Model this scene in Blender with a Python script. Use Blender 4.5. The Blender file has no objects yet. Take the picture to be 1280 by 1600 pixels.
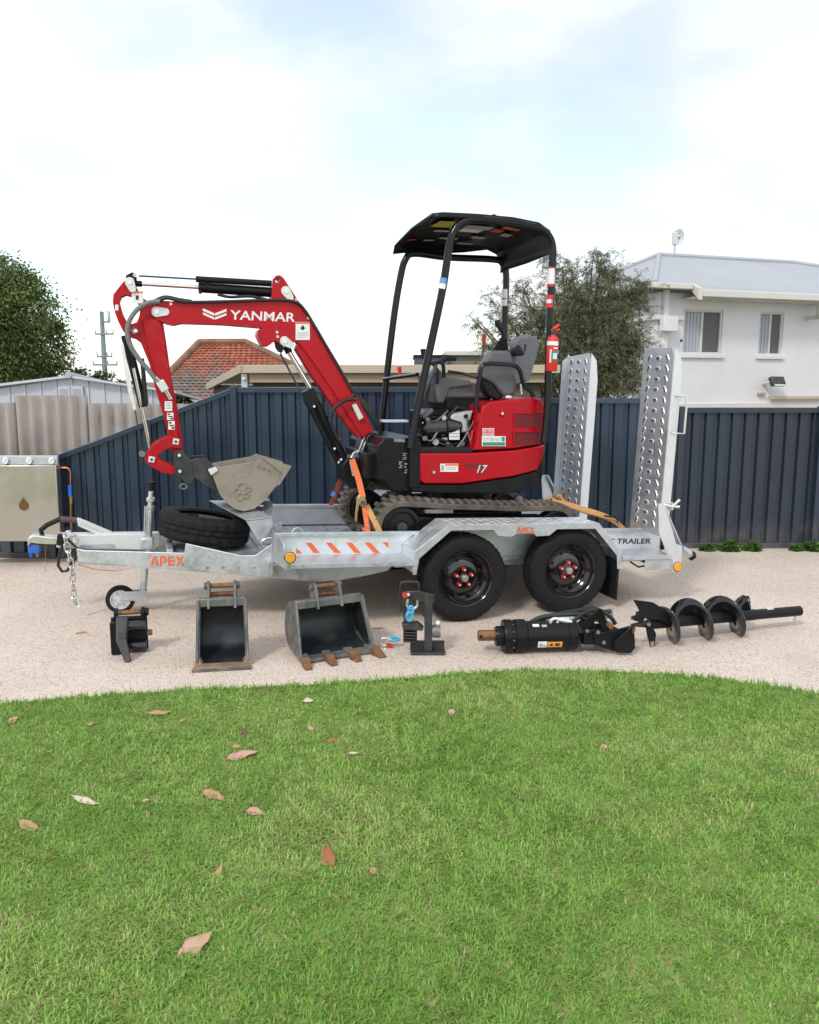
import bpy, bmesh, math, random
import numpy as np
from mathutils import Vector, Matrix
from mathutils.geometry import tessellate_polygon
random.seed(7); rng = np.random.default_rng(7)
SC = bpy.context.scene; COL = SC.collection
R = math.radians
# ------------------------------------------------------------------ camera
FPX = 1300.0; PITCH = math.atan(205 / FPX); EYE = 1.6
cam = bpy.data.cameras.new('camera'); cam_o = bpy.data.objects.new('camera', cam); COL.objects.link(cam_o)
cam.sensor_fit = 'HORIZONTAL'; cam.sensor_width = 36; cam.lens = 36 * FPX / 1280
cam.clip_start = 0.05; cam.clip_end = 2000
cam_o.location = (0, 0, EYE); cam_o.rotation_euler = (math.pi / 2 - PITCH, 0, 0)
SC.camera = cam_o
# ------------------------------------------------------------------ sky
SUN_AZ, SUN_EL = R(-32), R(44)          # sun stands behind the camera, a little to its left
w = bpy.data.worlds.new('World'); SC.world = w; w.use_nodes = True
nt = w.node_tree; N = nt.nodes; L = nt.links
bg = N['Background']; bg.inputs['Strength'].default_value = 0.108
sky = N.new('ShaderNodeTexSky'); sky.sky_type = 'NISHITA'; sky.sun_disc = False
sky.sun_elevation = SUN_EL; sky.sun_rotation = math.pi + SUN_AZ; sky.air_density = 1.0; sky.dust_density = 1.0
tc = N.new('ShaderNodeTexCoord'); mp = N.new('ShaderNodeMapping'); mp.inputs['Scale'].default_value = (1.0, 1.0, 2.2)
mp.inputs['Location'].default_value = (0.35, 0.2, 0.1)
n1 = N.new('ShaderNodeTexNoise'); n1.inputs['Scale'].default_value = 2.3; n1.inputs['Detail'].default_value = 7; n1.inputs['Roughness'].default_value = 0.55
cr = N.new('ShaderNodeValToRGB'); cr.color_ramp.elements[0].position = 0.40; cr.color_ramp.elements[1].position = 0.60
cr.color_ramp.elements[0].color = (0.42, 0.42, 0.42, 1)
n2 = N.new('ShaderNodeTexNoise'); n2.inputs['Scale'].default_value = 4.5; n2.inputs['Detail'].default_value = 6
cc = N.new('ShaderNodeMixRGB'); cc.inputs[1].default_value = (6.9, 7.05, 7.3, 1); cc.inputs[2].default_value = (9.8, 9.8, 9.8, 1)
mx = N.new('ShaderNodeMixRGB')
L.new(tc.outputs['Generated'], mp.inputs[0]); L.new(mp.outputs[0], n1.inputs['Vector']); L.new(mp.outputs[0], n2.inputs['Vector'])
L.new(n1.outputs['Fac'], cr.inputs[0]); L.new(cr.outputs[0], mx.inputs[0]); L.new(n2.outputs['Fac'], cc.inputs[0])
sb = N.new('ShaderNodeMixRGB'); sb.blend_type = 'MULTIPLY'; sb.inputs[0].default_value = 1; sb.inputs[2].default_value = (2.2, 2.2, 2.12, 1)
L.new(sky.outputs[0], sb.inputs[1]); L.new(sb.outputs[0], mx.inputs[1]); L.new(cc.outputs[0], mx.inputs[2]); L.new(mx.outputs[0], bg.inputs['Color'])
sun = bpy.data.lights.new('sun', 'SUN'); sun.energy = 1.5; sun.angle = R(10); sun.color = (1, 0.96, 0.9)
sun_o = bpy.data.objects.new('sun', sun); COL.objects.link(sun_o)
sdir = Vector((math.sin(SUN_AZ) * math.cos(SUN_EL), -math.cos(SUN_AZ) * math.cos(SUN_EL), math.sin(SUN_EL)))
sun_o.rotation_euler = sdir.to_track_quat('Z', 'Y').to_euler(); sun_o.location = sdir * 20
SC.view_settings.view_transform = 'Standard'; SC.view_settings.look = 'None'; SC.view_settings.exposure = 0.28; SC.view_settings.gamma = 1
SC.render.engine = 'CYCLES'
# ------------------------------------------------------------------ survey helpers: sight lines to points of the place
FW = Vector((0, math.cos(PITCH), -math.sin(PITCH))); UP = Vector((0, math.sin(PITCH), math.cos(PITCH))); CAM = Vector((0, 0, EYE))
def ray(px, py): return FW + Vector((1, 0, 0)) * ((px - 640) / FPX) - UP * ((py - 800) / FPX)
def G(px, py, z=0.0):
    d = ray(px, py); return CAM + d * ((z - EYE) / d.z)
def W(px, py, y):
    d = ray(px, py); return CAM + d * (y / d.y)
class Frame:
    def __init__(s, O, yaw=0, tilt=0):
        a = R(yaw); t = R(tilt); s.O = Vector(O)
        s.X = Vector((math.cos(a) * math.cos(t), math.sin(a) * math.cos(t), -math.sin(t)))
        s.Y = Vector((-math.sin(a), math.cos(a), 0)); s.Z = s.X.cross(s.Y)
        s.M = Matrix((s.X, s.Y, s.Z)).transposed().to_4x4(); s.M.translation = s.O
    def loc(s, p): q = Vector(p) - s.O; return Vector((q.dot(s.X), q.dot(s.Y), q.dot(s.Z)))
    def xz(s, px, py, y=0.0):                       # point on the local plane y = const
        d = ray(px, py); t = (y - (CAM - s.O).dot(s.Y)) / d.dot(s.Y); q = s.loc(CAM + d * t); return (q.x, q.z)
    def p(s, px, py, y=0.0): x, z = s.xz(px, py, y); return Vector((x, y, z))
    def onv(s, px, py, A, B):                       # point on the local vertical plane through A, B (x, y)
        n = s.X * (B[1] - A[1]) - s.Y * (B[0] - A[0]); a = s.O + s.X * A[0] + s.Y * A[1]
        d = ray(px, py); t = (a - CAM).dot(n) / d.dot(n); return s.loc(CAM + d * t)
    def poly(s, pts, y): return [s.xz(a, b, y) for a, b in pts]
WORLD = Frame((0, 0, 0))
# ------------------------------------------------------------------ mesh builder
class MB:
    def __init__(s): s.v = []; s.f = []
    def add(s, vs, fs):
        o = len(s.v); s.v += [Vector(v) for v in vs]; s.f += [tuple(i + o for i in f) for f in fs]; return s
    def box(s, c, size, rot=None):
        hx, hy, hz = size[0] / 2, size[1] / 2, size[2] / 2
        vs = [Vector((x, y, z)) for x in (-hx, hx) for y in (-hy, hy) for z in (-hz, hz)]
        if rot is not None: vs = [rot @ v for v in vs]
        return s.add([Vector(c) + v for v in vs], [(0, 1, 3, 2), (4, 6, 7, 5), (0, 4, 5, 1), (2, 3, 7, 6), (0, 2, 6, 4), (1, 5, 7, 3)])
    def box2(s, a, b):
        return s.box([(a[i] + b[i]) / 2 for i in range(3)], [abs(b[i] - a[i]) for i in range(3)])
    def prism(s, prof, y0, y1, holes=(), axis='y'):
        loops = [list(prof)] + [list(h) for h in holes]
        flat = [p for l in loops for p in l]; n = len(flat)
        tri = tessellate_polygon([[Vector((p[0], p[1], 0)) for p in l] for l in loops])
        def V(p, c): return {'y': (p[0], c, p[1]), 'x': (c, p[0], p[1]), 'z': (p[0], p[1], c)}[axis]
        vs = [V(p, y0) for p in flat] + [V(p, y1) for p in flat]
        if not holes:
            fs = [tuple(range(n)), tuple(range(2 * n - 1, n - 1, -1))]
        else:
            fs = [tuple(t) for t in tri] + [tuple(i + n for i in reversed(t)) for t in tri]
        o = 0
        for l in loops:
            m = len(l)
            for i in range(m): a, b = o + i, o + (i + 1) % m; fs.append((b, a, a + n, b + n))
            o += m
        return s.add(vs, fs)
    def hull(s, A, B):                              # loft two equal loops with caps
        n = len(A); fs = [tuple(range(n)), tuple(range(2 * n - 1, n - 1, -1))] + [((i + 1) % n, i, i + n, (i + 1) % n + n) for i in range(n)]
        return s.add(list(A) + list(B), fs)
    def tube(s, pts, r, n=10, closed=False, cap=True):
        pts = [Vector(p) for p in pts]; m = len(pts); rs = r if isinstance(r, (list, tuple)) else [r] * m
        rings = []; prev = None
        for i in range(m):
            a = pts[(i - 1) % m] if (closed or i > 0) else pts[i]; b = pts[(i + 1) % m] if (closed or i < m - 1) else pts[i]
            t = (b - a).normalized()
            if prev is None:
                u = t.cross(Vector((0, 0, 1)));
                if u.length < 0.1: u = t.cross(Vector((0, 1, 0)))
                u.normalize()
            else:
                u = (prev - t * prev.dot(t));
                if u.length < 1e-6: u = t.orthogonal()
                u.normalize()
            prev = u; v = t.cross(u)
            rings.append([pts[i] + (u * math.cos(2 * math.pi * k / n) + v * math.sin(2 * math.pi * k / n)) * rs[i] for k in range(n)])
        vs = [p for rg in rings for p in rg]; fs = []
        for i in range(m if closed else m - 1):
            for k in range(n):
                a = i * n + k; b = i * n + (k + 1) % n; c = ((i + 1) % m) * n; fs.append((a, b, c + (k + 1) % n, c + k))
        if cap and not closed: fs += [tuple(range(n - 1, -1, -1)), tuple(range((m - 1) * n, m * n))]
        return s.add(vs, fs)
    def cyl(s, a, b, r0, r1=None, n=20): return s.tube([a, b], [r0, r1 if r1 is not None else r0], n)
    def lathe(s, prof, c, axis=(0, 1, 0), n=40, bump=None, closed=True):   # prof: (r, h) along axis; closed loop of the section
        ax = Vector(axis).normalized(); u = ax.orthogonal().normalized(); v = ax.cross(u); m = len(prof); vs = []
        for k in range(n):
            a = 2 * math.pi * k / n; e = u * math.cos(a) + v * math.sin(a)
            for j, (r, h) in enumerate(prof): vs.append(Vector(c) + e * (r + (bump(k, j) if bump else 0)) + ax * h)
        fs = []
        for k in range(n):
            for j in range(m if closed else m - 1):
                a = k * m + j; b = k * m + (j + 1) % m; c2 = ((k + 1) % n) * m; fs.append((a, b, c2 + (j + 1) % m, c2 + j))
        return s.add(vs, fs)
    def sphere(s, c, r, n=12, sc=(1, 1, 1)):
        prof = [(math.sin(math.pi * j / 8) * 1.0, -math.cos(math.pi * j / 8)) for j in range(9)]
        vs = []
        for k in range(n):
            a = 2 * math.pi * k / n
            for (q, h) in prof: vs.append(Vector(c) + Vector((q * math.cos(a) * sc[0], q * math.sin(a) * sc[1], h * sc[2])) * r)
        fs = [(k * 9 + j, ((k + 1) % n) * 9 + j, ((k + 1) % n) * 9 + j + 1, k * 9 + j + 1) for k in range(n) for j in range(8)]
        return s.add(vs, fs)
    def build(s, name, mat, parent=None, bevel=0, seg=2, angle=35, off=None, smooth=True):
        o0 = Vector(off) if off is not None else (ORG.get(parent.name, Vector()) if parent else Vector())
        me = bpy.data.meshes.new(name); me.from_pydata([v - o0 for v in s.v], [], s.f); me.update()
        bm = bmesh.new(); bm.from_mesh(me); bmesh.ops.remove_doubles(bm, verts=bm.verts, dist=1e-6)
        bmesh.ops.recalc_face_normals(bm, faces=bm.faces); bm.to_mesh(me); bm.free()
        if smooth:
            me.polygons.foreach_set('use_smooth', [True] * len(me.polygons)); me.set_sharp_from_angle(angle=R(angle))
        me.materials.append(mat); o = bpy.data.objects.new(name, me); COL.objects.link(o)
        if parent is not None: o.parent = parent; ORG[o.name] = o0
        if bevel:
            b = o.modifiers.new('edge', 'BEVEL'); b.width = bevel; b.segments = seg; b.limit_method = 'ANGLE'; b.angle_limit = R(40)
        return o
ORG = {}
def smooth_path(pts, n=5):
    out = []
    for i in range(len(pts) - 1):
        p0, p1, p2, p3 = pts[max(0, i - 1)], pts[i], pts[i + 1], pts[min(len(pts) - 1, i + 2)]
        for k in range(n):
            u = k / n; out.append(0.5 * ((2 * p1) + (p2 - p0) * u + (2 * p0 - 5 * p1 + 4 * p2 - p3) * u * u + (3 * p1 - p0 - 3 * p2 + p3) * u ** 3))
    return out + [pts[-1]]
def thing(name, label, cat, origin=(0, 0, 0), frame=WORLD, group=None):
    o = bpy.data.objects.new(name, None); COL.objects.link(o); o.empty_display_size = 0.1
    org = Vector(origin); m = frame.M.copy(); m.translation = frame.M @ org; o.matrix_world = m
    ORG[o.name] = org; tag(o, label, cat, group); return o
def tag(o, label=None, cat=None, group=None, kind=None):
    if label: o['label'] = label
    if cat: o['category'] = cat
    if group: o['group'] = group
    if kind: o['kind'] = kind
    return o
# ------------------------------------------------------------------ materials
def mat(name, col, rough=0.5, metal=0.0, var=0.0, vscale=8.0, col2=None, bump=0.0, bscale=60.0, coat=0.0, spec=None, detail=6, c2range=(0.45, 0.7), rvar=0.0):
    m = bpy.data.materials.new(name); m.use_nodes = True; nd = m.node_tree.nodes; lk = m.node_tree.links
    b = nd['Principled BSDF']; b.inputs['Base Color'].default_value = (*col, 1); b.inputs['Roughness'].default_value = rough; b.inputs['Metallic'].default_value = metal
    if coat: b.inputs['Coat Weight'].default_value = coat; b.inputs['Coat Roughness'].default_value = 0.08
    if spec is not None: b.inputs['Specular IOR Level'].default_value = spec
    t = nd.new('ShaderNodeTexCoord')
    if var or col2 or rvar:
        n = nd.new('ShaderNodeTexNoise'); n.inputs['Scale'].default_value = vscale; n.inputs['Detail'].default_value = detail; n.inputs['Roughness'].default_value = 0.62
        lk.new(t.outputs['Object'], n.inputs['Vector']); r = nd.new('ShaderNodeValToRGB')
        if col2:
            r.color_ramp.elements[0].position = c2range[0]; r.color_ramp.elements[1].position = c2range[1]
            r.color_ramp.elements[0].color = (*col, 1); r.color_ramp.elements[1].color = (*col2, 1)
        else:
            r.color_ramp.elements[0].position = 0.3; r.color_ramp.elements[1].position = 0.7
            r.color_ramp.elements[0].color = (*[c * (1 - var) for c in col], 1); r.color_ramp.elements[1].color = (*[min(1, c * (1 + var)) for c in col], 1)
        lk.new(n.outputs['Fac'], r.inputs[0])
        if var or col2: lk.new(r.outputs[0], b.inputs['Base Color'])
        if rvar:
            mr = nd.new('ShaderNodeMapRange'); mr.inputs[1].default_value = 0.3; mr.inputs[2].default_value = 0.7
            mr.inputs[3].default_value = max(0.03, rough - rvar); mr.inputs[4].default_value = min(1, rough + rvar)
            lk.new(n.outputs['Fac'], mr.inputs[0]); lk.new(mr.outputs[0], b.inputs['Roughness'])
    if bump:
        n2 = nd.new('ShaderNodeTexNoise'); n2.inputs['Scale'].default_value = bscale; n2.inputs['Detail'].default_value = 4
        lk.new(t.outputs['Object'], n2.inputs['Vector']); bp = nd.new('ShaderNodeBump'); bp.inputs['Strength'].default_value = bump; bp.inputs['Distance'].default_value = 0.01
        lk.new(n2.outputs['Fac'], bp.inputs['Height']); lk.new(bp.outputs[0], b.inputs['Normal'])
    return m
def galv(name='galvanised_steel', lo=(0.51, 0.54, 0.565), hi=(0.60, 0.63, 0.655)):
    m = mat(name, lo, 0.42, 0.75, bump=0.05, bscale=25); nd = m.node_tree.nodes; lk = m.node_tree.links; b = nd['Principled BSDF']
    t = nd['Texture Coordinate']; v = nd.new('ShaderNodeTexVoronoi'); v.inputs['Scale'].default_value = 45; lk.new(t.outputs['Object'], v.inputs['Vector'])
    n = nd.new('ShaderNodeTexNoise'); n.inputs['Scale'].default_value = 9; n.inputs['Detail'].default_value = 7; lk.new(t.outputs['Object'], n.inputs['Vector'])
    sp = nd.new('ShaderNodeSeparateColor'); lk.new(v.outputs['Color'], sp.inputs[0]); ad = nd.new('ShaderNodeMath'); ad.operation = 'MULTIPLY_ADD'; ad.inputs[1].default_value = 0.35
    lk.new(sp.outputs[0], ad.inputs[0]); lk.new(n.outputs['Fac'], ad.inputs[2]); r = nd.new('ShaderNodeValToRGB'); r.color_ramp.elements[0].position = 0.4; r.color_ramp.elements[1].position = 0.95
    r.color_ramp.elements[0].color = (*lo, 1); r.color_ramp.elements[1].color = (*hi, 1); lk.new(ad.outputs[0], r.inputs[0]); lk.new(r.outputs[0], b.inputs['Base Color'])
    mr = nd.new('ShaderNodeMapRange'); mr.inputs[1].default_value = 0.4; mr.inputs[2].default_value = 0.9; mr.inputs[3].default_value = 0.32; mr.inputs[4].default_value = 0.55
    lk.new(ad.outputs[0], mr.inputs[0]); lk.new(mr.outputs[0], b.inputs['Roughness']); return m
M = {}
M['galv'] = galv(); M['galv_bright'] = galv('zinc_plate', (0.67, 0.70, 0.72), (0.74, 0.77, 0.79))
M['zinc'] = mat('zinc_pin', (0.72, 0.72, 0.70), 0.3, 0.9, var=0.1, vscale=20)
M['cream_zinc'] = mat('pale_painted_steel', (0.66, 0.68, 0.66), 0.45, 0.2, var=0.06)
M['red'] = mat('red_paint', (0.42, 0.004, 0.012), 0.26, 0, col2=(0.37, 0.016, 0.020), c2range=(0.5, 0.95), vscale=4, bump=0.02, bscale=12, rvar=0.08, spec=0.24)
M['red_dusty'] = mat('dusty_red_paint', (0.40, 0.006, 0.014), 0.38, 0, col2=(0.42, 0.045, 0.038), vscale=9, c2range=(0.5, 0.9), rvar=0.1, spec=0.22)
M['red_plastic'] = mat('red_plastic', (0.65, 0.03, 0.02), 0.4)
M['red_mesh'] = mat('dark_red_grille', (0.16, 0.006, 0.01), 0.6, bump=0.4, bscale=350)
M['black'] = mat('black_paint', (0.008, 0.0085, 0.010), 0.34, 0, var=0.3, vscale=6, spec=0.22, rvar=0.08)
M['black_gloss'] = mat('gloss_black', (0.008, 0.008, 0.009), 0.14, 0, coat=0.6)
M['black_matt'] = mat('matt_black', (0.012, 0.012, 0.0135), 0.6, var=0.3, vscale=12, spec=0.3)
M['post'] = mat('satin_black_tube', (0.007, 0.008, 0.0095), 0.2, 0.0, spec=0.35)
M['rubber'] = mat('tyre_rubber', (0.009, 0.0092, 0.010), 0.75, spec=0.3, var=0.3, vscale=15, bump=0.15, bscale=90)
M['track'] = mat('dusty_track_rubber', (0.062, 0.054, 0.046), 0.85, col2=(0.20, 0.17, 0.135), vscale=7, c2range=(0.35, 0.75), bump=0.4, bscale=60)
M['chrome'] = mat('chrome_rod', (0.78, 0.78, 0.8), 0.12, 1.0)
M['grey_plastic'] = mat('grey_plastic', (0.10, 0.105, 0.115), 0.5, var=0.12, vscale=10, bump=0.08, bscale=300)
M['grey_seat'] = mat('grey_vinyl', (0.15, 0.155, 0.165), 0.62, var=0.1, vscale=14, bump=0.12, bscale=250)
M['dark_steel'] = mat('dark_grey_steel', (0.045, 0.047, 0.05), 0.45, 0.4, col2=(0.11, 0.105, 0.1), vscale=11, c2range=(0.45, 0.8), bump=0.1, bscale=60)
M['worn_steel'] = mat('worn_grey_steel', (0.10, 0.105, 0.11), 0.5, 0.35, col2=(0.27, 0.245, 0.215), vscale=9, c2range=(0.4, 0.7), bump=0.15, bscale=50)
M['bucket_in'] = mat('bucket_inside_paint', (0.014, 0.02, 0.023), 0.4, 0.1, col2=(0.06, 0.06, 0.055), vscale=7, c2range=(0.5, 0.85), rvar=0.1)
M['bucket_tan'] = mat('dusty_bucket', (0.29, 0.255, 0.205), 0.7, 0.1, col2=(0.15, 0.135, 0.12), vscale=6, c2range=(0.5, 0.8), bump=0.15, bscale=40)
M['rust'] = mat('rusty_steel', (0.28, 0.13, 0.05), 0.7, 0.3, col2=(0.11, 0.06, 0.035), vscale=25, c2range=(0.4, 0.7), bump=0.3, bscale=70)
M['rust_edge'] = mat('rust_stained_edge', (0.36, 0.24, 0.13), 0.65, 0.3, col2=(0.18, 0.14, 0.11), vscale=14, c2range=(0.4, 0.7), bump=0.2)
M['copper'] = mat('copper_pipe', (0.5, 0.2, 0.1), 0.35, 0.9, var=0.2, vscale=12)
M['hose'] = mat('hose_black', (0.015, 0.016, 0.017), 0.5)
M['hose_grey'] = mat('hose_grey_sleeve', (0.17, 0.175, 0.17), 0.6, bump=0.2, bscale=200)
M['white_print'] = mat('white_print', (0.78, 0.78, 0.78), 0.45)
M['grey_print'] = mat('grey_print', (0.35, 0.36, 0.38), 0.5)
M['black_print'] = mat('black_print', (0.02, 0.02, 0.022), 0.5)
M['orange_print'] = mat('orange_print', (0.75, 0.13, 0.03), 0.5)
M['orange_sticker'] = mat('orange_sticker', (0.8, 0.33, 0.03), 0.5)
M['red_print'] = mat('red_print', (0.62, 0.03, 0.03), 0.5)
M['blue_print'] = mat('blue_print', (0.12, 0.3, 0.62), 0.5)
M['green_print'] = mat('green_print', (0.03, 0.26, 0.17), 0.5)
M['yellow_print'] = mat('yellow_print', (0.5, 0.43, 0.03), 0.5)
M['orange_web'] = mat('orange_webbing', (0.75, 0.17, 0.06), 0.8, var=0.15, vscale=40, bump=0.3, bscale=300)
M['tan_web'] = mat('tan_webbing', (0.55, 0.29, 0.10), 0.8, var=0.15, vscale=40, bump=0.3, bscale=300)
M['slot'] = mat('shaded_slot', (0.09, 0.095, 0.10), 0.6)  # dark grey stands in for the shade seen through the ramp holes
M['amber'] = mat('amber_lens', (0.85, 0.36, 0.02), 0.2, coat=0.6, bump=0.5, bscale=120)
M['blue_plastic'] = mat('blue_plastic', (0.02, 0.13, 0.55), 0.4)
M['sky_blue'] = mat('sky_blue_paint', (0.07, 0.38, 0.62), 0.45, var=0.1, vscale=20)
M['fence'] = mat('deep_blue_steel_sheet', (0.033, 0.057, 0.092), 0.24, 0.35, var=0.15, vscale=1.6, rvar=0.06)
M['fence_dark'] = mat('slate_steel_sheet', (0.022, 0.034, 0.054), 0.35, 0.15, var=0.12, vscale=1.6, rvar=0.06)
M['asbestos'] = mat('weathered_cement_sheet', (0.36, 0.325, 0.295), 0.9, col2=(0.25, 0.22, 0.20), vscale=2.2, c2range=(0.35, 0.75), bump=0.15, bscale=30)
M['shed'] = mat('pale_shed_sheet', (0.58, 0.61, 0.65), 0.4, 0.3, var=0.08, vscale=2)
M['stainless'] = mat('brushed_stainless', (0.50, 0.48, 0.44), 0.25, 0.9, var=0.06, vscale=4, rvar=0.05)
M['beige'] = mat('beige_fascia', (0.50, 0.42, 0.31), 0.5, var=0.06, vscale=2)
M['beige_band'] = mat('tan_fascia', (0.42, 0.32, 0.21), 0.5, var=0.06, vscale=2)
M['brown'] = mat('brown_timber_wall', (0.11, 0.085, 0.065), 0.8, var=0.3, vscale=3)
M['render'] = mat('white_render', (0.68, 0.675, 0.685), 0.85, var=0.06, vscale=0.8, bump=0.1, bscale=60)
M['trim'] = mat('cream_trim', (0.62, 0.60, 0.55), 0.5, var=0.04, vscale=1)
M['metal_roof'] = mat('pale_metal_roof', (0.40, 0.42, 0.44), 0.5, 0.1, var=0.05, vscale=0.8)
M['glass'] = mat('window_glass', (0.05, 0.055, 0.065), 0.08, 0, coat=0.3)
M['blind'] = mat('grey_vertical_blind', (0.40, 0.43, 0.47), 0.7)
M['blind_dark'] = mat('dark_flyscreen', (0.10, 0.105, 0.115), 0.6)
M['pole'] = mat('weathered_pole', (0.22, 0.27, 0.26), 0.8, var=0.2)
M['bark'] = mat('bark', (0.12, 0.09, 0.065), 0.9, var=0.4, vscale=10, bump=0.5, bscale=30)
def vcol(name, rough=0.6, trans=0.0, attr='tint', bumpy=False):
    m = bpy.data.materials.new(name); m.use_nodes = True; nd = m.node_tree.nodes; lk = m.node_tree.links; b = nd['Principled BSDF']
    a = nd.new('ShaderNodeAttribute'); a.attribute_name = attr; lk.new(a.outputs['Color'], b.inputs['Base Color']); b.inputs['Roughness'].default_value = rough
    b.inputs['Specular IOR Level'].default_value = 0.3
    if trans:
        tr = nd.new('ShaderNodeBsdfTranslucent'); lk.new(a.outputs['Color'], tr.inputs['Color']); mxs = nd.new('ShaderNodeMixShader'); mxs.inputs[0].default_value = trans
        lk.new(b.outputs[0], mxs.inputs[1]); lk.new(tr.outputs[0], mxs.inputs[2]); lk.new(mxs.outputs[0], nd['Material Output'].inputs['Surface'])
    return m
def weathered(m, dust=(0.30, 0.25, 0.20)):
    nd = m.node_tree.nodes; lk = m.node_tree.links; b = nd['Principled BSDF']; src = b.inputs['Base Color'].links[0].from_socket; t = nd['Texture Coordinate']
    oi = nd.new('ShaderNodeObjectInfo'); hs = nd.new('ShaderNodeHueSaturation'); mr = nd.new('ShaderNodeMapRange'); mr.inputs[3].default_value = 0.86; mr.inputs[4].default_value = 1.16
    lk.new(oi.outputs['Random'], mr.inputs[0]); lk.new(mr.outputs[0], hs.inputs['Value']); lk.new(src, hs.inputs['Color'])
    sx = nd.new('ShaderNodeSeparateXYZ'); lk.new(t.outputs['Object'], sx.inputs[0]); n = nd.new('ShaderNodeTexNoise'); n.inputs['Scale'].default_value = 5; n.inputs['Detail'].default_value = 8; lk.new(t.outputs['Object'], n.inputs['Vector'])
    a = nd.new('ShaderNodeMath'); a.operation = 'MULTIPLY_ADD'; a.inputs[1].default_value = -0.55; lk.new(n.outputs['Fac'], a.inputs[0]); lk.new(sx.outputs['Z'], a.inputs[2])
    r = nd.new('ShaderNodeMapRange'); r.inputs[1].default_value = -0.02; r.inputs[2].default_value = -0.32; r.inputs[3].default_value = 0.0; r.inputs[4].default_value = 0.28; lk.new(a.outputs[0], r.inputs[0])
    mx_ = nd.new('ShaderNodeMixRGB'); mx_.inputs[2].default_value = (*dust, 1); lk.new(r.outputs[0], mx_.inputs[0]); lk.new(hs.outputs[0], mx_.inputs[1]); lk.new(mx_.outputs[0], b.inputs['Base Color'])
weathered(M['fence']); weathered(M['fence_dark'])
M['grass'] = vcol('grass_blade', 0.5, 0.38); M['leaf'] = vcol('tree_leaf', 0.55, 0.25); M['tile'] = vcol('clay_tile', 0.8)
# ------------------------------------------------------------------ lettering and stickers
def text_mesh(s, bold=0.0, shear=0.0, spacing=1.0):
    c = bpy.data.curves.new('lettering', 'FONT'); c.body = s; c.offset = bold; c.shear = shear; c.space_character = spacing; c.resolution_u = 3
    o = bpy.data.objects.new('lettering', c); COL.objects.link(o); bpy.context.view_layer.update()
    me = bpy.data.meshes.new_from_object(o.evaluated_get(bpy.context.evaluated_depsgraph_get())); bpy.data.objects.remove(o); return me
def lettering(s, bl, br, tl, parent, m, name='lettering', bold=0.02, shear=0.0, spacing=1.0):
    me = text_mesh(s, bold, shear, spacing); co = np.array([v.co[:] for v in me.vertices]); lo = co.min(0); hi = co.max(0)
    bl, br, tl = Vector(bl), Vector(br), Vector(tl); o0 = ORG.get(parent.name, Vector())
    for v in me.vertices:
        a = (v.co.x - lo[0]) / (hi[0] - lo[0]); b = (v.co.y - lo[1]) / (hi[1] - lo[1]); v.co = bl + (br - bl) * a + (tl - bl) * b - o0
    me.materials.clear(); me.materials.append(m); o = bpy.data.objects.new(name, me); COL.objects.link(o); o.parent = parent; ORG[o.name] = o0; return o
def polys(fr, plist, y, parent, m, name, t=0.0015):
    b = MB()
    for pl in plist: b.prism(fr.poly(pl, y), y - t, y)
    return b.build(name, m, parent, smooth=False)
def sticker(fr, px, y, parent, base, items=(), name='sticker'):
    """px = (x0,y0,x1,y1) outline on plane y; items = (material, u0, v0, u1, v1) printed fields, v down"""
    x0, y0, x1, y1 = px
    a, b_, c, d = fr.p(x0, y1, y), fr.p(x1, y1, y), fr.p(x1, y0, y), fr.p(x0, y0, y)
    s = MB().prism([(q.x, q.z) for q in (a, b_, c, d)], y - 0.002, y - 0.0004).build(name, base, parent, smooth=False)
    for (m, u0, v0, u1, v1) in items:
        f = lambda u, v: d + (c - d) * u + (a - d) * v
        MB().prism([(q.x, q.z) for q in (f(u0, v1), f(u1, v1), f(u1, v0), f(u0, v0))], y - 0.0032, y - 0.0021).build('print', m, s, smooth=False)
    return s
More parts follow.
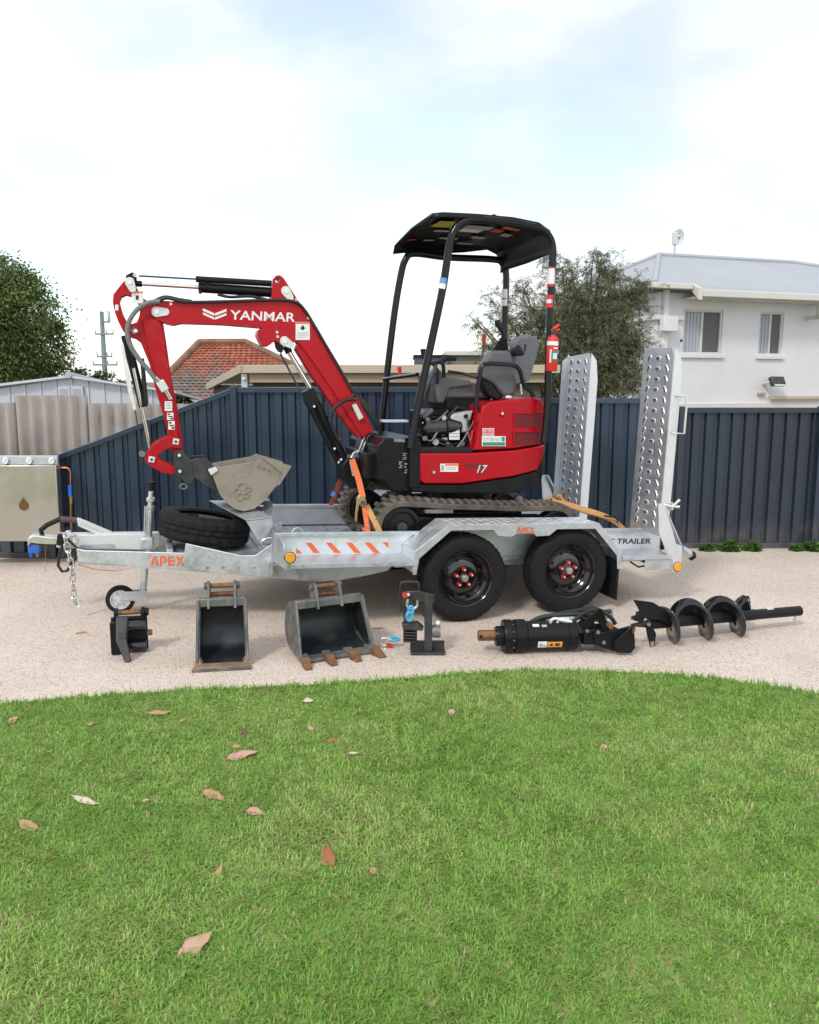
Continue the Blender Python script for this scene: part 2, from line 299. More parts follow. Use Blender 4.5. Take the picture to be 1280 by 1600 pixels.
# ================================================================== the setting
def ground_mat():
    m = bpy.data.materials.new('exposed_aggregate'); m.use_nodes = True; nd = m.node_tree.nodes; lk = m.node_tree.links; b = nd['Principled BSDF']; b.inputs['Roughness'].default_value = 0.8
    t = nd.new('ShaderNodeTexCoord'); v = nd.new('ShaderNodeTexVoronoi'); v.inputs['Scale'].default_value = 165; lk.new(t.outputs['Object'], v.inputs['Vector'])
    sp = nd.new('ShaderNodeSeparateColor'); lk.new(v.outputs['Color'], sp.inputs[0]); r = nd.new('ShaderNodeValToRGB'); e = r.color_ramp.elements
    e[0].position = 0; e[0].color = (0.30, 0.21, 0.155, 1); e[1].position = 1; e[1].color = (0.75, 0.655, 0.56, 1)
    for pos, c in ((0.1, (0.46, 0.355, 0.28, 1)), (0.22, (0.67, 0.565, 0.475, 1)), (0.6, (0.75, 0.655, 0.56, 1)), (0.85, (0.64, 0.52, 0.425, 1))): q = e.new(pos); q.color = c
    lk.new(sp.outputs[0], r.inputs[0])
    n = nd.new('ShaderNodeTexNoise'); n.inputs['Scale'].default_value = 0.9; n.inputs['Detail'].default_value = 6; n.inputs['Roughness'].default_value = 0.65; lk.new(t.outputs['Object'], n.inputs['Vector'])
    r2 = nd.new('ShaderNodeValToRGB'); r2.color_ramp.elements[0].position = 0.3; r2.color_ramp.elements[0].color = (0.84, 0.82, 0.79, 1); r2.color_ramp.elements[1].position = 0.62; r2.color_ramp.elements[1].color = (1, 1, 1, 1); lk.new(n.outputs['Fac'], r2.inputs[0])
    mu = nd.new('ShaderNodeMixRGB'); mu.blend_type = 'MULTIPLY'; mu.inputs[0].default_value = 1; lk.new(r.outputs[0], mu.inputs[1]); lk.new(r2.outputs[0], mu.inputs[2]); lk.new(mu.outputs[0], b.inputs['Base Color'])
    bp = nd.new('ShaderNodeBump'); bp.inputs['Strength'].default_value = 0.5; bp.inputs['Distance'].default_value = 0.004; lk.new(v.outputs['Distance'], bp.inputs['Height']); lk.new(bp.outputs[0], b.inputs['Normal']); return m
M['aggregate'] = ground_mat()
M['soil'] = mat('lawn_soil', (0.15, 0.25, 0.05), 0.95, col2=(0.30, 0.28, 0.11), vscale=9, c2range=(0.4, 0.7), bump=0.5, bscale=80)
M['verge'] = mat('rough_ground', (0.16, 0.15, 0.09), 0.95, var=0.3, vscale=0.5)
tag(MB().add([(-400, 8.2, -0.06), (400, 8.2, -0.06), (400, 900, -0.06), (-400, 900, -0.06)], [(0, 1, 2, 3)]).build('ground', M['verge'], smooth=False), kind='structure')
tag(MB().add([(-30, -20, 0), (30, -20, 0), (30, 8.3, 0), (-30, 8.3, 0)], [(0, 1, 2, 3)]).build('driveway', M['aggregate'], smooth=False), kind='structure')
# lawn edge: surveyed points on the kerb-less edge, continued left and right
edge_px = [(0, 1103), (60, 1099), (120, 1094), (200, 1088), (300, 1082), (400, 1078), (500, 1073), (600, 1066), (700, 1058), (780, 1053), (860, 1051), (950, 1053), (1040, 1057), (1120, 1065), (1200, 1075), (1280, 1088)]
edge = [G(a, b) for a, b in edge_px]
edge = [Vector((-9, 2.6, 0)), Vector((-5, 3.45, 0)), Vector((-3.2, 3.77, 0))] + edge + [Vector((2.7, 3.85, 0)), Vector((3.6, 3.3, 0)), Vector((4.6, 2.3, 0)), Vector((5.2, 0.5, 0)), Vector((5.4, -3, 0))]
EX = np.array([p.x for p in edge[:-2]]); EY = np.array([p.y for p in edge[:-2]])
lv = [(p.x, p.y, 0.012) for p in edge] + [(5.4, -8, 0.012), (-9, -8, 0.012)]
lb = MB(); lb.prism([(p[0], p[1]) for p in lv], 0.004, 0.014, axis='z'); tag(lb.build('lawn', M['soil'], smooth=False), kind='structure')
def blades(n, xr, yr, keep, hmin, hmax, wid):
    x = rng.uniform(*xr, n); y = yr[0] + (yr[1] - yr[0]) * rng.power(0.8, n); k = keep(x, y); return x[k], y[k]
def fnoise(x, y, s, seed):
    r2 = np.random.default_rng(seed); g = r2.random((64, 64)); u = (x * s) % 64; v = (y * s) % 64; i = u.astype(int); j = v.astype(int); a = u - i; b = v - j
    a = a * a * (3 - 2 * a); b = b * b * (3 - 2 * b); i1 = (i + 1) % 64; j1 = (j + 1) % 64; i %= 64; j %= 64
    return g[i, j] * (1 - a) * (1 - b) + g[i1, j] * a * (1 - b) + g[i, j1] * (1 - a) * b + g[i1, j1] * a * b
def mesh_tris(name, co, tri_per, nv_per, faces_local, tint, material):
    n = co.shape[0] // nv_per; me = bpy.data.meshes.new(name); F = np.array(faces_local); nf = len(F)
    me.vertices.add(n * nv_per); me.vertices.foreach_set('co', co.astype(np.float32).ravel())
    li = (np.arange(n)[:, None, None] * nv_per + F[None]).ravel(); me.loops.add(len(li)); me.loops.foreach_set('vertex_index', li.astype(np.int32))
    k = F.shape[1]; me.polygons.add(n * nf); me.polygons.foreach_set('loop_start', (np.arange(n * nf) * k).astype(np.int32))
    me.update(calc_edges=True)
    at = me.attributes.new('tint', 'FLOAT_COLOR', 'POINT'); c = np.ones((n * nv_per, 4), np.float32); c[:, :3] = np.repeat(tint, nv_per, 0) if tint.shape[0] == n else tint; at.data.foreach_set('color', c.ravel())
    me.materials.append(material); me.polygons.foreach_set('use_smooth', np.ones(n * nf, bool)); return me
def grass():
    n = 640000
    x = rng.uniform(-3.4, 3.4, n); y = rng.uniform(1.2, 4.6, n)
    inside = (y < np.interp(x, EX, EY) + 0.006 + 0.03 * (fnoise(x + 9, y, 9, 3) - 0.4) + 0.035 * (fnoise(x + 9, y, 40, 4) - 0.45)) & (np.abs(x) < 0.62 * y + 0.35)
    dens = np.clip(1.25 - 0.2 * (y - 1.5), 0.55, 1); inside &= rng.random(n) < dens
    x, y = x[inside], y[inside]; n = len(x)
    h = rng.uniform(0.012, 0.032, n) * (0.75 + 0.5 * fnoise(x + 9, y, 4, 5)); nearedge = (np.interp(x, EX, EY) - y < 0.05) & (rng.random(n) < 0.35); h[nearedge] *= rng.uniform(1.2, 2.0, nearedge.sum()); wd = rng.uniform(0.0013, 0.0029, n); az = fnoise(x + 9, y, 9, 21) * 4 * math.pi + rng.normal(0, 1.35, n); lean = rng.uniform(0.2, 1.6, n)
    dx, dy = np.cos(az), np.sin(az); sx, sy = -dy, dx
    z0 = np.full(n, 0.010); co = np.zeros((n, 5, 3)); sl, cl = np.sin(lean), np.cos(lean)
    co[:, 0] = np.stack([x - sx * wd, y - sy * wd, z0], 1); co[:, 1] = np.stack([x + sx * wd, y + sy * wd, z0], 1)
    mx_ = x + dx * h * 0.5 * sl * 0.7; my_ = y + dy * h * 0.5 * sl * 0.7; mz = z0 + h * (0.35 + 0.3 * cl)
    co[:, 2] = np.stack([mx_ + sx * wd * 0.85, my_ + sy * wd * 0.85, mz], 1); co[:, 3] = np.stack([mx_ - sx * wd * 0.85, my_ - sy * wd * 0.85, mz], 1)
    co[:, 4] = np.stack([x + dx * h * sl * 1.15, y + dy * h * sl * 1.15, z0 + h * np.maximum(0.18, cl * 0.95)], 1)
    t = rng.random(n); patch = fnoise(x + 9, y, 1.5, 11) * 0.65 + fnoise(x + 9, y, 5, 12) * 0.35
    base = np.array([0.262, 0.462, 0.082]); light = np.array([0.455, 0.63, 0.17]); dark = np.array([0.14, 0.285, 0.048]); straw = np.array([0.62, 0.53, 0.30])
    c = base + (light - base) * np.clip(t * 1.2 - 0.35 + (patch - 0.5) * 1.5, 0, 1)[:, None]; dk = np.clip((0.32 - t) * 3, 0, 1)[:, None]; c = c + (dark - c) * dk * 0.8
    st = rng.random(n) < 0.05 + 0.16 * np.clip((patch - 0.52) * 3, 0, 1); c[st] = straw * rng.uniform(0.6, 1.15, st.sum())[:, None]
    me = mesh_tris('grass', co.reshape(-1, 3), 3, 5, [(0, 1, 2), (0, 2, 3), (3, 2, 4)], c, M['grass'])
    o = bpy.data.objects.new('grass', me); COL.objects.link(o); tag(o, 'short green couch grass covering the lawn in the foreground', 'grass', kind='stuff')
grass()
# ------------------------------------------------------------------ steel sheet fences
def rib_sheet(A, B, z0a, z0b, z1a, z1b, parent, m, width=0.76, pan=0.125, depth=0.028, name='sheet'):
    A = Vector((A[0], A[1], 0)); B = Vector((B[0], B[1], 0)); Ld = (B - A).length; u = (B - A) / Ld; n = Vector((u.y, -u.x, 0))   # n faces the yard
    prof = []
    k = 0.0
    while k < width - 1e-6:
        prof += [(k, 0), (k + pan * 0.52, 0), (k + pan * 0.62, -depth), (k + pan * 0.90, -depth)]; k += pan
    prof.append((width, 0))
    s0 = 0.0; i = 0
    while s0 < Ld - 0.02:
        ps = [(s0 + a, d) for a, d in prof if s0 + a <= Ld + 1e-6]
        if len(ps) < 2: break
        vs = []; fs = []
        for (a, d) in ps:
            t = a / Ld; p = A + u * a + n * d
            vs += [(p.x, p.y, z0a + (z0b - z0a) * t), (p.x, p.y, z1a + (z1b - z1a) * t)]
        fs = [(2 * q, 2 * q + 2, 2 * q + 3, 2 * q + 1) for q in range(len(ps) - 1)]
        o = MB().add(vs, fs).build(name, m, parent, smooth=False)
        sol = o.modifiers.new('gauge', 'SOLIDIFY'); sol.thickness = 0.002
        s0 += width + 0.002; i += 1
def fence_run(name, label, A, B, za, zb, m, posts, cap=0.05, z0=0.0):
    A = Vector((*A, 0)); B = Vector((*B, 0)); t = thing(name, label, 'fence', (A.x, A.y, 0)); u = (B - A).normalized(); n = Vector((u.y, -u.x, 0)); a = math.atan2(u.y, u.x)
    rib_sheet(A, B, z0 + 0.02, z0 + 0.02, za - 0.015, zb - 0.015, t, m)
    rail = MB()
    for zz in (1, 0):
        z_a = za if zz else z0 + 0.05; z_b = zb if zz else z0 + 0.05
        ra = [A + n * 0.03 + Vector((0, 0, z_a - cap)), A + n * 0.03 + Vector((0, 0, z_a)), A - n * 0.045 + Vector((0, 0, z_a)), A - n * 0.045 + Vector((0, 0, z_a - cap))]
        rb = [p + (B - A) + Vector((0, 0, z_b - z_a)) for p in ra]
        MB().hull(ra, rb).build('rail', m, t, bevel=0.004)
    for s in posts:
        p = A + (B - A) * s; zt = za + (zb - za) * s + 0.012
        MB().box((p.x + n.x * 0.012, p.y + n.y * 0.012, zt / 2), (0.055, 0.10, zt), Matrix.Rotation(a, 3, 'Z')).build('post', m, t, bevel=0.004)
    return t
FC = W(372, 855, 7.92); FZ = 0
cor = G(374, 856); cz = W(374, 605, cor.y).z
lft = G(98, 871); lz = W(98, 712, lft.y).z
fence_run('steel_fence', 'raked navy steel sheet fence stepping down to the left behind the drawbar', (lft.x, lft.y), (cor.x, cor.y), lz, cz, M['fence'], (0.0, 0.5))
fence_run('steel_fence', 'low navy steel sheet fence behind the stainless cabinet at the left edge', (lft.x - 3.2, lft.y + 0.05), (lft.x - 0.03, lft.y), lz - 0.01, lz - 0.01, M['fence'], (0.1, 0.99))
mid = G(705, 856); e2 = G(1050, 857); e3 = G(1272, 857)
fence_run('steel_fence', 'tall navy steel sheet fence directly behind the excavator boom', (cor.x, cor.y), (mid.x, cor.y), cz, cz, M['fence'], (0.0, 0.99))
z2 = W(930, 622, cor.y).z; z3 = W(1160, 637, e2.y).z
fence_run('steel_fence', 'navy steel sheet fence behind the upright trailer ramps', (mid.x + 0.03, cor.y), (e2.x, cor.y), z2, z2, M['fence'], (0.5,))
fence_run('steel_fence', 'dark slate steel sheet fence below the white house, green weeds at its foot', (e2.x + 0.03, cor.y), (e3.x, cor.y), z3, z3, M['fence_dark'], (0.0, 0.99))
fence_run('steel_fence', 'short piece of slate fence at the far right edge', (e3.x + 0.04, cor.y + 0.12), (e3.x + 4.5, cor.y + 0.12), z3 - 0.08, z3 - 0.08, M['fence_dark'], (0.4,))
# ------------------------------------------------------------------ corrugated cement fence and shed behind it
def corrugated(t, x0, x1, y, z0, z1, m, pitch, amp, name):
    n = int((x1 - x0) / pitch * 8); vs = []; fs = []
    for i in range(n + 1):
        x = x0 + (x1 - x0) * i / n; yy = y + amp * math.cos(2 * math.pi * (x - x0) / pitch); vs += [(x, yy, z0), (x, yy, z1)]
    fs = [(2 * i, 2 * i + 2, 2 * i + 3, 2 * i + 1) for i in range(n)]
    o = MB().add(vs, fs).build(name, m, t, angle=60); s = o.modifiers.new('gauge', 'SOLIDIFY'); s.thickness = 0.012; return o
cy = 9.3
t = thing('cement_fence', 'weathered grey corrugated cement sheet fence behind the raked steel fence', 'fence', (W(100, 700, cy).x, cy, 0))
for (a, b, tp) in ((-460, -290, 629), (-290, -120, 624), (-120, 20, 629), (20, 135, 618), (135, 216, 630), (216, 330, 631)):
    corrugated(t, W(a, 650, cy).x, W(b, 650, cy).x + 0.02, cy + (0.015 if a in (20, 216) else 0), -0.05, W(80, tp, cy).z, M['asbestos'], 0.146, 0.045, 'cement_sheet')
sy = 12.5
def wp(px, py, y=sy): q = W(px, py, y); return (q.x, q.z)
t = thing('garden_shed', 'pale metal garden shed with low gable and small double window', 'shed', (W(113, 600, sy).x, sy, 0))
xl, xr_, ax, az_ = W(-60, 600, sy).x, W(262, 600, sy).x, W(113, 600, sy).x, W(113, 590, sy).z; ez = W(0, 612, sy).z
bx = xl; k = 0
while bx < xr_ - 0.05:
    b2 = min(bx + 0.235, xr_); zz = lambda x: az_ - abs(x - ax) / (xr_ - ax) * (az_ - ez)
    MB().prism([(bx, -0.06), (b2 - 0.012, -0.06), (b2 - 0.012, zz(b2 - 0.012)), (bx, zz(bx))], sy, sy + 0.03).build('wall_sheet', M['shed'], t, bevel=0.004); 
    MB().box(((b2 - 0.006), sy - 0.005, (zz(b2) - 0.06) / 2), (0.03, 0.03, zz(b2) + 0.06)).build('wall_rib', M['shed'], t)
    bx = b2
for s, (xa, xb) in ((0, (xl - 0.1, ax)), (1, (ax, xr_ + 0.15))):
    za_, zb_ = (ez, az_) if s == 0 else (az_, ez - 0.02)
    MB().hull([Vector((xa, sy - 0.12, za_)), Vector((xa, sy + 1.6, za_ - 0.16)), Vector((xa, sy + 1.6, za_ - 0.125)), Vector((xa, sy - 0.12, za_ + 0.035))], [Vector((xb, sy - 0.12, zb_)), Vector((xb, sy + 1.6, zb_ - 0.16)), Vector((xb, sy + 1.6, zb_ - 0.125)), Vector((xb, sy - 0.12, zb_ + 0.035))]).build('roof', M['shed'], t)
MB().tube([(ax, sy - 0.14, az_ + 0.04), (ax, sy + 1.6, az_ - 0.12)], 0.05, 10).build('ridge_cap', M['metal_roof'], t)
x0, zt = wp(92, 604); x1, zb = wp(133, 621)
for q in range(2):
    xa = x0 + (x1 - x0) * q / 2; xb = x0 + (x1 - x0) * (q + 1) / 2
    w_ = MB().box2((xa, sy - 0.05, zb - 0.2), (xb - 0.01, sy - 0.002, zt)).build('window', M['shed'], t, bevel=0.004)
    MB().box2((xa + 0.03, sy - 0.053, zb - 0.17), (xb - 0.04, sy - 0.049, zt - 0.03)).build('pane', M['metal_roof'], w_)
# ------------------------------------------------------------------ carport with beige fascia
ky = 9.9; kc = W(374, 570, ky); kr = W(876, 572, ky)
t = thing('carport', 'low carport with beige fascia and dark timber wall behind the navy fence', 'carport', (kc.x, ky, 0))
zt1, zb1 = W(500, 570, ky).z, W(500, 583, ky).z; zb2 = W(500, 598, ky).z
MB().box2((kc.x, ky, zb1), (kr.x, ky + 0.06, zt1)).build('roof_fascia', M['beige'], t, bevel=0.006)
MB().box2((kc.x + 0.1, ky + 0.07, zb2), (kr.x - 0.12, ky + 0.13, zb1 + 0.01)).build('beam', M['beige_band'], t, bevel=0.006)
lc = W(322, 606, ky + 2.6)
a0 = [Vector((kc.x, ky, zb1)), Vector((kc.x, ky, zt1)), Vector((kc.x + 0.05, ky, zt1)), Vector((kc.x + 0.05, ky, zb1))]
dl = Vector((W(322, 600, ky + 2.6).x - kc.x, 2.6, W(322, 599, ky + 2.6).z - zt1))
MB().hull(a0, [p + dl for p in a0]).build('barge_board', M['beige'], t, bevel=0.005)
MB().add([(kc.x + 0.02, ky + 0.02, zt1 - 0.005), (kr.x, ky + 0.02, zt1 - 0.005), (kr.x + dl.x, ky + dl.y, zt1 + dl.z - 0.005), (kc.x + dl.x + 0.02, ky + dl.y, zt1 + dl.z - 0.005)], [(0, 1, 2, 3)]).build('roof', M['metal_roof'], t)
MB().box2((kc.x + 0.12, ky + 0.16, -0.05), (kr.x - 0.2, ky + 0.2, zb2 + 0.05)).build('wall', M['brown'], t)
MB().prism([(kc.x + 0.12, ky + 0.2), (kc.x + 0.12 + 0.03, ky + 0.2), (kc.x + dl.x + 0.15, ky + 2.55), (kc.x + dl.x + 0.12, ky + 2.55)], -0.05, zt1 + dl.z - 0.02, axis='z').build('side_wall', M['brown'], t)
MB().box2((kc.x + 0.005, ky + 0.065, -0.05), (kc.x + 0.075, ky + 0.15, zb1 - 0.005)).build('post', M['galv'], t, bevel=0.004)
MB().box2((kr.x - 0.16, ky + 0.065, -0.05), (kr.x - 0.09, ky + 0.068 + 0.07, zb1 - 0.02)).build('post', M['galv'], t, bevel=0.004)
MB().sphere((kc.x + 0.04, ky + 0.045, W(375, 592, ky).z), 0.022).build('lamp_globe', M['white_print'], t)
# ------------------------------------------------------------------ tiled house far left
hy = 24.0
t = thing('tiled_house', 'house with hipped red clay tile roof greyed along its lower half', 'house', (W(330, 600, hy).x, hy, 0))
rl, rr = W(312, 538, hy + 3), W(384, 540, hy + 3); el = W(228, 624, hy); er = W(560, 622, hy)
E0, E1 = Vector((el.x, hy, el.z)), Vector((er.x, hy, el.z)); R0, R1 = Vector((rl.x, hy + 3, rl.z)), Vector((rr.x, hy + 3, rl.z))
def tiles(quad, rows, ph, name, seedv):
    P0, P1, Q1, Q0 = quad; vs = []; fs = []; tint = []; rg = np.random.default_rng(seedv); nrm = (P1 - P0).cross(Q0 - P0).normalized()
    if nrm.z < 0: nrm = -nrm
    for r in range(rows):
        a, b = r / rows, (r + 1.12) / rows; b = min(b, 1.0)
        A0, A1 = P0.lerp(Q0, a), P1.lerp(Q1, a); B0, B1 = P0.lerp(Q0, b), P1.lerp(Q1, b); cnt = max(1, int((A1 - A0).length / 0.17))
        for c in range(cnt):
            u0, u1 = c / cnt, (c + 1) / cnt; lift = nrm * 0.032; tw = 0.0
            pts = []
            for j in range(5):
                uu = u0 + (u1 - u0) * j / 4; hgt = nrm * (0.022 * math.sin(math.pi * j / 4))
                pts.append((A0.lerp(A1, uu) + lift + hgt, B0.lerp(B1, uu) + hgt + nrm * 0.004))
            o = len(vs)
            for p, q in pts: vs += [p, q]
            for j in range(4): fs.append((o + 2 * j, o + 2 * j + 2, o + 2 * j + 3, o + 2 * j + 1))
            lo_ = [A0.lerp(A1, u0 + (u1 - u0) * j / 4) for j in (0, 4)]; o2 = len(vs); vs += [lo_[0], lo_[1]]; fs.append((o2, o2 + 1, o + 8, o))
            h = a + rg.normal(0, 0.05); red = Vector((0.36, 0.11, 0.065)) * rg.uniform(0.7, 1.25); grey = Vector((0.19, 0.165, 0.14)) * rg.uniform(0.75, 1.2)
            k = min(1, max(0, (h - 0.38) * 5)); k = k if rg.random() > 0.12 else 1 - k * 0.6; col = grey.lerp(red, k); tint += [col] * 12
    me = bpy.data.meshes.new(name); org = ORG[t.name]; me.from_pydata([v - org for v in vs], [], fs); at = me.attributes.new('tint', 'FLOAT_COLOR', 'POINT')
    for i, c in enumerate(tint): at.data[i].color = (*c, 1)
    me.materials.append(M['tile']); o = bpy.data.objects.new(name, me); COL.objects.link(o); o.parent = t; o['kind'] = 'stuff'; return o
tiles((E0, E1, R1, R0), 20, 0, 'roof_tiles', 1)
BL = Vector((E0.x, hy + 6.5, E0.z)); tiles((BL, E0, R0, R0 + Vector((0.0, 0.02, 0))), 20, 0, 'roof_tiles', 2)
BR = Vector((E1.x, hy + 6.5, E1.z)); tiles((E1, BR, R1 + Vector((0.0, 0.02, 0)), R1), 20, 0, 'roof_tiles', 3)
MB().add([v - Vector((0, 0, 0.03)) for v in (E0, E1, Vector((E1.x, hy + 6.5, E1.z)), Vector((E0.x, hy + 6.5, E0.z)), R0, R1)], [(0, 1, 5, 4), (3, 0, 4), (1, 2, 5), (2, 3, 4, 5)]).build('roof_base', mat('dark_roof_underlay', (0.12, 0.07, 0.05), 0.9), t, smooth=False)  # dark brown backing sheet, closes the gaps between tile courses
rp = MB()
for a_, b_ in ((R0, R1), (R0, E0), (R1, E1)): rp.tube([a_ + Vector((0, 0, 0.08)), b_ + Vector((0, 0, 0.08))], 0.1, 8)
rp.build('ridge_tiles', mat('ridge_tile', (0.24, 0.13, 0.085), 0.85, var=0.3, vscale=3), t)
MB().box2((E0.x + 0.4, hy + 0.45, -0.06), (E1.x - 0.4, hy + 6, E0.z)).build('wall', M['beige'], t)
MB().box2((E0.x, hy - 0.02, E0.z - 0.16), (E1.x, hy + 0.1, E0.z + 0.02)).build('gutter', M['beige'], t)
# far low building seen through the cab
fy = 32.0; a = W(648, 556, fy); b = W(700, 549, fy)
t = thing('far_building', 'low dark flat building with pale parapet seen through the excavator cab', 'building', (a.x, fy, 0))
MB().box2((W(648, 560, fy).x, fy, -0.06), (W(700, 560, fy).x, fy + 5, W(660, 556, fy).z)).build('wall', M['blind_dark'], t)
MB().box2((W(698, 560, fy).x, fy + 0.3, -0.06), (W(800, 560, fy).x, fy + 6, W(720, 554, fy).z)).build('side_wing', mat('olive_wall', (0.2, 0.2, 0.16), 0.8, var=0.2, vscale=1), t)
MB().box2((W(696, 560, fy).x, fy + 0.1, W(720, 555, fy).z), (W(802, 560, fy).x, fy + 6.1, W(720, 548, fy).z)).build('parapet', M['trim'], t, bevel=0.02)
MB().box2((W(646, 560, fy).x, fy - 0.1, W(660, 557, fy).z), (W(697, 560, fy).x, fy + 5.1, W(660, 554.5, fy).z)).build('roof_edge', M['black_matt'], t)
# ------------------------------------------------------------------ white two-storey house on the right
c0 = W(1028, 500, 22.0); HA = R(19); HF = Frame((c0.x, 22.0, 0), math.degrees(HA))
t = thing('white_house', 'white rendered two-storey house with pale metal hip roof and two sliding windows', 'house', (0, 0, 0), HF)
def hz(px, py, y=0.0): return HF.xz(px, py, y)
zl = hz(1090, 630)[1]; ze = hz(1090, 468)[1]; zu = hz(1040, 447)[1]; Lh = 15.0; Dh = 5.8
wins = []
for (x0p, y0p, x1p, y1p) in ((1066, 485, 1131, 553), (1184, 488, 1226, 555)):
    xa, za = hz(x0p, y1p); xb, zb = hz(x1p, y0p); wins.append((xa, za, xb, zb))
wl = MB(); wl.prism([(0, -1.5), (Lh, -1.5), (Lh, ze + 0.15), (0, ze + 0.15)], 0, 0.25, holes=[[(a, b), (c, b), (c, d), (a, d)] for a, b, c, d in wins]); wl.build('front_wall', M['render'], t)
MB().box2((0.002, 0.252, -1.5), (0.25, Dh, ze + 0.15)).build('side_wall', M['render'], t)
MB().box2((-0.10, -0.10, ze - 0.55), (0.75, Dh, ze - 0.42)).build('string_course', M['render'], t, bevel=0.02)
MB().box2((-0.06, -0.06, zl - 0.35), (Lh, 0.002, zl)).build('ledge', M['trim'], t, bevel=0.015)
for (a, b, c, d) in wins:
    wf = MB(); e = 0.055; m_ = (a + c) / 2
    for q in (((a, 0.04, b), (a + e, 0.14, d)), ((c - e, 0.04, b), (c, 0.14, d)), ((a + e, 0.04, d - e), (c - e, 0.14, d)), ((a + e, 0.04, b), (c - e, 0.14, b + e)), ((m_ - e / 2, 0.045, b + e), (m_ + e / 2, 0.135, d - e))): wf.box2(*q)
    wo = wf.build('window', M['trim'], t, bevel=0.004)
    MB().box2((a - 0.06, -0.07, b - 0.10), (c + 0.06, 0.10, b - 0.002)).build('sill', M['render'], wo, bevel=0.008)
    MB().box2((a + e, 0.10, b + e), (m_ - e / 2, 0.108, d - e)).build('pane', M['blind'], wo)
    MB().box2((m_ + e / 2, 0.09, b + e), (c - e, 0.098, d - e)).build('pane', M['blind_dark'], wo)
    x = a + e + 0.02; i = 0
    while x < m_ - e:
        MB().box((x + 0.045, 0.088, (b + d) / 2), (0.105, 0.003, d - b - 2 * e - 0.02), Matrix.Rotation(0.16, 3, 'Z')).build('blind_slat', M['blind'], wo); x += 0.1
zr = hz(1030, 398, 2.5)[1]
XB = HF.xz(1092, 466, -0.65)[0]
O0, O1, O2, O3 = Vector((-0.45, -0.45, zu)), Vector((Lh, -0.6, ze + 0.15)), Vector((Lh, Dh, ze + 0.15)), Vector((-0.45, Dh, zu))
RA, RB = HF.p(1030, 399, 2.9), HF.p(1240, 411, 2.9); RB.z = RA.z
rf = MB().add([O0, Vector((XB, -0.45, zu)), Vector((XB, -0.6, ze + 0.13)), O1, O2, O3, RA, RB], [(0, 1, 7, 6), (1, 2, 3, 7), (3, 4, 7), (4, 5, 6, 7), (5, 0, 6)]).build('roof', M['metal_roof'], t, smooth=False)
rcap = MB()
for a_, b_ in ((RA, RB), (RA, O0), (RA, O3), (RB, O1)): rcap.tube([a_ + Vector((0, 0, .02)), b_ + Vector((0, 0, .02))], 0.07, 8)
rcap.build('ridge_cap', M['metal_roof'], rf)
MB().box2((XB, -0.72, ze), (Lh, -0.52, ze + 0.18)).build('gutter', M['trim'], t, bevel=0.02)
MB().box2((XB, -0.52, ze - 0.02), (Lh, 0.02, ze + 0.02)).build('eave_lining', M['render'], t)
MB().box2((-0.55, -0.55, zu - 0.12), (XB - .1, -0.38, zu + 0.02)).build('gutter', M['trim'], t, bevel=0.02)
MB().box2((-0.55, -0.379, zu - 0.12), (-0.4, Dh, zu + 0.02)).build('gutter', M['trim'], t, bevel=0.02)
MB().hull([Vector((XB - .08, -0.74, ze - 0.08)), Vector((XB - .08, -0.40, zu - 0.1)), Vector((XB - .08, -0.40, zu + 0.04)), Vector((XB - .08, -0.74, ze + 0.2))], [Vector((XB + .04, -0.74, ze - 0.08)), Vector((XB + .04, -0.40, zu - 0.1)), Vector((XB + .04, -0.40, zu + 0.04)), Vector((XB + .04, -0.74, ze + 0.2))]).build('barge_end', M['trim'], t)
MB().box2((0.10, -0.13, -1), (0.24, -0.01, zu - 0.1)).build('downpipe', M['render'], t, bevel=0.01)
MB().box2((-0.02, -0.3, ze - 0.85), (0.42, -0.105, ze - 0.48)).build('rainwater_head', M['render'], t, bevel=0.02)
x, z = hz(1258, 500); MB().box2((x, -0.5, z), (x + 0.12, -0.36, ze)).build('bracket', M['trim'], t); MB().box2((x, -0.5, z), (x + 0.12, 0.01, z + 0.1)).build('bracket', M['trim'], t)
x, z = hz(1202, 596)
fl = MB().box((x, -0.3, z), (0.45, 0.12, 0.26), Matrix.Rotation(-0.5, 3, 'X')).build('floodlight', M['dark_steel'], t, bevel=0.02)
MB().box((x, -0.37, z - 0.03), (0.36, 0.02, 0.19), Matrix.Rotation(-0.5, 3, 'X')).build('lens', M['galv_bright'], fl); MB().tube([(x - 0.2, -0.02, z - 0.06), (x - 0.2, -0.25, z - 0.02), (x, -0.28, z)], 0.04, 8).build('arm', M['trim'], fl)
x, z = hz(1200, 621); MB().box2((x, -0.16, z - 0.06), (x + 3.5, -0.062, z + 0.04)).build('awning_box', M['beige'], t, bevel=0.02)
x, z = hz(1188, 615); MB().box2((x - 0.1, -0.08, z - 0.05), (x + 0.12, 0.0, z + 0.03)).build('vent', M['beige_band'], t, bevel=0.01)
# dish on the roof
dp = HF.p(1054, 400, 2.9); ds = thing('dish_antenna', 'round white dish antenna on a short mast above the white house roof', 'antenna', dp, HF)
MB().tube([dp + Vector((0, 0, -0.3)), dp + Vector((0, 0, 0.72))], 0.03, 8).build('mast', M['galv'], ds)
dc = HF.p(1063, 369, 2.8)
MB().lathe([(0.02, 0.07), (0.10, 0.05), (0.19, 0.0), (0.215, -0.03), (0.205, -0.04), (0.10, 0.025), (0.02, 0.04)], dc, (0.97, 0.1, 0.08), 28).build('dish', M['white_print'], ds)
MB().tube([dc, dc + (dp + Vector((0, 0, 0.6)) - dc) * 1.0], 0.025, 8).build('arm', M['galv'], ds)
MB().box(dp + Vector((0, 0, 0.5)), (0.14, 0.14, 0.36)).build('radio_box', M['cream_zinc'], ds, bevel=0.01)
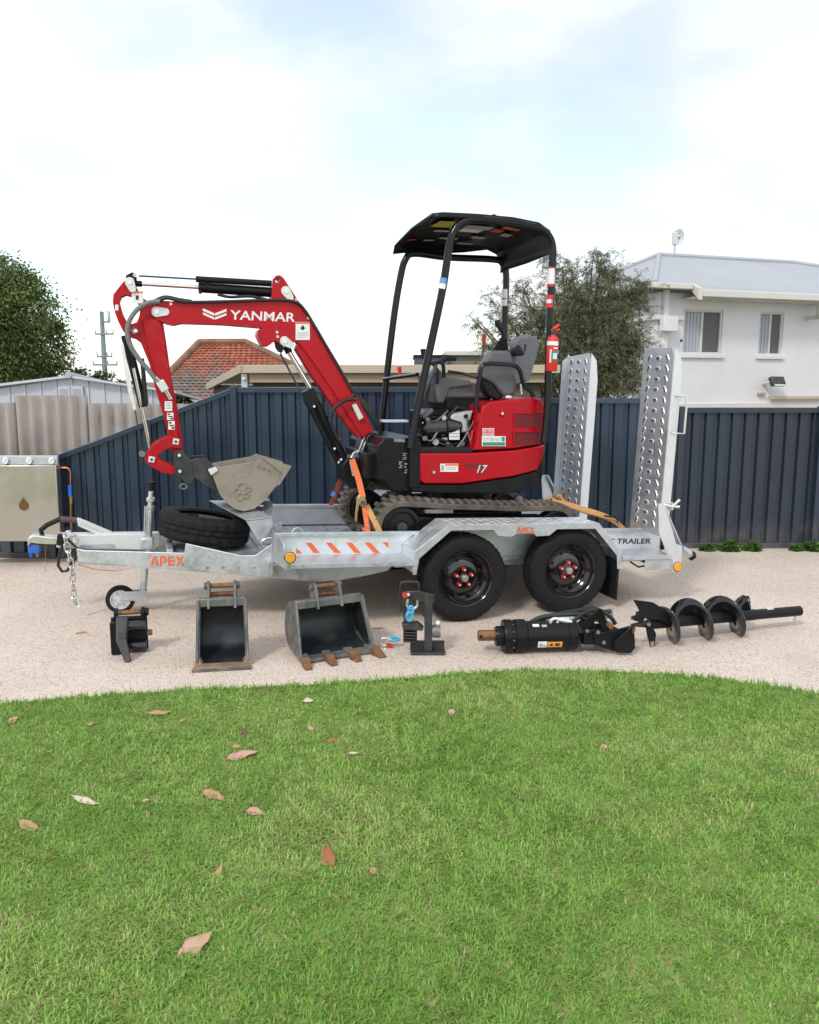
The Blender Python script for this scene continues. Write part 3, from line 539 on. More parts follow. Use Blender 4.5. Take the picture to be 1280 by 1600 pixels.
# ------------------------------------------------------------------ power pole
py_ = 60.0; pb = W(165, 600, py_)
t = thing('power_pole', 'distant grey power pole with three crossarms left of the excavator', 'pole', (pb.x, py_, -0.06))
zt = W(165, 487, py_).z; MB().tube([(pb.x, py_, -0.06), (pb.x, py_, zt)], [0.2, 0.15], 10).build('shaft', M['pole'], t)
for (yy, a, b) in ((503, 160, 173), (522, 150, 178), (557, 153, 176), (570, 147, 184)):
    z = W(165, yy, py_).z; MB().box2((W(a, yy, py_).x, py_ - 0.2, z - 0.06), (W(b, yy, py_).x, py_ - 0.06, z + 0.06)).build('crossarm', M['pole'], t)
    for e in (a, b, (a + b) / 2 + 4): MB().cyl((W(e, yy, py_).x, py_ - 0.13, z + 0.06), (W(e, yy, py_).x, py_ - 0.13, z + (0.75 if yy < 510 else 0.3)), 0.05, 0.035, 8).build('insulator', M['pole'], t)
wi = thing('power_lines', 'thin power lines in the pale sky between boom and canopy', 'power line', (W(600, 505, 60).x, 60, 0))
for (ya, yb) in ((508, 524), (514, 531), (520, 536)):
    P, Q = W(430, ya - 3, 60), W(1150, yb + 8, 60); MB().tube([P.lerp(Q, k / 12) - Vector((0, 0, 0.5 * math.sin(math.pi * k / 12))) for k in range(13)], 0.008, 5).build('wire', M['pole'], wi)
# ------------------------------------------------------------------ trees
def leaf_mesh(name, pts, dirs, size, ratio, cols, droop=0.0):
    n = len(pts); d = dirs / np.linalg.norm(dirs, axis=1)[:, None]; r = rng.normal(size=(n, 3)); s = np.cross(d, r); s /= np.linalg.norm(s, axis=1)[:, None]
    sz = size[:, None]; co = np.zeros((n, 4, 3)); co[:, 0] = pts; co[:, 1] = pts + d * sz * 0.5 + s * sz * ratio; co[:, 2] = pts + d * sz; co[:, 2, 2] -= droop * size; co[:, 3] = pts + d * sz * 0.5 - s * sz * ratio
    return mesh_tris(name, co.reshape(-1, 3), 2, 4, [(0, 1, 2, 3)], cols, M['leaf'])
def broadleaf(name, label, base, lobes, trunk_r, leaves, lsize, c_lo, c_hi, group=None, cat='tree', clump=0.22):
    t = thing(name, label, cat, base, group=group); b = Vector(base); tk = MB(); cen = sum((Vector(l[0]) for l in lobes), Vector()) / len(lobes)
    if trunk_r:
        fork = b.lerp(Vector((cen.x, cen.y, cen.z)), 0.45); tk.tube([b, b.lerp(fork, 0.5) + Vector((0.05, 0, 0)), fork], [trunk_r, trunk_r * 0.8, trunk_r * 0.6], 9)
        for c, r in lobes: c = Vector(c); tk.tube([fork, fork.lerp(c, 0.5) + Vector((0, 0, -0.1 * r)), c + Vector((0, 0, 0.4 * r))], [trunk_r * 0.5, trunk_r * 0.3, trunk_r * 0.08], 7)
        tk.build('trunk', M['bark'], t)
    P = []; D = []; C_ = []; vol = np.array([r ** 2 for c, r in lobes]); vol = vol / vol.sum()
    for (c, r), f in zip(lobes, vol):
        ncl = max(6, int(leaves * f / 60)); cc_ = rng.normal(size=(ncl, 3)); cc_ /= np.linalg.norm(cc_, axis=1)[:, None]; rad = r * rng.uniform(0.45, 1.05, ncl) ** 0.7
        cp = np.array(c) + cc_ * rad[:, None] * np.array([1, 1, 0.9]); tone = rng.uniform(0, 1, ncl)
        for j in range(ncl):
            m_ = 60; pp = cp[j] + rng.normal(size=(m_, 3)) * r * clump * np.array([1, 1, 0.75]); dd = cc_[j] + rng.normal(size=(m_, 3)) * 0.9 + np.array([0, 0, -0.25])
            P.append(pp); D.append(dd); k = np.clip(tone[j] + rng.normal(size=m_) * 0.22, 0, 1)[:, None]; C_.append(np.array(c_lo) * (1 - k) + np.array(c_hi) * k)
    P, D, C_ = np.concatenate(P), np.concatenate(D), np.concatenate(C_); me = leaf_mesh('crown', P - np.array(base), D, rng.uniform(0.7, 1.3, len(P)) * lsize, 0.26, C_, 0.15)
    o = bpy.data.objects.new('crown', me); COL.objects.link(o); o.parent = t; return t
def at(px, py, y): q = W(px, py, y); return (q.x, q.y, q.z)
ty = 16.0
broadleaf('leafy_tree', 'large dark green broadleaf tree at the left edge', (W(10, 600, ty).x, ty, -0.06),
          [(at(10, 455, ty), 0.62), (at(45, 490, ty), 0.62), (at(62, 535, ty + .2), 0.5), (at(-40, 480, ty), 1.0), (at(0, 540, ty), 0.8), (at(20, 575, ty + .2), 0.65), (at(-70, 560, ty), 0.9), (at(-20, 435, ty + .3), 0.5), (at(35, 445, ty), 0.35), (at(74, 505, ty), 0.28)], 0.18, 46000, 0.062, (0.04, 0.07, 0.02), (0.21, 0.28, 0.085))
broadleaf('hedge_shrub', 'green shrub foliage showing above the pale shed roof', (W(130, 600, 17).x, 17, -0.06), [(at(60, 592, 17), 0.32), (at(95, 588, 17), 0.35), (at(130, 594, 17), 0.3), (at(165, 600, 17), 0.28), (at(200, 606, 17), 0.25), (at(75, 620, 17), 0.5), (at(140, 625, 17), 0.5), (at(230, 618, 17), 0.3)], 0.08, 8000, 0.07, (0.03, 0.055, 0.015), (0.13, 0.18, 0.05), cat='shrub')
broadleaf('garden_bush', 'olive green bush in front of the tiled roof behind the fence corner', (W(285, 640, 13.5).x, 13.5, -0.06), [(at(285, 632, 13.5), 0.13), (at(272, 640, 13.5), 0.2), (at(298, 642, 13.5), 0.15)], 0.04, 1500, 0.05, (0.035, 0.05, 0.018), (0.14, 0.17, 0.06), cat='shrub', clump=0.3)
def feathery(name, label, base, lobes, strands, per, c_lo, c_hi):
    t = thing(name, label, 'tree', base); b = Vector(base); tk = MB(); fork = Vector((b.x, b.y, b.z + 0.9)); tk.tube([b, b + Vector((0.03, 0, 0.5)), fork], [0.11, 0.095, 0.08], 9)
    for c, r, wgt in lobes: c = Vector(c); tk.tube([fork, fork.lerp(c, 0.55) + Vector((0, 0, 0.05)), c + (c - fork).normalized() * r * 0.5], [0.045, 0.026, 0.004], 7)
    P = []; D = []; C_ = []; tw = []; vol = np.array([r ** 2 * wgt for c, r, wgt in lobes]); vol /= vol.sum(); fk = np.array(fork)
    for (c, r, wgt), f in zip(lobes, vol):
        out = np.array(c) - fk; out /= np.linalg.norm(out) + 1e-6
        for j in range(int(strands * f)):
            d = rng.normal(size=3) * 0.75 + out * 0.7; d /= np.linalg.norm(d); p0 = np.array(c) + rng.normal(size=3) * r * 0.33; ln = r * rng.uniform(0.45, 1.0); bend = rng.uniform(0.2, 1.1); tone = rng.random()
            s = np.linspace(0, 1, per); pts = p0 + d * (s * ln)[:, None]; pts[:, 2] -= bend * ln * s ** 2.2 * 0.6; tw.append((pts[0], pts[per // 2], pts[-1])); tan = np.gradient(pts, axis=0); tan /= np.linalg.norm(tan, axis=1)[:, None]
            for q in range(3):
                P.append(pts + rng.normal(size=pts.shape) * 0.012); D.append(rng.normal(size=pts.shape) * 0.55 + tan * 0.9 + np.array([0, 0, -0.25])); k = np.clip(tone * 0.8 + rng.normal(size=per) * 0.2, 0, 1)[:, None]; C_.append(np.array(c_lo) * (1 - k) + np.array(c_hi) * k)
    for a_, m_, e_ in tw[::2]: tk.tube([a_, m_, e_], [0.004, 0.003, 0.0015], 4, cap=False)
    tk.build('trunk', M['bark'], t)
    P, D, C_ = np.concatenate(P), np.concatenate(D), np.concatenate(C_); me = leaf_mesh('crown', P - np.array(base), D, rng.uniform(0.025, 0.058, len(P)), 0.075, C_, 0.2); o = bpy.data.objects.new('crown', me); COL.objects.link(o); o.parent = t
fy2 = 10.8
feathery('feathery_tree', 'fine-leaved feathery olive green tree behind the ramps beside the white house', (W(905, 620, fy2).x, fy2, -0.06),
         [(at(a, b_, fy2 + d_), r, wg) for a, b_, d_, r, wg in ((905, 475, 0, .42, .8), (950, 500, 0, .45, 1), (885, 520, 0, .5, 1.1), (940, 560, .1, .5, 1.5), (980, 535, 0, .32, 1), (845, 505, 0, .4, .7), (805, 520, .1, .34, .45), (785, 485, 0, .30, .3), (820, 455, 0, .28, .3), (990, 465, 0, .26, .75), (955, 445, 0, .3, .7), (925, 420, 0, .24, .5), (940, 405, 0, .16, .5), (880, 435, 0, .3, .5), (860, 410, 0, .22, .35), (890, 585, 0, .5, 1.5), (960, 590, 0, .45, 1.5), (845, 575, 0, .42, 1.0), (800, 580, 0, .35, .7), (755, 510, 0, .22, .2), (740, 500, 0, .16, .2), (765, 545, 0, .25, .3), (1000, 450, 0, .16, .8))], 3300, 14, (0.055, 0.07, 0.033), (0.34, 0.365, 0.19))
# ------------------------------------------------------------------ weeds at the fence foot
wd = [(1100, 857, 0.09, 'small low weed at the fence foot nearest the trailer tail'), (1134, 857, 0.15, 'bushy weed at the fence foot, second from the trailer'), (1170, 857, 0.13, 'upright weed at the middle of the slate fence foot'), (1238, 857, 0.07, 'tiny weed at the fence foot left of the last clump'), (1262, 857, 0.13, 'wide weed clump at the fence foot near the right edge')]
for (a, b, r, lab) in wd:
    r *= 0.5; q = G(a, b + 1); broadleaf('weed', lab, (q.x, q.y - 0.08, 0), [((q.x, q.y - 0.08, r * 0.55), r * 0.6), ((q.x + r * 0.5, q.y - 0.09, r * 0.4), r * 0.45), ((q.x - r * 0.6, q.y - 0.08, r * 0.35), r * 0.4)], 0.005, 130, 0.036, (0.03, 0.075, 0.015), (0.12, 0.24, 0.04), group='weeds along the fence', cat='weed', clump=0.4)
# ================================================================== stainless cabinet at the left
sy_ = 7.05
t = thing('water_cabinet', 'stainless steel wall cabinet with three dials and a copper pipe', 'cabinet', (W(40, 845, sy_).x, sy_, W(40, 845, sy_).z))
cx0, cx1 = W(-60, 800, sy_).x, W(92, 800, sy_).x; cz0, cz1 = W(40, 846, sy_).z, W(40, 727, sy_).z; czt = W(40, 711, sy_ + .12).z
MB().box2((cx0, sy_, cz0), (cx1, sy_ + 0.09, cz1)).build('case', M['stainless'], t, bevel=0.006)
MB().box2((cx0, sy_ + 0.05, cz1 + .001), (cx1 - 0.005, sy_ + 0.088, czt)).build('dial_panel', M['galv'], t, bevel=0.003)
for a in (8, 45, 80):
    p = W(a, 720, sy_ + .03); d = MB().cyl(p, p + Vector((0, 0.02, 0)), 0.03, 0.03, 20).build('dial', M['zinc'], t, bevel=0.003)
    MB().cyl(p + Vector((0, -0.003, 0)), p + Vector((0, -0.0005, 0)), 0.024, 0.024, 20).build('dial_face', M['white_print'], d)
    MB().box(p + Vector((0.004, -0.006, 0.004)), (0.003, 0.002, 0.03), Matrix.Rotation(0.7, 3, 'Y')).build('needle', M['blue_print'], d)
    MB().cyl(p + Vector((0, 0.01, -0.03)), p + Vector((0, 0.01, -0.055)), 0.008, 0.008, 10).build('stem', M['red_print'], d)
dc = W(37, 788, sy_ - .002)
MB().prism([(dc.x + 0.042 * math.cos(a) * (0.0 if abs(a - math.pi / 2) < 0.01 else 1), dc.z - 0.012 + 0.042 * math.sin(a) * (1.75 if abs(a - math.pi / 2) < 0.01 else 1)) for a in [math.pi / 2] + [math.pi * 0.86 + k * (1.28 * math.pi) / 14 for k in range(15)]], sy_ - 0.004, sy_ - 0.0005).build('drop_emblem', mat('bronze_emblem', (0.16, 0.09, 0.03), 0.4, 0.6), t)
pp = [W(90, 731, sy_ + .1), W(104, 731, sy_ + .1), W(108, 733, sy_ + .1), W(110, 738, sy_ + .1), W(110, 760, sy_ + .1), W(111, 850, sy_ + .1)]
MB().tube(pp, 0.009, 8).build('copper_pipe', M['copper'], t)
MB().cyl(W(90, 731, sy_ + .1), W(95, 731, sy_ + .1), 0.02, 0.02, 12).build('elbow_nut', M['copper'], t)
MB().tube([W(109, 758, sy_ + .08), W(110, 775, sy_ + .08)], 0.017, 8).build('valve_handle', M['blue_plastic'], t)
MB().tube([W(110.5, 775, sy_ + .1), W(110.8, 788, sy_ + .1)], [0.018, 0.012], 8).build('valve', mat('brass', (0.5, 0.36, 0.12), 0.35, 0.9), t)
for zq in (cz0 + 0.08, cz1 - 0.08): MB().box2((cx0 + .1, sy_ + 0.091, zq), (cx1 - 0.06, sy_ + 0.39, zq + 0.04)).build('wall_bracket', M['black_matt'], t)


# ================================================================== trailer (local x towards its tail, y away from the camera)
T = Frame(G(728, 975), 17, 2.3); GS = math.tan(R(2.3))                      # the yard falls away under the trailer: ground is z = GS * x
tr = thing('plant_trailer', 'galvanised tandem axle plant trailer with two upright perforated ramps', 'trailer', (0.3, 0.93, 0.012), T)
DZ = 0.395; YI, YF = 0.28, 1.58
# deck
MB().box2((-1.25, YI, DZ - 0.03), (1.62, YF, DZ)).build('deck', M['galv'], tr)
tread = MB()
for i in range(26):
    for j in range(14):
        a = R(45) if (i + j) % 2 else R(-45); tread.box((-1.2 + i * 0.106, YI + 0.05 + j * 0.092, DZ + 0.002), (0.055, 0.012, 0.005), Matrix.Rotation(a, 3, 'Z'))
o = tread.build('deck_tread', M['galv'], tr, smooth=False); o['kind'] = 'stuff'
# side panels with ledge, near and far
for (y0, s) in ((YI, -1), (YF, 1)):
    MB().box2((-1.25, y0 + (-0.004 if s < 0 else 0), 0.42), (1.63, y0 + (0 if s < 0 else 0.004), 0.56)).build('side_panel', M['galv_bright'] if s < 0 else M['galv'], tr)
    MB().box2((-1.25, y0 - 0.022 if s < 0 else y0 - 0.012, 0.5605), (1.63, y0 + 0.012 if s < 0 else y0 + 0.022, 0.585)).build('side_rail', M['galv'], tr, bevel=0.003)
    for (xa, xb) in ((-1.20, -0.36), (1.15, 1.552)):
        yo = 0.0 if s < 0 else YF + 0.28
        MB().box2((xa, min(yo, y0 + s * 0.005), 0.425), (xb, max(yo, y0 + s * 0.005), 0.435)).build('ledge', M['galv'], tr)
        MB().box2((xa, yo - 0.004, 0.405), (xb, yo + 0.004, 0.436)).build('ledge_lip', M['galv'], tr, bevel=0.002)
# front corner plate with marker lamp
MB().hull([Vector((-1.255, YI + 0.02, 0.60)), Vector((-1.255, YI + 0.02, 0.40)), Vector((-1.205, 0.0, 0.40)), Vector((-1.205, 0.0, 0.44)), Vector((-1.22, 0.06, 0.56))],
          [Vector((-1.250, YI + 0.02, 0.60)), Vector((-1.250, YI + 0.02, 0.40)), Vector((-1.199, 0.0, 0.40)), Vector((-1.199, 0.0, 0.44)), Vector((-1.214, 0.06, 0.56))]).build('corner_plate', M['galv'], tr)
MB().box2((-1.215, -0.004, 0.40), (-1.17, 0.02, 0.54)).build('corner_post', M['galv'], tr, bevel=0.002)
p = T.p(454, 872, -0.012); o = MB().cyl(p, p + Vector((0, 0.012, 0)), 0.030, 0.034, 20).build('marker_lamp', M['amber'], tr, bevel=0.003); o['label'] = 'round yellow marker lamp on the front corner'
MB().cyl(p + Vector((0, 0.008, 0)), p + Vector((0, 0.02, 0)), 0.037, 0.037, 20).build('lamp_base', M['black_matt'], o)
# hazard stripes printed on the panel
yp = YI - 0.0045; st = []
for k, (a, b) in enumerate(((478, 500), (509, 533), (541, 564), (570, 594))): st.append([(a, 848), (a + 9, 848), (b, 864), (b - 10, 864)])
st += [[(463, 856), (463, 865), (473, 865)], [(597, 847), (607, 847), (607, 856)]]
polys(T, st, yp, tr, M['orange_print'], 'hazard_stripes')
o = lettering('EQUIPMENT TRAILER', T.p(880, 852, yp - .001), T.p(1017, 851, yp - .001), T.p(880, 842, yp - .001), tr, M['black_print'], bold=0.02, shear=0.12)
# A-frame drawbar: two deep rails meeting at the coupling
A0, A1 = (-2.50, 0.80), (-1.10, 0.345)
prof_px = [(119, 857), (132, 860), (288, 864), (290, 849), (376, 868), (399, 868), (426, 849), (441, 845), (470, 907), (440, 904), (320, 894), (220, 886), (122, 881)]
def rail(A, B, pts, name, m, th, mirror=False):
    loop = [T.onv(a, b, A, B) for a, b in pts]; nrm = Vector((-(B[1] - A[1]), B[0] - A[0], 0)).normalized()
    if mirror: loop = [Vector((v.x, 1.86 - v.y, v.z)) for v in loop]; nrm = Vector((nrm.x, -nrm.y, 0))
    return MB().hull(loop, [v + nrm * th for v in loop]).build(name, m, tr, bevel=0.003)
rail(A0, A1, prof_px, 'drawbar_rail', M['galv'], 0.012); rail(A0, A1, prof_px, 'drawbar_rail', M['galv'], 0.012, True)
for mir in (0, 1):
    f = (lambda v: Vector((v[0], 1.86 - v[1], v[2]))) if mir else Vector
    MB().hull([f(T.onv(120, 881, A0, A1)), f(T.onv(320, 894, A0, A1)), f(T.onv(320, 894, A0, A1) + Vector((0.02, 0.06, 0))), f(T.onv(120, 881, A0, A1) + Vector((0.02, 0.06, 0)))],
              [f(T.onv(120, 880, A0, A1)) + Vector((0, 0, 0.008)), f(T.onv(320, 894, A0, A1)) + Vector((0, 0, 0.008)), f(T.onv(320, 894, A0, A1) + Vector((0.02, 0.06, 0.008))), f(T.onv(120, 881, A0, A1) + Vector((0.02, 0.06, 0.008)))]).build('rail_flange', M['galv'], tr)
MB().prism(T.poly([(442, 848), (470, 907.5), (500, 908.5), (529, 907), (570, 900), (606, 892), (613, 885), (613, 860)], 0.345), 0.345, 0.36).build('chassis_rail', M['galv'], tr, bevel=0.003)
MB().prism([(-1.20, 0.24), (-0.62, 0.235), (1.5, 0.33), (1.5, 0.41), (-1.20, 0.41)], 1.55, 1.565).build('chassis_rail', M['galv'], tr)
MB().box2((-0.42, 0.30, 0.33), (1.5, 0.36, 0.364)).build('chassis_rail', M['galv'], tr)
MB().box2((-1.9, 0.62, 0.36), (-1.86, 1.24, 0.42)).build('cross_member', M['galv'], tr, bevel=0.003)
MB().box2((-1.28, 0.30, 0.30), (-1.24, 1.56, 0.39)).build('cross_member', M['galv'], tr, bevel=0.003)
MB().prism([(-1.86, 0.64), (-1.3, 0.42), (-1.3, 1.44), (-1.86, 1.22)], 0.375, 0.385, axis='z').build('drawbar_tray', M['galv'], tr)
for k in range(6):
    q = T.onv(300 + 24 * k, 886, A0, A1); MB().cyl(q + Vector((0, -0.008, 0)), q, 0.011, 0.011, 6).build('bolt', M['zinc'], tr)
# stencilled brand on the rail (solid letters drawn as shapes)
def apex(x0, x1, yt, yb, fn, name):
    b = MB(); w4 = (x1 - x0) / 4.0; g = w4 * 0.14
    def P(u, v): return fn(x0 + u * (x1 - x0), yb + (yt - yb) * v)
    def q(*uv):
        l = [P(u, v) for u, v in uv]; b.hull([v_ + Vector((0, -0.0015, 0)) for v_ in l], l)
    s = 0.22
    q((0, 0), (0.06, 0), (0.115, 0.75), (0.115, 1), (0.08, 1)); q((0.135, 1), (0.17, 1), (s + 0.02, 0), (s - 0.05, 0), (0.135, 0.75))
    q((0.28, 0), (0.335, 0), (0.335, 1), (0.28, 1)); q((0.355, 1), (0.44, 1), (0.48, 0.85), (0.48, 0.45), (0.44, 0.3), (0.355, 0.3), (0.355, 0.48), (0.42, 0.5), (0.42, 0.8), (0.355, 0.82))
    q((0.53, 0), (0.585, 0), (0.585, 1), (0.53, 1)); [q((0.60, v), (0.72, v), (0.72, v + 0.19), (0.60, v + 0.19)) for v in (0, 0.405, 0.81)]
    q((0.76, 0), (0.83, 0), (0.90, 0.42), (0.86, 0.5)); q((0.93, 1), (1.0, 1), (0.90, 0.5), (0.86, 0.58)); q((0.76, 1), (0.83, 1), (0.88, 0.62), (0.845, 0.55)); q((0.92, 0.4), (0.955, 0.45), (1.0, 0), (0.935, 0))
    return b.build(name, M['orange_print'], tr, smooth=False)
apex(235, 287, 869, 884, lambda a, b: T.onv(a, b, A0, A1) + Vector((0, -0.002, 0)), 'lettering')
# mudguards
mg_out = [(640, 886), (655, 899), (661, 896), (662, 876), (704, 829), (770, 829), (778, 838), (800, 841), (808, 837), (833, 837), (838, 841), (860, 840), (871, 828), (931, 828), (963, 874), (964, 889), (972, 889), (971, 878), (937, 818), (701, 820), (652, 872)]
mg_top = [(-0.385, 0.36), (-0.37, 0.50), (-0.15, 0.668), (0.945, 0.668), (1.14, 0.46), (1.15, 0.35)]
out = [(-0.385, 0.345), (-0.36, 0.345), (-0.345, 0.45), (-0.135, 0.632), (0.165, 0.632), (0.2, 0.592), (0.30, 0.585), (0.335, 0.605), (0.455, 0.605), (0.48, 0.585), (0.575, 0.59), (0.63, 0.632), (0.92, 0.632), (1.105, 0.44), (1.115, 0.345), (1.15, 0.345), (1.14, 0.46), (0.945, 0.671), (-0.15, 0.671), (-0.375, 0.50)]
for (ya, yb, near) in ((0.0, 0.27, 1), (1.60, 1.87, 0)):
    mg = MB().prism(out, ya if near else yb - 0.004, ya + 0.004 if near else yb).build('mudguard', M['galv'], tr, bevel=0.0015)
    b = MB(); th = 0.004
    for (p, q) in zip(mg_top[:-1], mg_top[1:]):
        d = Vector((q[0] - p[0], 0, q[1] - p[1])).normalized(); n = Vector((-d.z, 0, d.x))
        y0_, y1_ = (ya + 0.004, yb) if near else (ya, yb - 0.004)
        lo = [Vector((p[0], y0_, p[1])), Vector((q[0], y0_, q[1])), Vector((q[0], y1_, q[1])), Vector((p[0], y1_, p[1]))]; b.hull(lo, [v + n * th for v in lo])
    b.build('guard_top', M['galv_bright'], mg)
    MB().prism([(-0.36, 0.40), (-0.36, 0.50), (-0.15, 0.66), (0.945, 0.66), (1.13, 0.46), (1.13, 0.40)], (YI - 0.012 if near else YF + 0.008), (YI - 0.007 if near else YF + 0.013)).build('inner_plate', M['galv'], mg)
    if near:
        tb = MB()
        for i in range(18):
            for j in range(4):
                a = R(40) if (i + j) % 2 else R(-40); tb.box((-0.11 + i * 0.06, 0.04 + j * 0.06, 0.6728), (0.036, 0.010, 0.0018), Matrix.Rotation(a, 3, 'Z'))
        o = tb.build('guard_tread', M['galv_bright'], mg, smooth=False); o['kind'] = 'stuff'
apex(808, 835, 824, 833, lambda a, b: T.p(a, b, -0.0022), 'lettering')
MB().box2((1.13, 0.02, GS * 1.1 + 0.07), (1.145, 0.26, 0.40)).build('mudflap', M['rubber'], tr, bevel=0.004)
# wheels
def wheel(x, yo, side):
    """yo outer face, side -1 faces the camera"""
    hz_ = GS * x + 0.298; c = (x, yo, hz_); s = -side; RT = 0.298; wdt = 0.19
    e = bpy.data.objects.new('wheel', None); COL.objects.link(e); e.parent = tr; ORG[e.name] = ORG[tr.name]
    pr = [(0.185, 0.03), (0.19, 0.012), (0.21, 0.004), (0.245, 0.0), (0.27, 0.006), (0.287, 0.02), (RT, 0.036), (RT, 0.07), (RT - 0.008, 0.073), (RT - 0.008, 0.082), (RT, 0.085), (RT, wdt - 0.085), (RT - 0.008, wdt - 0.082), (RT - 0.008, wdt - 0.073), (RT, wdt - 0.07), (RT, wdt - 0.036), (0.287, wdt - 0.02), (0.27, wdt - 0.006), (0.245, wdt), (0.21, wdt - 0.004), (0.185, wdt - 0.03)]
    MB().lathe([(r, h * s) for r, h in pr], c, (0, 1, 0), 96, bump=lambda k, j: (-0.007 if (k % 4 == 0 and 5 <= j <= 15) else (-0.003 if (k + 2) % 4 == 0 and j in (6, 15, 5, 16) else 0))).build('tyre', M['rubber'], e, angle=28)
    rp_ = [(0.188, 0.006), (0.183, 0.010), (0.176, 0.022), (0.170, 0.05), (0.155, 0.058), (0.148, 0.074), (0.135, 0.085), (0.105, 0.062), (0.075, 0.058), (0.045, 0.06), (0.045, 0.08), (0.07, 0.08), (0.16, 0.10), (0.188, 0.17)]
    MB().lathe([(r, h * s) for r, h in rp_], c, (0, 1, 0), 48).build('rim', M['black_gloss'], e, angle=50)
    for k in range(8):
        a = 2 * math.pi * (k + 0.5) / 8; q = Vector((x + 0.118 * math.cos(a), yo + s * 0.0695, hz_ + 0.118 * math.sin(a)))
        MB().lathe([(0.0, 0), (0.014, 0), (0.014, s * 0.006), (0.0, s * 0.006)], q, (0, 1, 0), 14).build('vent_hole', M['black_matt'], e)
    MB().lathe([(0.0, 0.018 * s), (0.022, 0.020 * s), (0.026, 0.03 * s), (0.026, 0.07 * s), (0.0, 0.07 * s)], c, (0, 1, 0), 24).build('hub_cap', M['zinc'], e)
    for k in range(5):
        a = 2 * math.pi * k / 5 + 0.35; q = Vector((x + 0.056 * math.cos(a), yo, hz_ + 0.056 * math.sin(a)))
        n_ = MB().cyl(q + Vector((0, s * 0.034, 0)), q + Vector((0, s * 0.062, 0)), 0.011, 0.015, 6).build('lug_nut', M['red_plastic'], e)
        MB().sphere(q + Vector((0, s * 0.034, 0)), 0.008, 8).build('nut_tip', M['zinc'], e)
for x in (0.0, 0.772):
    wheel(x, 0.025, -1); wheel(x, 1.845, 1)
for x in (0.0, 0.772): MB().cyl((x, 0.2, GS * x + 0.298), (x, 1.66, GS * x + 0.298), 0.03, n=12).build('axle', M['black'], tr)
for y in (0.38, 1.47):
    for (xa, xb) in ((-0.4, 0.34), (0.36, 1.1)):
        MB().tube([(xa, y, 0.36), ((xa + xb) / 2, y, 0.27 + GS * (xa + xb) / 2), (xb, y, 0.36)], 0.02, 6).build('leaf_spring', M['black'], tr)
    MB().prism([(0.25, 0.36), (0.45, 0.36), (0.40, 0.22), (0.30, 0.22)], y - 0.03, y + 0.03).build('spring_hanger', M['dark_steel'], tr)
# coupling
CY = 1.05
def cp(a, b, y=CY): return T.p(a, b, y)
pl = [T.xz(*q, CY - 0.05) for q in ((46, 838), (52, 836), (90, 840), (92, 851), (60, 850), (48, 848), (43, 855), (43, 843))]
MB().prism(pl, CY - 0.05, CY + 0.05).build('coupling_head', M['zinc'], tr, bevel=0.012)
MB().prism(T.poly([(88, 836), (250, 834), (248, 852), (240, 860), (88, 856)], CY - 0.055), CY - 0.055, CY + 0.055).build('coupling_body', M['cream_zinc'], tr, bevel=0.006)
MB().prism(T.poly([(125, 852), (178, 850), (181, 853), (178, 857), (125, 857)], CY - 0.057), CY - 0.058, CY - 0.056).build('slot_groove', M['galv'], tr)
MB().tube([cp(66, 836), cp(64, 828), cp(74, 820), cp(94, 811)], [0.016, 0.017, 0.017, 0.017], 8).build('brake_lever', M['black_matt'], tr)
MB().tube([cp(94, 811), cp(121, 813)], 0.020, 10).build('lever_grip', mat('purple_grip', (0.09, 0.05, 0.07), 0.6), tr)
MB().prism(T.poly([(120, 810), (126, 812), (178, 834), (150, 835), (122, 822)], CY - 0.03), CY - 0.03, CY + 0.03).build('lever_bracket', M['cream_zinc'], tr, bevel=0.003)
for k in range(6): q = cp(128 + 6.2 * k, 818 + 2.6 * k, CY - 0.032); MB().cyl(q, q + Vector((0, 0.004, 0)), 0.005, n=8).build('rivet', M['galv'], tr)
MB().box(cp(54, 858), (0.075, 0.07, 0.05)).build('coupling_lock', M['blue_plastic'], tr, bevel=0.01)
for a in (48, 58): MB().tube([cp(a, 860), cp(a + 1, 870)], 0.010, 8).build('lock_pin', M['blue_plastic'] if a < 50 else M['copper'], tr)
MB().tube([cp(71, 852), cp(71, 878)], 0.0025, 5).build('wire', M['copper'], tr); MB().tube([cp(69.5, 878), cp(69, 892), cp(71.5, 893), cp(71, 878)], 0.003, 6).build('clip', M['zinc'], tr)
MB().box(cp(96, 843, CY - 0.09), (0.055, 0.06, 0.075), Matrix.Rotation(0.1, 3, 'Y')).build('plug_holder', M['black_matt'], tr, bevel=0.006)
MB().tube([cp(98, 850, CY - 0.11), cp(92, 870, CY - 0.11), cp(91, 884, CY - 0.11), cp(97, 893, CY - 0.11), cp(105, 892, CY - 0.11), cp(110, 882, CY - 0.11), cp(122, 868, CY - 0.12)], 0.010, 8).build('cable', M['hose'], tr)
MB().box(cp(124, 863, CY - 0.13), (0.06, 0.05, 0.05), Matrix.Rotation(0.5, 3, 'Y')).build('plug', M['black_matt'], tr, bevel=0.006)
MB().tube([cp(105, 842, CY - 0.12), cp(126, 862, CY - 0.13)], 0.008, 8).build('cable', M['hose'], tr)
MB().tube([cp(122, 882, CY - 0.1), cp(150, 890, CY - 0.1), cp(180, 892, CY - 0.1), cp(212, 885, CY - 0.12)], 0.003, 6).build('brake_cable', M['copper'], tr)
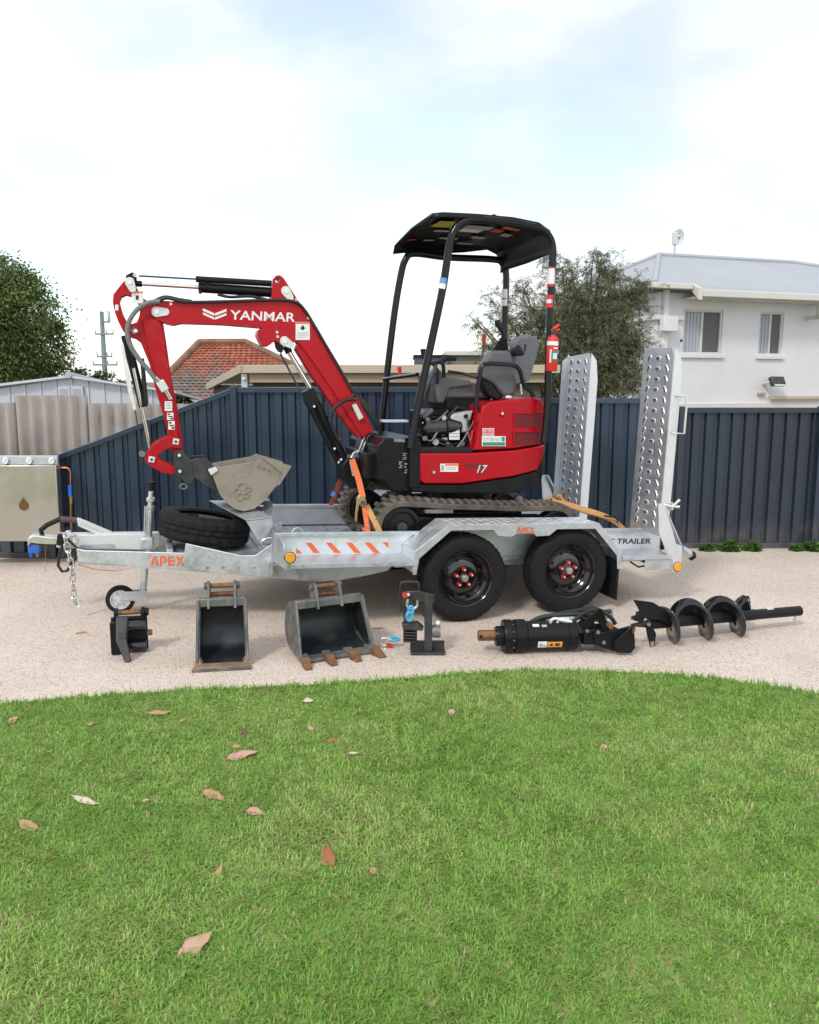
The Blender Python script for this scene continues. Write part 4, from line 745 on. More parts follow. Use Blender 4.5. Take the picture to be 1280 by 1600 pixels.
# safety chain: links hung over the coupling
ch = bpy.data.objects.new('safety_chain', None); COL.objects.link(ch); ch.parent = tr; ORG[ch.name] = ORG[tr.name]
path = [cp(a, b, CY - 0.14) for a, b in ((119, 846), (116, 836), (108, 832), (102, 838), (104, 850), (107, 862), (110, 874), (112, 886), (112.5, 898), (113.5, 910), (114, 922), (114.5, 934), (118, 943), (123, 946))]
lp = [path[0]]
for a_, b_ in zip(path[:-1], path[1:]):
    lp.append(b_)
lm = None
for i in range(len(lp) - 1):
    a_, b_ = lp[i], lp[i + 1]; c_ = (a_ + b_) / 2; d_ = (b_ - a_).normalized(); sv = Vector((0, 1, 0)) if i % 2 else d_.cross(Vector((0, 1, 0))); sv = (sv + (Vector((0.35, 0, 0)) if i % 2 else Vector((0, 0.35, 0)))).normalized(); h_ = (b_ - a_).length * 0.5 + 0.009; w_ = 0.017
    ring = [c_ + d_ * (h_ - w_) * (1 if math.cos(q) > 0 else -1) * (1 if abs(math.cos(q)) > 0.01 else 0) + d_ * w_ * math.cos(q) + sv * w_ * math.sin(q) for q in [2 * math.pi * k / 14 + 0.1 for k in range(14)]]
    MB().tube(ring, 0.0065, 7, closed=True).build('link', M['zinc'], ch)
MB().tube([cp(123, 946, CY - .14), cp(126, 942, CY - .14), cp(125, 938, CY - .14)], 0.008, 7).build('shackle', M['zinc'], ch)
# jockey wheel
jw = bpy.data.objects.new('jockey_wheel', None); COL.objects.link(jw); jw.parent = tr; ORG[jw.name] = ORG[tr.name]
JY = 0.96; gj = GS * -2.2
jt = [(234, 772), (233, 800), (231, 840), (229, 880), (226, 905)]
MB().tube([cp(236, 768, JY), cp(235, 785, JY), cp(231, 880, JY)], 0.017, 14).build('inner_tube', M['zinc'], jw)
MB().tube([cp(235, 790, JY), cp(231, 858, JY)], 0.024, 16).build('outer_tube', M['galv'], jw)
sp = []
for k in range(90): f_ = k / 90; c_ = cp(234.5 - 3 * f_, 792 + 42 * f_, JY); sp.append(c_ + Vector((0.026 * math.cos(k * 0.8), 0.026 * math.sin(k * 0.8), 0)))
MB().tube(sp, 0.0035, 5).build('thread', M['zinc'], jw)
MB().lathe([(0, 0), (0.03, 0), (0.03, 0.02), (0.02, 0.03), (0, 0.03)], cp(235.5, 783, JY), (0, 0, 1), 16).build('collar', M['zinc'], jw)
MB().lathe([(0, 0), (0.016, 0), (0.02, 0.03), (0.026, 0.045), (0.026, 0.06), (0.0, 0.062)], cp(236.5, 766, JY), (0, 0, 1), 16).build('knob', M['black_matt'], jw)
MB().tube([cp(227, 791, JY - .03), cp(226, 832, JY - .03)], 0.007, 8).build('pin', M['zinc'], jw)
MB().tube([cp(233, 848, JY - .03), cp(234, 884, JY - .04)], 0.007, 8).build('handle', M['zinc'], jw)
MB().box(cp(230, 848, JY), (0.085, 0.075, 0.085)).build('clamp', M['galv'], jw, bevel=0.012)
MB().prism(T.poly([(212, 834), (249, 834), (249, 846), (240, 860), (214, 858)], JY + 0.04), JY + 0.04, JY + 0.06).build('clamp_plate', M['cream_zinc'], jw, bevel=0.004)
MB().tube([cp(227, 886, JY), cp(224, 922, JY)], 0.022, 14).build('leg_tube', M['galv'], jw)
MB().prism([T.xz(186, 923, JY), T.xz(186, 936, JY), T.xz(230, 938, JY), T.xz(230, 922, JY)], JY - 0.035, JY - 0.028).build('fork', M['galv'], jw, bevel=0.002)
MB().prism([T.xz(186, 923, JY), T.xz(186, 936, JY), T.xz(230, 938, JY), T.xz(230, 922, JY)], JY + 0.03, JY + 0.037).build('fork', M['galv'], jw, bevel=0.002)
MB().prism([T.xz(218, 921, JY), T.xz(218, 938, JY), T.xz(230, 938, JY), T.xz(230, 921, JY)], JY - 0.0279, JY + 0.0299).build('fork_bridge', M['galv'], jw, bevel=0.002)
jx = T.xz(188, 926, JY)[0]; RJ = 0.098; jc = (jx, JY, GS * jx + RJ)
MB().lathe([(0.068, -0.024), (0.088, -0.024), (RJ, -0.013), (RJ, 0.013), (0.088, 0.024), (0.068, 0.024)], jc, (0, 1, 0), 40).build('tyre', M['rubber'], jw)
MB().lathe([(0.068, -0.025), (0.063, -0.025), (0.059, -0.008), (0.03, -0.012), (0.024, -0.025), (0.0, -0.025), (0.0, 0.02), (0.068, 0.021)], jc, (0, 1, 0), 36).build('rim', M['galv_bright'], jw)
for k in range(6):
    a = k * math.pi / 3; MB().box((jc[0] + 0.05 * math.cos(a), JY - 0.013, jc[2] + 0.05 * math.sin(a)), (0.045, 0.012, 0.012), Matrix.Rotation(-a, 3, 'Y')).build('spoke', M['galv'], jw)
MB().cyl((jc[0], JY - 0.045, jc[2]), (jc[0], JY + 0.045, jc[2]), 0.008, n=8).build('axle', M['zinc'], jw)
# bucket cradle on the drawbar
cr_ = bpy.data.objects.new('bucket_cradle', None); COL.objects.link(cr_); cr_.parent = tr; ORG[cr_.name] = ORG[tr.name]
ya, yb = 0.55, 1.15
def plate(pxs, yy, name, th=0.006):
    l = [T.p(a, b, y) for (a, b), y in zip(pxs, yy)]; n = (l[1] - l[0]).cross(l[2] - l[0]).normalized()
    return MB().hull(l, [v + n * th for v in l]).build(name, M['galv'], cr_, bevel=0.0015)
plate([(327, 783), (385, 814), (426, 809), (372, 783)], (yb, ya, ya, yb), 'top_plate')
plate([(385, 815), (407, 851), (426, 822), (426, 810)], (ya, ya, ya, ya), 'leg_plate')
plate([(372, 783), (426, 809), (427, 786), (418, 778)], (yb, ya + .1, ya + .25, yb), 'back_plate')
plate([(410, 826), (410, 850), (440, 845), (440, 815)], (ya + .2, ya + .2, ya + .2, ya + .2), 'leg_plate')
for (a, b) in ((398, 806), (412, 800), (408, 790)): q = T.p(a, b, 0.8); MB().box(q, (0.03, 0.02, 0.012)).build('lug', M['galv'], cr_)
p = T.p(421, 848, 0.5); MB().tube([p + Vector((0.05 * math.cos(k * 0.45), 0.0, 0.03 * math.sin(k * 0.45))) for k in range(14)], 0.008, 7, closed=True).build('tie_ring', M['zinc'], tr)
p = T.p(465, 832, YI + 0.03); MB().tube([p + Vector((0.035 * math.cos(k * math.pi / 8), 0, 0.035 * math.sin(k * math.pi / 8) - 0.005)) for k in range(9)], 0.006, 7).build('tie_ring', M['zinc'], tr)
# rear: corner plates, lamps, stabiliser legs, ramps
for (yy, near) in ((0.0, 1), (1.855, 0)):
    pf = T.poly([(1029, 787), (1037, 786), (1046, 812), (1057, 850), (1066, 853), (1065, 891), (1051, 893), (1051, 874), (1045, 872), (1030, 832)], 0.0)
    MB().prism(pf, yy, yy + 0.006).build('tail_plate', M['galv_bright'], tr, bevel=0.0015)
    fa, fb = T.p(1037, 786, 0.0), T.p(1066, 853, 0.0); yd = 0.05 if near else -0.05
    fl_ = [Vector((fa.x, yy + 0.0065, fa.z)), Vector((fb.x, yy + 0.0065, fb.z)), Vector((fb.x, yy + yd, fb.z)), Vector((fa.x, yy + yd, fa.z))]
    MB().hull(fl_, [v + Vector((0.006, 0, 0.002)) for v in fl_]).build('tail_flange', M['galv_bright'], tr)
MB().box2((1.34, 0.006, 0.33), (1.545, 0.012, 0.404)).build('lamp_box', M['galv'], tr, bevel=0.003)
MB().box2((1.56, 0.285, 0.30), (1.62, 1.575, 0.364)).build('tail_beam', M['galv'], tr, bevel=0.004)
p = T.p(1060, 886, -0.010); o = MB().cyl(p, p + Vector((0, 0.010, 0)), 0.030, 0.034, 22).build('marker_lamp', M['amber'], tr, bevel=0.003); o['label'] = 'round amber marker lamp at the trailer tail'
MB().cyl(p + Vector((0, 0.007, 0)), p + Vector((0, 0.0095, 0)), 0.036, n=22).build('lamp_base', M['black_matt'], o)
MB().tube([T.p(1066, 858, 0.1), T.p(1080, 868, 0.1)], 0.03, 4).build('stabiliser_leg', M['galv'], tr); MB().tube([T.p(1079, 867, 0.1), T.p(1084, 870, 0.1)], 0.034, 4).build('stabiliser_foot', M['black_matt'], tr)
MB().tube([T.p(1032, 862, 0.2), T.p(1038, 850, 0.15)], 0.008, 8).build('latch_rod', M['zinc'], tr); MB().tube([T.p(1034, 857, 0.16), T.p(1041, 842, 0.12)], 0.017, 10).build('latch_grip', M['black_matt'], tr)
MB().tube([T.p(985, 878, 0.2), T.p(998, 886, 0.2), T.p(1014, 883, 0.2), T.p(1024, 880, 0.2)], 0.007, 6).build('cable', M['hose'], tr)
for (yc, px, lab) in ((0.21, 0, 'near upright ramp with rows of raised grip slots'), (1.38, 1, 'far upright ramp with rows of raised grip slots')):
    rw = 0.37 if px == 0 else 0.40; y0, y1 = yc - rw / 2, yc + rw / 2; x0 = 1.445; zb, zt = (0.57 if px == 0 else 0.50), 1.885; lean = 0.006
    rp2 = bpy.data.objects.new('ramp', None); COL.objects.link(rp2); rp2.parent = tr; ORG[rp2.name] = ORG[tr.name]; rp2['label'] = lab
    def RX(z): return x0 + lean * (z - zb)
    ho = []; nrow = 17; bumps = MB(); slots = MB()
    face = MB().add([(RX(zb), y0, zb), (RX(zb), y1, zb), (RX(zt), y1 - 0.0, zt + (0.012 if px == 0 else -0.02)), (RX(zt), y0 + 0.03, zt + 0.0), (RX(zt - 0.06), y0, zt - 0.06)], [(0, 1, 2, 3, 4)]).build('ramp_face', M['galv'], rp2, smooth=False)
    s_ = face.modifiers.new('gauge', 'SOLIDIFY'); s_.thickness = 0.005; s_.offset = -1
    for i in range(nrow):
        z = zb + 0.07 + i * (zt - zb - 0.14) / (nrow - 1)
        for j, (yy, a) in enumerate(((y1 - 0.075, R(32)), (yc, R(90)), (y0 + 0.075, R(-32)))):
            rot = Matrix.Rotation(a, 3, 'X'); c_ = Vector((RX(z) - 0.0035, yy, z))
            def ring(hw, hl, dx): return [c_ + Vector((dx, 0, 0)) + rot @ Vector((0, hw * math.cos(q), (hl - hw) * (1 if math.sin(q) > 0 else -1) + hw * math.sin(q))) for q in [2 * math.pi * k / 12 + 0.26 for k in range(12)]]
            r0, r1, r2 = ring(0.022, 0.036, 0.001), ring(0.0155, 0.029, -0.007), ring(0.0125, 0.026, -0.007); r3 = ring(0.0125, 0.026, -0.001)
            vs = r0 + r1 + r2 + r3; fs = [(a_ * 12 + k, a_ * 12 + (k + 1) % 12, a_ * 12 + 12 + (k + 1) % 12, a_ * 12 + 12 + k) for a_ in range(3) for k in range(12)]
            bumps.add(vs, fs); slots.add(ring(0.0126, 0.0261, -0.003), [tuple(range(12))])
    o = bumps.build('grip_bumps', M['galv_bright'], rp2, angle=50); o['kind'] = 'stuff'
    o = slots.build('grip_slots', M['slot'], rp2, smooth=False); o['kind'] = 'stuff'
    for (ys, d) in ((y0, -1), (y1, 1)):
        w2 = 0.07
        MB().add([(RX(zb) - 0.002, ys, zb), (RX(zb) + w2, ys, zb), (RX(zt) + w2, ys, zt - 0.22), (RX(zt) + w2 * 0.7, ys, zt - 0.06), (RX(zt) - 0.002, ys, zt - 0.0)], [(0, 1, 2, 3, 4)]).build('ramp_flange', M['galv_bright'], rp2, smooth=False).modifiers.new('gauge', 'SOLIDIFY').thickness = 0.005
        if d < 0:
            for k in range(8): q = Vector((RX(zb) + 0.05, ys - 0.003, zb + 0.25 + 0.155 * k + (0.03 if k % 3 else 0))); MB().lathe([(0, 0), (0.011, 0), (0.011, 0.0025), (0, 0.0025)], q, (0, 1, 0), 12).build('hole', M['dark_steel'], rp2)
    if px == 0:
        MB().tube([(RX(1.5) + 0.03, y0 - 0.01, 1.56), (RX(1.5) + 0.09, y0 - 0.06, 1.56), (RX(1.5) + 0.09, y0 - 0.06, 1.30), (RX(1.5) + 0.03, y0 - 0.01, 1.30)], 0.008, 8).build('handle', M['zinc'], rp2)
    else:
        MB().hull([Vector((RX(zb) - 0.05, y1 + 0.001, zb)), Vector((RX(zb) + 0.0, y1 + 0.001, zb)), Vector((RX(zb) + 0.0, y1 + 0.007, zb)), Vector((RX(zb) - 0.05, y1 + 0.007, zb))], [Vector((RX(zt) - 0.05, y1 + 0.001, zt - .06)), Vector((RX(zt) + 0.0, y1 + 0.001, zt - .02)), Vector((RX(zt) + 0.0, y1 + 0.007, zt - .02)), Vector((RX(zt) - 0.05, y1 + 0.007, zt - .06))]).build('ramp_edge', M['galv_bright'], rp2)
MB().tube([T.p(1036, 788, 0.03), T.p(1050, 792, 0.0), T.p(1062, 781, 0.0)], 0.011, 8).build('ramp_latch', M['zinc'], tr)
MB().tube([T.p(1040, 792, 0.03), T.p(1062, 792, 0.0)], 0.010, 8).build('ramp_latch', M['zinc'], tr); MB().tube([T.p(1048, 785, 0.01), T.p(1049, 797, 0.01)], 0.016, 8).build('latch_nut', M['zinc'], tr)
# ------------------------------------------------------------------ spare tyre lying on the drawbar
sc_ = T.p(320, 824, 0.93); SF = Frame(T.M @ sc_, 17, 2.3)
SF2 = Frame(SF.O + Vector((0, 0, 0.008)), 17, 10)
st_ = thing('spare_tyre', 'worn black spare tyre lying tilted on the trailer drawbar', 'tyre', (0, 0, -0.10), SF2)
RT = 0.315
pr = [(0.19, -0.075), (0.205, -0.088), (0.25, -0.098), (0.285, -0.09), (RT - 0.01, -0.075), (RT, -0.06), (RT, -0.025), (RT - 0.009, -0.022), (RT - 0.009, -0.014), (RT, -0.011), (RT, 0.011), (RT - 0.009, 0.014), (RT - 0.009, 0.022), (RT, 0.025), (RT, 0.06), (RT - 0.01, 0.075), (0.285, 0.09), (0.25, 0.098), (0.205, 0.088), (0.19, 0.075), (0.23, 0.05), (0.27, 0.0), (0.23, -0.05)]
MB().lathe(pr, (0, 0, 0), (0, 0, 1), 100, bump=lambda k, j: (-0.008 if (k % 4 == (0 if j < 10 else 2) and 4 <= j <= 15) else 0)).build('tyre', M['rubber'], st_, angle=28)
MB().lathe([(0.19, -0.07), (0.185, 0.06), (0.17, 0.055), (0.16, 0.01), (0.05, 0.0), (0.05, -0.01), (0.16, 0.0), (0.17, -0.06)], (0, 0, 0), (0, 0, 1), 40).build('rim', M['black_gloss'], st_)
# ================================================================== mini excavator
ex = thing('mini_excavator', 'red mini excavator with black canopy chained down on the trailer, boom folded forward', 'excavator', (0.2, 0.93, DZ), T)
def grp(name, parent=None):
    e = bpy.data.objects.new(name, None); COL.objects.link(e); e.parent = parent or ex; ORG[e.name] = ORG[ex.name]; return e
# ---- tracks
def track(y0, y1):
    g = grp('track'); C1 = (-0.362, 0.197, DZ + 0.004 + 0.197); C2 = (0.80, 0.178, DZ + 0.004 + 0.178); pts = []
    a0 = math.pi / 2 + 0.02
    for k in range(25): a = a0 + math.pi * k / 24; pts.append((C1[0] + C1[1] * math.cos(a), C1[2] + C1[1] * math.sin(a)))
    for k in range(1, 20): f = k / 20; pts.append((C1[0] + (C2[0] - C1[0]) * f, DZ + 0.004))
    for k in range(25): a = -math.pi / 2 + math.pi * k / 24; pts.append((C2[0] + C2[1] * math.cos(a), C2[2] + C2[1] * math.sin(a)))
    for k in range(1, 20): f = k / 20; pts.append((C2[0] + (C1[0] - C2[0]) * f, C2[2] + C2[1] + (C1[2] + C1[1] - C2[2] - C2[1]) * f - 0.014 * math.sin(math.pi * f) ** 2 * (1 + 0.4 * math.sin(3 * math.pi * f))))
    m = len(pts); P = [Vector((x, 0, z)) for x, z in pts]; nr = []
    for i in range(m): d = (P[(i + 1) % m] - P[i - 1]).normalized(); nr.append(Vector((d.z, 0, -d.x)))
    cen = Vector((0.2, 0, DZ + 0.19)); nr = [n if n.dot(p - cen) > 0 else -n for n, p in zip(nr, P)]
    b = MB(); vs = []
    sec = [(0.0, 0), (0.0, 1), (-0.028, 1), (-0.028, 0)]
    for p, n in zip(P, nr): vs += [p + n * (-0.014) + Vector((0, y0, 0)), p + n * (-0.014) + Vector((0, y1, 0)), p - n * 0.052 + Vector((0, y1 - 0.01, 0)), p - n * 0.052 + Vector((0, y0 + 0.01, 0))]
    fs = [(i * 4 + j, i * 4 + (j + 1) % 4, ((i + 1) % m) * 4 + (j + 1) % 4, ((i + 1) % m) * 4 + j) for i in range(m) for j in range(4)]; b.add(vs, fs)
    # lugs evenly along the loop
    Ls = [0.0]
    for i in range(m): Ls.append(Ls[-1] + (P[(i + 1) % m] - P[i]).length)
    tot = Ls[-1]; nl = 58
    for k in range(nl):
        s = tot * k / nl; i = max(j for j in range(m) if Ls[j] <= s); f = (s - Ls[i]) / max(1e-6, Ls[i + 1] - Ls[i]); p = P[i].lerp(P[(i + 1) % m], f); n = nr[i].lerp(nr[(i + 1) % m], f).normalized(); d = Vector((n.z, 0, -n.x)); Rm = Matrix((d, Vector((0, 1, 0)), n)).transposed()
        off = 0.0; w_ = (y1 - y0)
        b.box(p + n * (-0.005) + Vector((0, y0 + w_ * 0.27, 0)), (0.030, w_ * 0.52, 0.024), Rm); b.box(p + n * (-0.005) + d * 0.03 + Vector((0, y0 + w_ * 0.73, 0)), (0.030, w_ * 0.52, 0.024), Rm)
    b.build('belt', M['track'], g, bevel=0.004, seg=1)
    for (cx_, cz_, r_) in ((C1[0], C1[2], 0.135), (C2[0], C2[2], 0.125)):
        MB().lathe([(0.0, 0.02), (0.04, 0.015), (0.05, 0.03), (0.10, 0.035), (0.11, 0.015), (r_, 0.02), (r_, 0.11), (0.0, 0.11)], (cx_, y0 + 0.01, cz_), (0, 1, 0), 32).build('sprocket', M['black'], g)
        MB().lathe([(0.0, -0.008), (0.035, -0.005), (0.042, 0.02), (0, 0.02)], (cx_, y0 + 0.012, cz_), (0, 1, 0), 20).build('hub', M['dark_steel'], g)
    for x in (-0.1, 0.12, 0.34, 0.56): MB().lathe([(0, 0.02), (0.05, 0.02), (0.055, 0.04), (0.055, 0.15), (0, 0.15)], (x, y0 + 0.01, DZ + 0.105), (0, 1, 0), 20).build('roller', M['black'], g)
    MB().box2((-0.28, y0 + 0.05, DZ + 0.13), (0.72, y1 - 0.05, DZ + 0.27)).build('track_frame', M['black'], g, bevel=0.015)
    MB().box2((-0.2, y0 + 0.012, DZ + 0.30), (0.0, y0 + 0.06, DZ + 0.325)).build('guard', M['worn_steel'], g)
track(0.33, 0.55); track(1.30, 1.52)
MB().box2((-0.15, 0.5, DZ + 0.16), (0.6, 1.36, DZ + 0.30)).build('undercarriage', M['black'], ex, bevel=0.02)
MB().lathe([(0, 0), (0.27, 0), (0.27, 0.12), (0, 0.12)], (0.24, 0.93, DZ + 0.30), (0, 0, 1), 40).build('slew_ring', M['black'], ex)
MB().lathe([(0, -0.03), (0.026, -0.03), (0.026, 0.03), (0, 0.03)], T.p(810, 780, 0.5), (0, 1, 0), 16).build('tie_eye', M['worn_steel'], ex)
# ---- body with rounded tail
def rounded(b, x1=0.42, rad=0.34, yn=0.45, yf=1.41):
    """bend the rear of a body round the slew centre: near and far faces curl in past x1"""
    bm = bmesh.new(); me = bpy.data.meshes.new('tmp'); me.from_pydata(b.v, [], b.f); bm.from_mesh(me)
    for x in (x1, x1 + .05, x1 + .1, x1 + .15, x1 + .19, x1 + .22, x1 + .25, x1 + .275): bmesh.ops.bisect_plane(bm, geom=bm.verts[:] + bm.edges[:] + bm.faces[:], plane_co=(x, 0, 0), plane_no=(1, 0, 0))
    for v in bm.verts:
        q = max(0.0, min(0.97, (v.co.x - x1) / rad)); s = 0.30 * (1 - math.sqrt(1 - q * q)); v.co.x += 0.10 * q; v.co.y += s if v.co.y < (yn + yf) / 2 else -s
    b.v = [v.co.copy() for v in bm.verts]; bm.verts.index_update(); b.f = [tuple(v.index for v in f.verts) for f in bm.faces]; bm.free(); bpy.data.meshes.remove(me); return b
YN = 0.45
lower = [(657, 708), (737, 708), (800, 704), (848, 696), (848, 705), (844, 719), (835, 735), (797, 745), (723, 756), (663, 756), (657, 751)]
rounded(MB().prism(T.poly(lower, YN), YN, 1.41)).build('side_skirt', M['red'], ex, bevel=0.014, seg=3)
upper = [(739, 704), (744, 697), (751, 650), (755, 636), (766, 628), (827, 621), (842, 624), (847, 633), (849, 674), (848, 693), (800, 701)]
rounded(MB().prism(T.poly(upper, YN), YN + 0.006, 1.40)).build('engine_cover', M['red'], ex, bevel=0.022, seg=4)
counter = [(640, 762), (657, 757.5), (723, 758), (797, 747), (836, 737), (846, 719), (850, 690), (853, 690), (851, 738), (838, 765), (797, 771), (690, 771), (648, 768)]
rounded(MB().prism(T.poly(counter, YN), YN + 0.012, 1.40)).build('counterweight', M['black'], ex, bevel=0.012)
rv = MB(); 
for (a, b_, c, d) in ((803, 646, 841, 668), (802, 675, 840, 695)):
    pf = T.poly([(a, b_), (c, b_), (c, d), (a, d)], YN)
    rounded(MB().prism(pf, YN + 0.0035, YN + 0.02)).build('grille', M['red_mesh'], ex)
    fr_ = T.poly([(a - 2, b_ - 1.6), (c + 1, b_ - 1.6), (c + 1, b_ + .2), (a - 2, b_ + .2)], YN); rounded(MB().prism(fr_, YN - 0.002, YN + 0.02)).build('grille_lip', M['red'], ex)
    fr_ = T.poly([(a - 2.2, b_ - 1), (a - .6, b_ - 1), (a - .6, d + 1), (a - 2.2, d + 1)], YN); rounded(MB().prism(fr_, YN - 0.002, YN + 0.02)).build('grille_lip', M['red'], ex)
for (a, b_) in ((785, 646), (678, 738)):
    q = T.p(a, b_, YN - 0.0); MB().lathe([(0.0, -0.006), (0.010, -0.006), (0.013, 0.002), (0.0, 0.002)], q, (0, 1, 0), 16).build('lock', M['zinc'], ex)
    MB().lathe([(0.014, -0.003), (0.024, 0.0), (0.024, 0.006), (0.014, 0.006)], q, (0, 1, 0), 20).build('lock_ring', M['red'], ex)
# platform, floor and engine bay
MB().prism(T.poly([(588, 697), (600, 684), (655, 684), (656, 706), (656, 757), (640, 761), (640, 768), (612, 768), (600, 752), (588, 748)], 0.52), 0.50, 1.36).build('platform', M['black'], ex, bevel=0.008)
MB().prism(T.poly([(572, 708), (612, 708), (612, 750), (572, 748)], 0.60), 0.60, 1.26).build('front_block', M['black'], ex, bevel=0.01)
MB().prism(T.poly([(640, 690), (657, 690), (657, 762), (640, 762)], 0.46), 0.456, 0.50).build('corner_column', M['black'], ex, bevel=0.005)
MB().prism(T.poly([(597, 656), (638, 656), (638, 660), (597, 660)], 0.5), 0.49, 0.56).build('step_bar', M['galv'], ex, bevel=0.003)
MB().prism(T.poly([(655, 699), (738, 699), (738, 708), (655, 708)], 0.47), 0.455, 0.75).build('floor_sill', M['black_matt'], ex, bevel=0.01)
MB().prism(T.poly([(655, 642), (752, 632), (752, 706), (655, 706)], 0.72), 0.72, 0.96).build('engine_bay', M['black'], ex, bevel=0.006)
MB().lathe([(0, -0.12), (0.075, -0.12), (0.09, -0.10), (0.09, 0.10), (0.075, 0.12), (0, 0.12)], T.p(678, 668, 0.64), (1, 0.15, 0.05), 28).build('air_cleaner', M['black_gloss'], ex)
MB().lathe([(0, -0.06), (0.06, -0.06), (0.07, -0.05), (0.07, 0.05), (0.06, 0.06), (0, 0.06)], T.p(705, 666, 0.62), (1, 0.2, 0), 24).build('reservoir', M['black_gloss'], ex)
MB().prism(T.poly([(706, 647), (740, 641), (731, 676), (712, 676), (703, 662)], 0.57), 0.57, 0.66).build('tank', mat('white_tank', (0.45, 0.46, 0.47), 0.4, var=0.08), ex, bevel=0.012)
MB().prism(T.poly([(690, 662), (700, 662), (700, 690), (690, 690)], 0.60), 0.60, 0.66).build('relay_box', M['grey_print'], ex, bevel=0.004)
for (a, b_, c, d) in ((660, 680, 690, 655), (695, 655, 735, 640), (740, 660, 728, 695), (668, 696, 700, 690)): MB().tube([T.p(a, b_, 0.60), T.p((a + c) / 2, min(b_, d) - 4, 0.56), T.p(c, d, 0.60)], 0.010, 8).build('hose', M['hose'], ex)
for (a, b_, r_, m_) in ((664, 684, 0.018, 'zinc'), (681, 690, 0.022, 'galv_bright'), (700, 694, 0.016, 'zinc'), (722, 692, 0.018, 'zinc'), (694, 652, 0.016, 'galv_bright'), (728, 650, 0.014, 'black_matt'), (668, 655, 0.016, 'galv')):
    MB().lathe([(0, -0.02), (r_, -0.02), (r_ * 1.15, 0.0), (r_ * 0.8, 0.02), (0, 0.02)], T.p(a, b_, 0.575), (0.3, 1, 0.2), 12).build('fitting', M[m_], ex)
for (a, b_, c, d) in ((664, 684, 694, 652), (681, 690, 722, 692), (700, 694, 742, 655), (728, 650, 748, 690), (668, 655, 700, 642)): MB().tube(smooth_path([T.p(a, b_, 0.58), T.p(a * .6 + c * .4, max(b_, d) + 3, 0.55), T.p(c, d, 0.58)]), 0.007, 7).build('pipe', M['hose'] if a % 2 else M['worn_steel'], ex)
MB().sphere(T.p(653, 693, 0.52), 0.02).build('red_cap', M['red_plastic'], ex); MB().tube([T.p(738, 672, 0.5), T.p(736, 688, 0.5)], 0.008, 6).build('red_lever', M['red_plastic'], ex)
MB().prism(T.poly([(656, 648), (674, 637), (678, 642), (662, 655)], 0.52), 0.5, 0.62).build('grey_cover', M['grey_plastic'], ex, bevel=0.01)
# seat and consoles
MB().prism(T.poly([(694, 618), (770, 618), (755, 648), (700, 648)], 0.72), 0.72, 1.15).build('seat_base', M['black_matt'], ex, bevel=0.01)
MB().prism(T.poly([(688, 604), (700, 600), (752, 598), (772, 606), (772, 622), (690, 622)], 0.70), 0.70, 1.16).build('seat_cushion', M['grey_seat'], ex, bevel=0.022, seg=4)
bk = MB(); lo = [T.p(796, 602, 0.74), T.p(793, 545, 0.74), T.p(800, 530, 0.80), T.p(818, 521, 0.80)]
bf = [T.p(794, 600, 0.74), T.p(795, 532, 0.74), T.p(803, 526, 0.78), T.p(820, 521, 0.98), T.p(831, 525, 1.08), T.p(835, 537, 1.10), T.p(818, 594, 1.06)]
bk.hull(bf, [v + Vector((0.055, 0.0, -0.01)) for v in bf]); bk.build('backrest', M['grey_seat'], ex, bevel=0.02, seg=3)
MB().box(T.p(819, 544, 0.90) + Vector((-0.006, 0, 0)), (0.012, 0.075, 0.055), Matrix.Rotation(0.1, 3, 'Y')).build('seat_badge', M['black_matt'], ex, bevel=0.004)
con = [(769, 547), (795, 547), (800, 556), (803, 574), (809, 596), (805, 618), (786, 619), (772, 600), (753, 590), (753, 574), (763, 555)]
MB().hull([Vector((x, 0.56, z)) for x, z in T.poly(con, 0.56)], [Vector((x + 0.015, 0.70, z - 0.005)) for x, z in T.poly(con, 0.56)]).build('side_console', M['grey_plastic'], ex, bevel=0.02, seg=3)
MB().prism(T.poly([(752, 593), (770, 600), (786, 622), (782, 626), (764, 618), (757, 605)], 0.57), 0.57, 0.68).build('console_mount', M['black'], ex, bevel=0.006)
boot = []; c0_, c1_ = T.p(783, 549, 0.63), T.p(788, 528, 0.63)
bt = MB(); ax_ = (c1_ - c0_); hgt = ax_.length
prf = [(0.0, 0.0)]
for k in range(6): f = k / 6; r = 0.062 - 0.032 * f; prf += [(r, f * hgt), (r - 0.012, (f + 0.09) * hgt)]
prf += [(0.026, hgt), (0.0, hgt)]
bt.lathe(prf, c0_, ax_, 24).build('lever_boot', M['black_matt'], ex, angle=20)
MB().tube([c1_, T.p(785, 518, 0.63), T.p(779, 507, 0.63), T.p(777, 500, 0.63)], [0.013, 0.014, 0.024, 0.02], 12).build('joystick', M['black_matt'], ex, bevel=0.004)
MB().tube([T.p(803, 552, 0.72), T.p(810, 545, 0.72), T.p(816, 553, 0.72)], [0.022, 0.03, 0.022], 10).build('armrest', M['black_matt'], ex)
MB().prism(T.poly([(800, 546), (806, 543), (817, 550), (816, 556), (802, 556)], 0.7), 0.66, 0.74).build('arm_pad', M['black_matt'], ex, bevel=0.012)
MB().tube([T.p(a, b_, 0.49) for a, b_ in ((744, 640), (746, 615), (750, 584), (752, 574), (757, 568.5), (770, 568), (798, 569.5), (808, 573), (813, 580), (817, 596), (821, 604), (830, 612), (834, 620))], 0.016, 10).build('hand_rail', M['post'], ex)
MB().tube([T.p(752, 580, 1.2), T.p(755, 540, 1.2)], 0.008, 8).build('lock_lever', M['grey_plastic'], ex); MB().tube([T.p(755, 540, 1.2), T.p(757, 523, 1.2)], [0.011, 0.019], 10).build('red_knob', M['red_plastic'], ex)
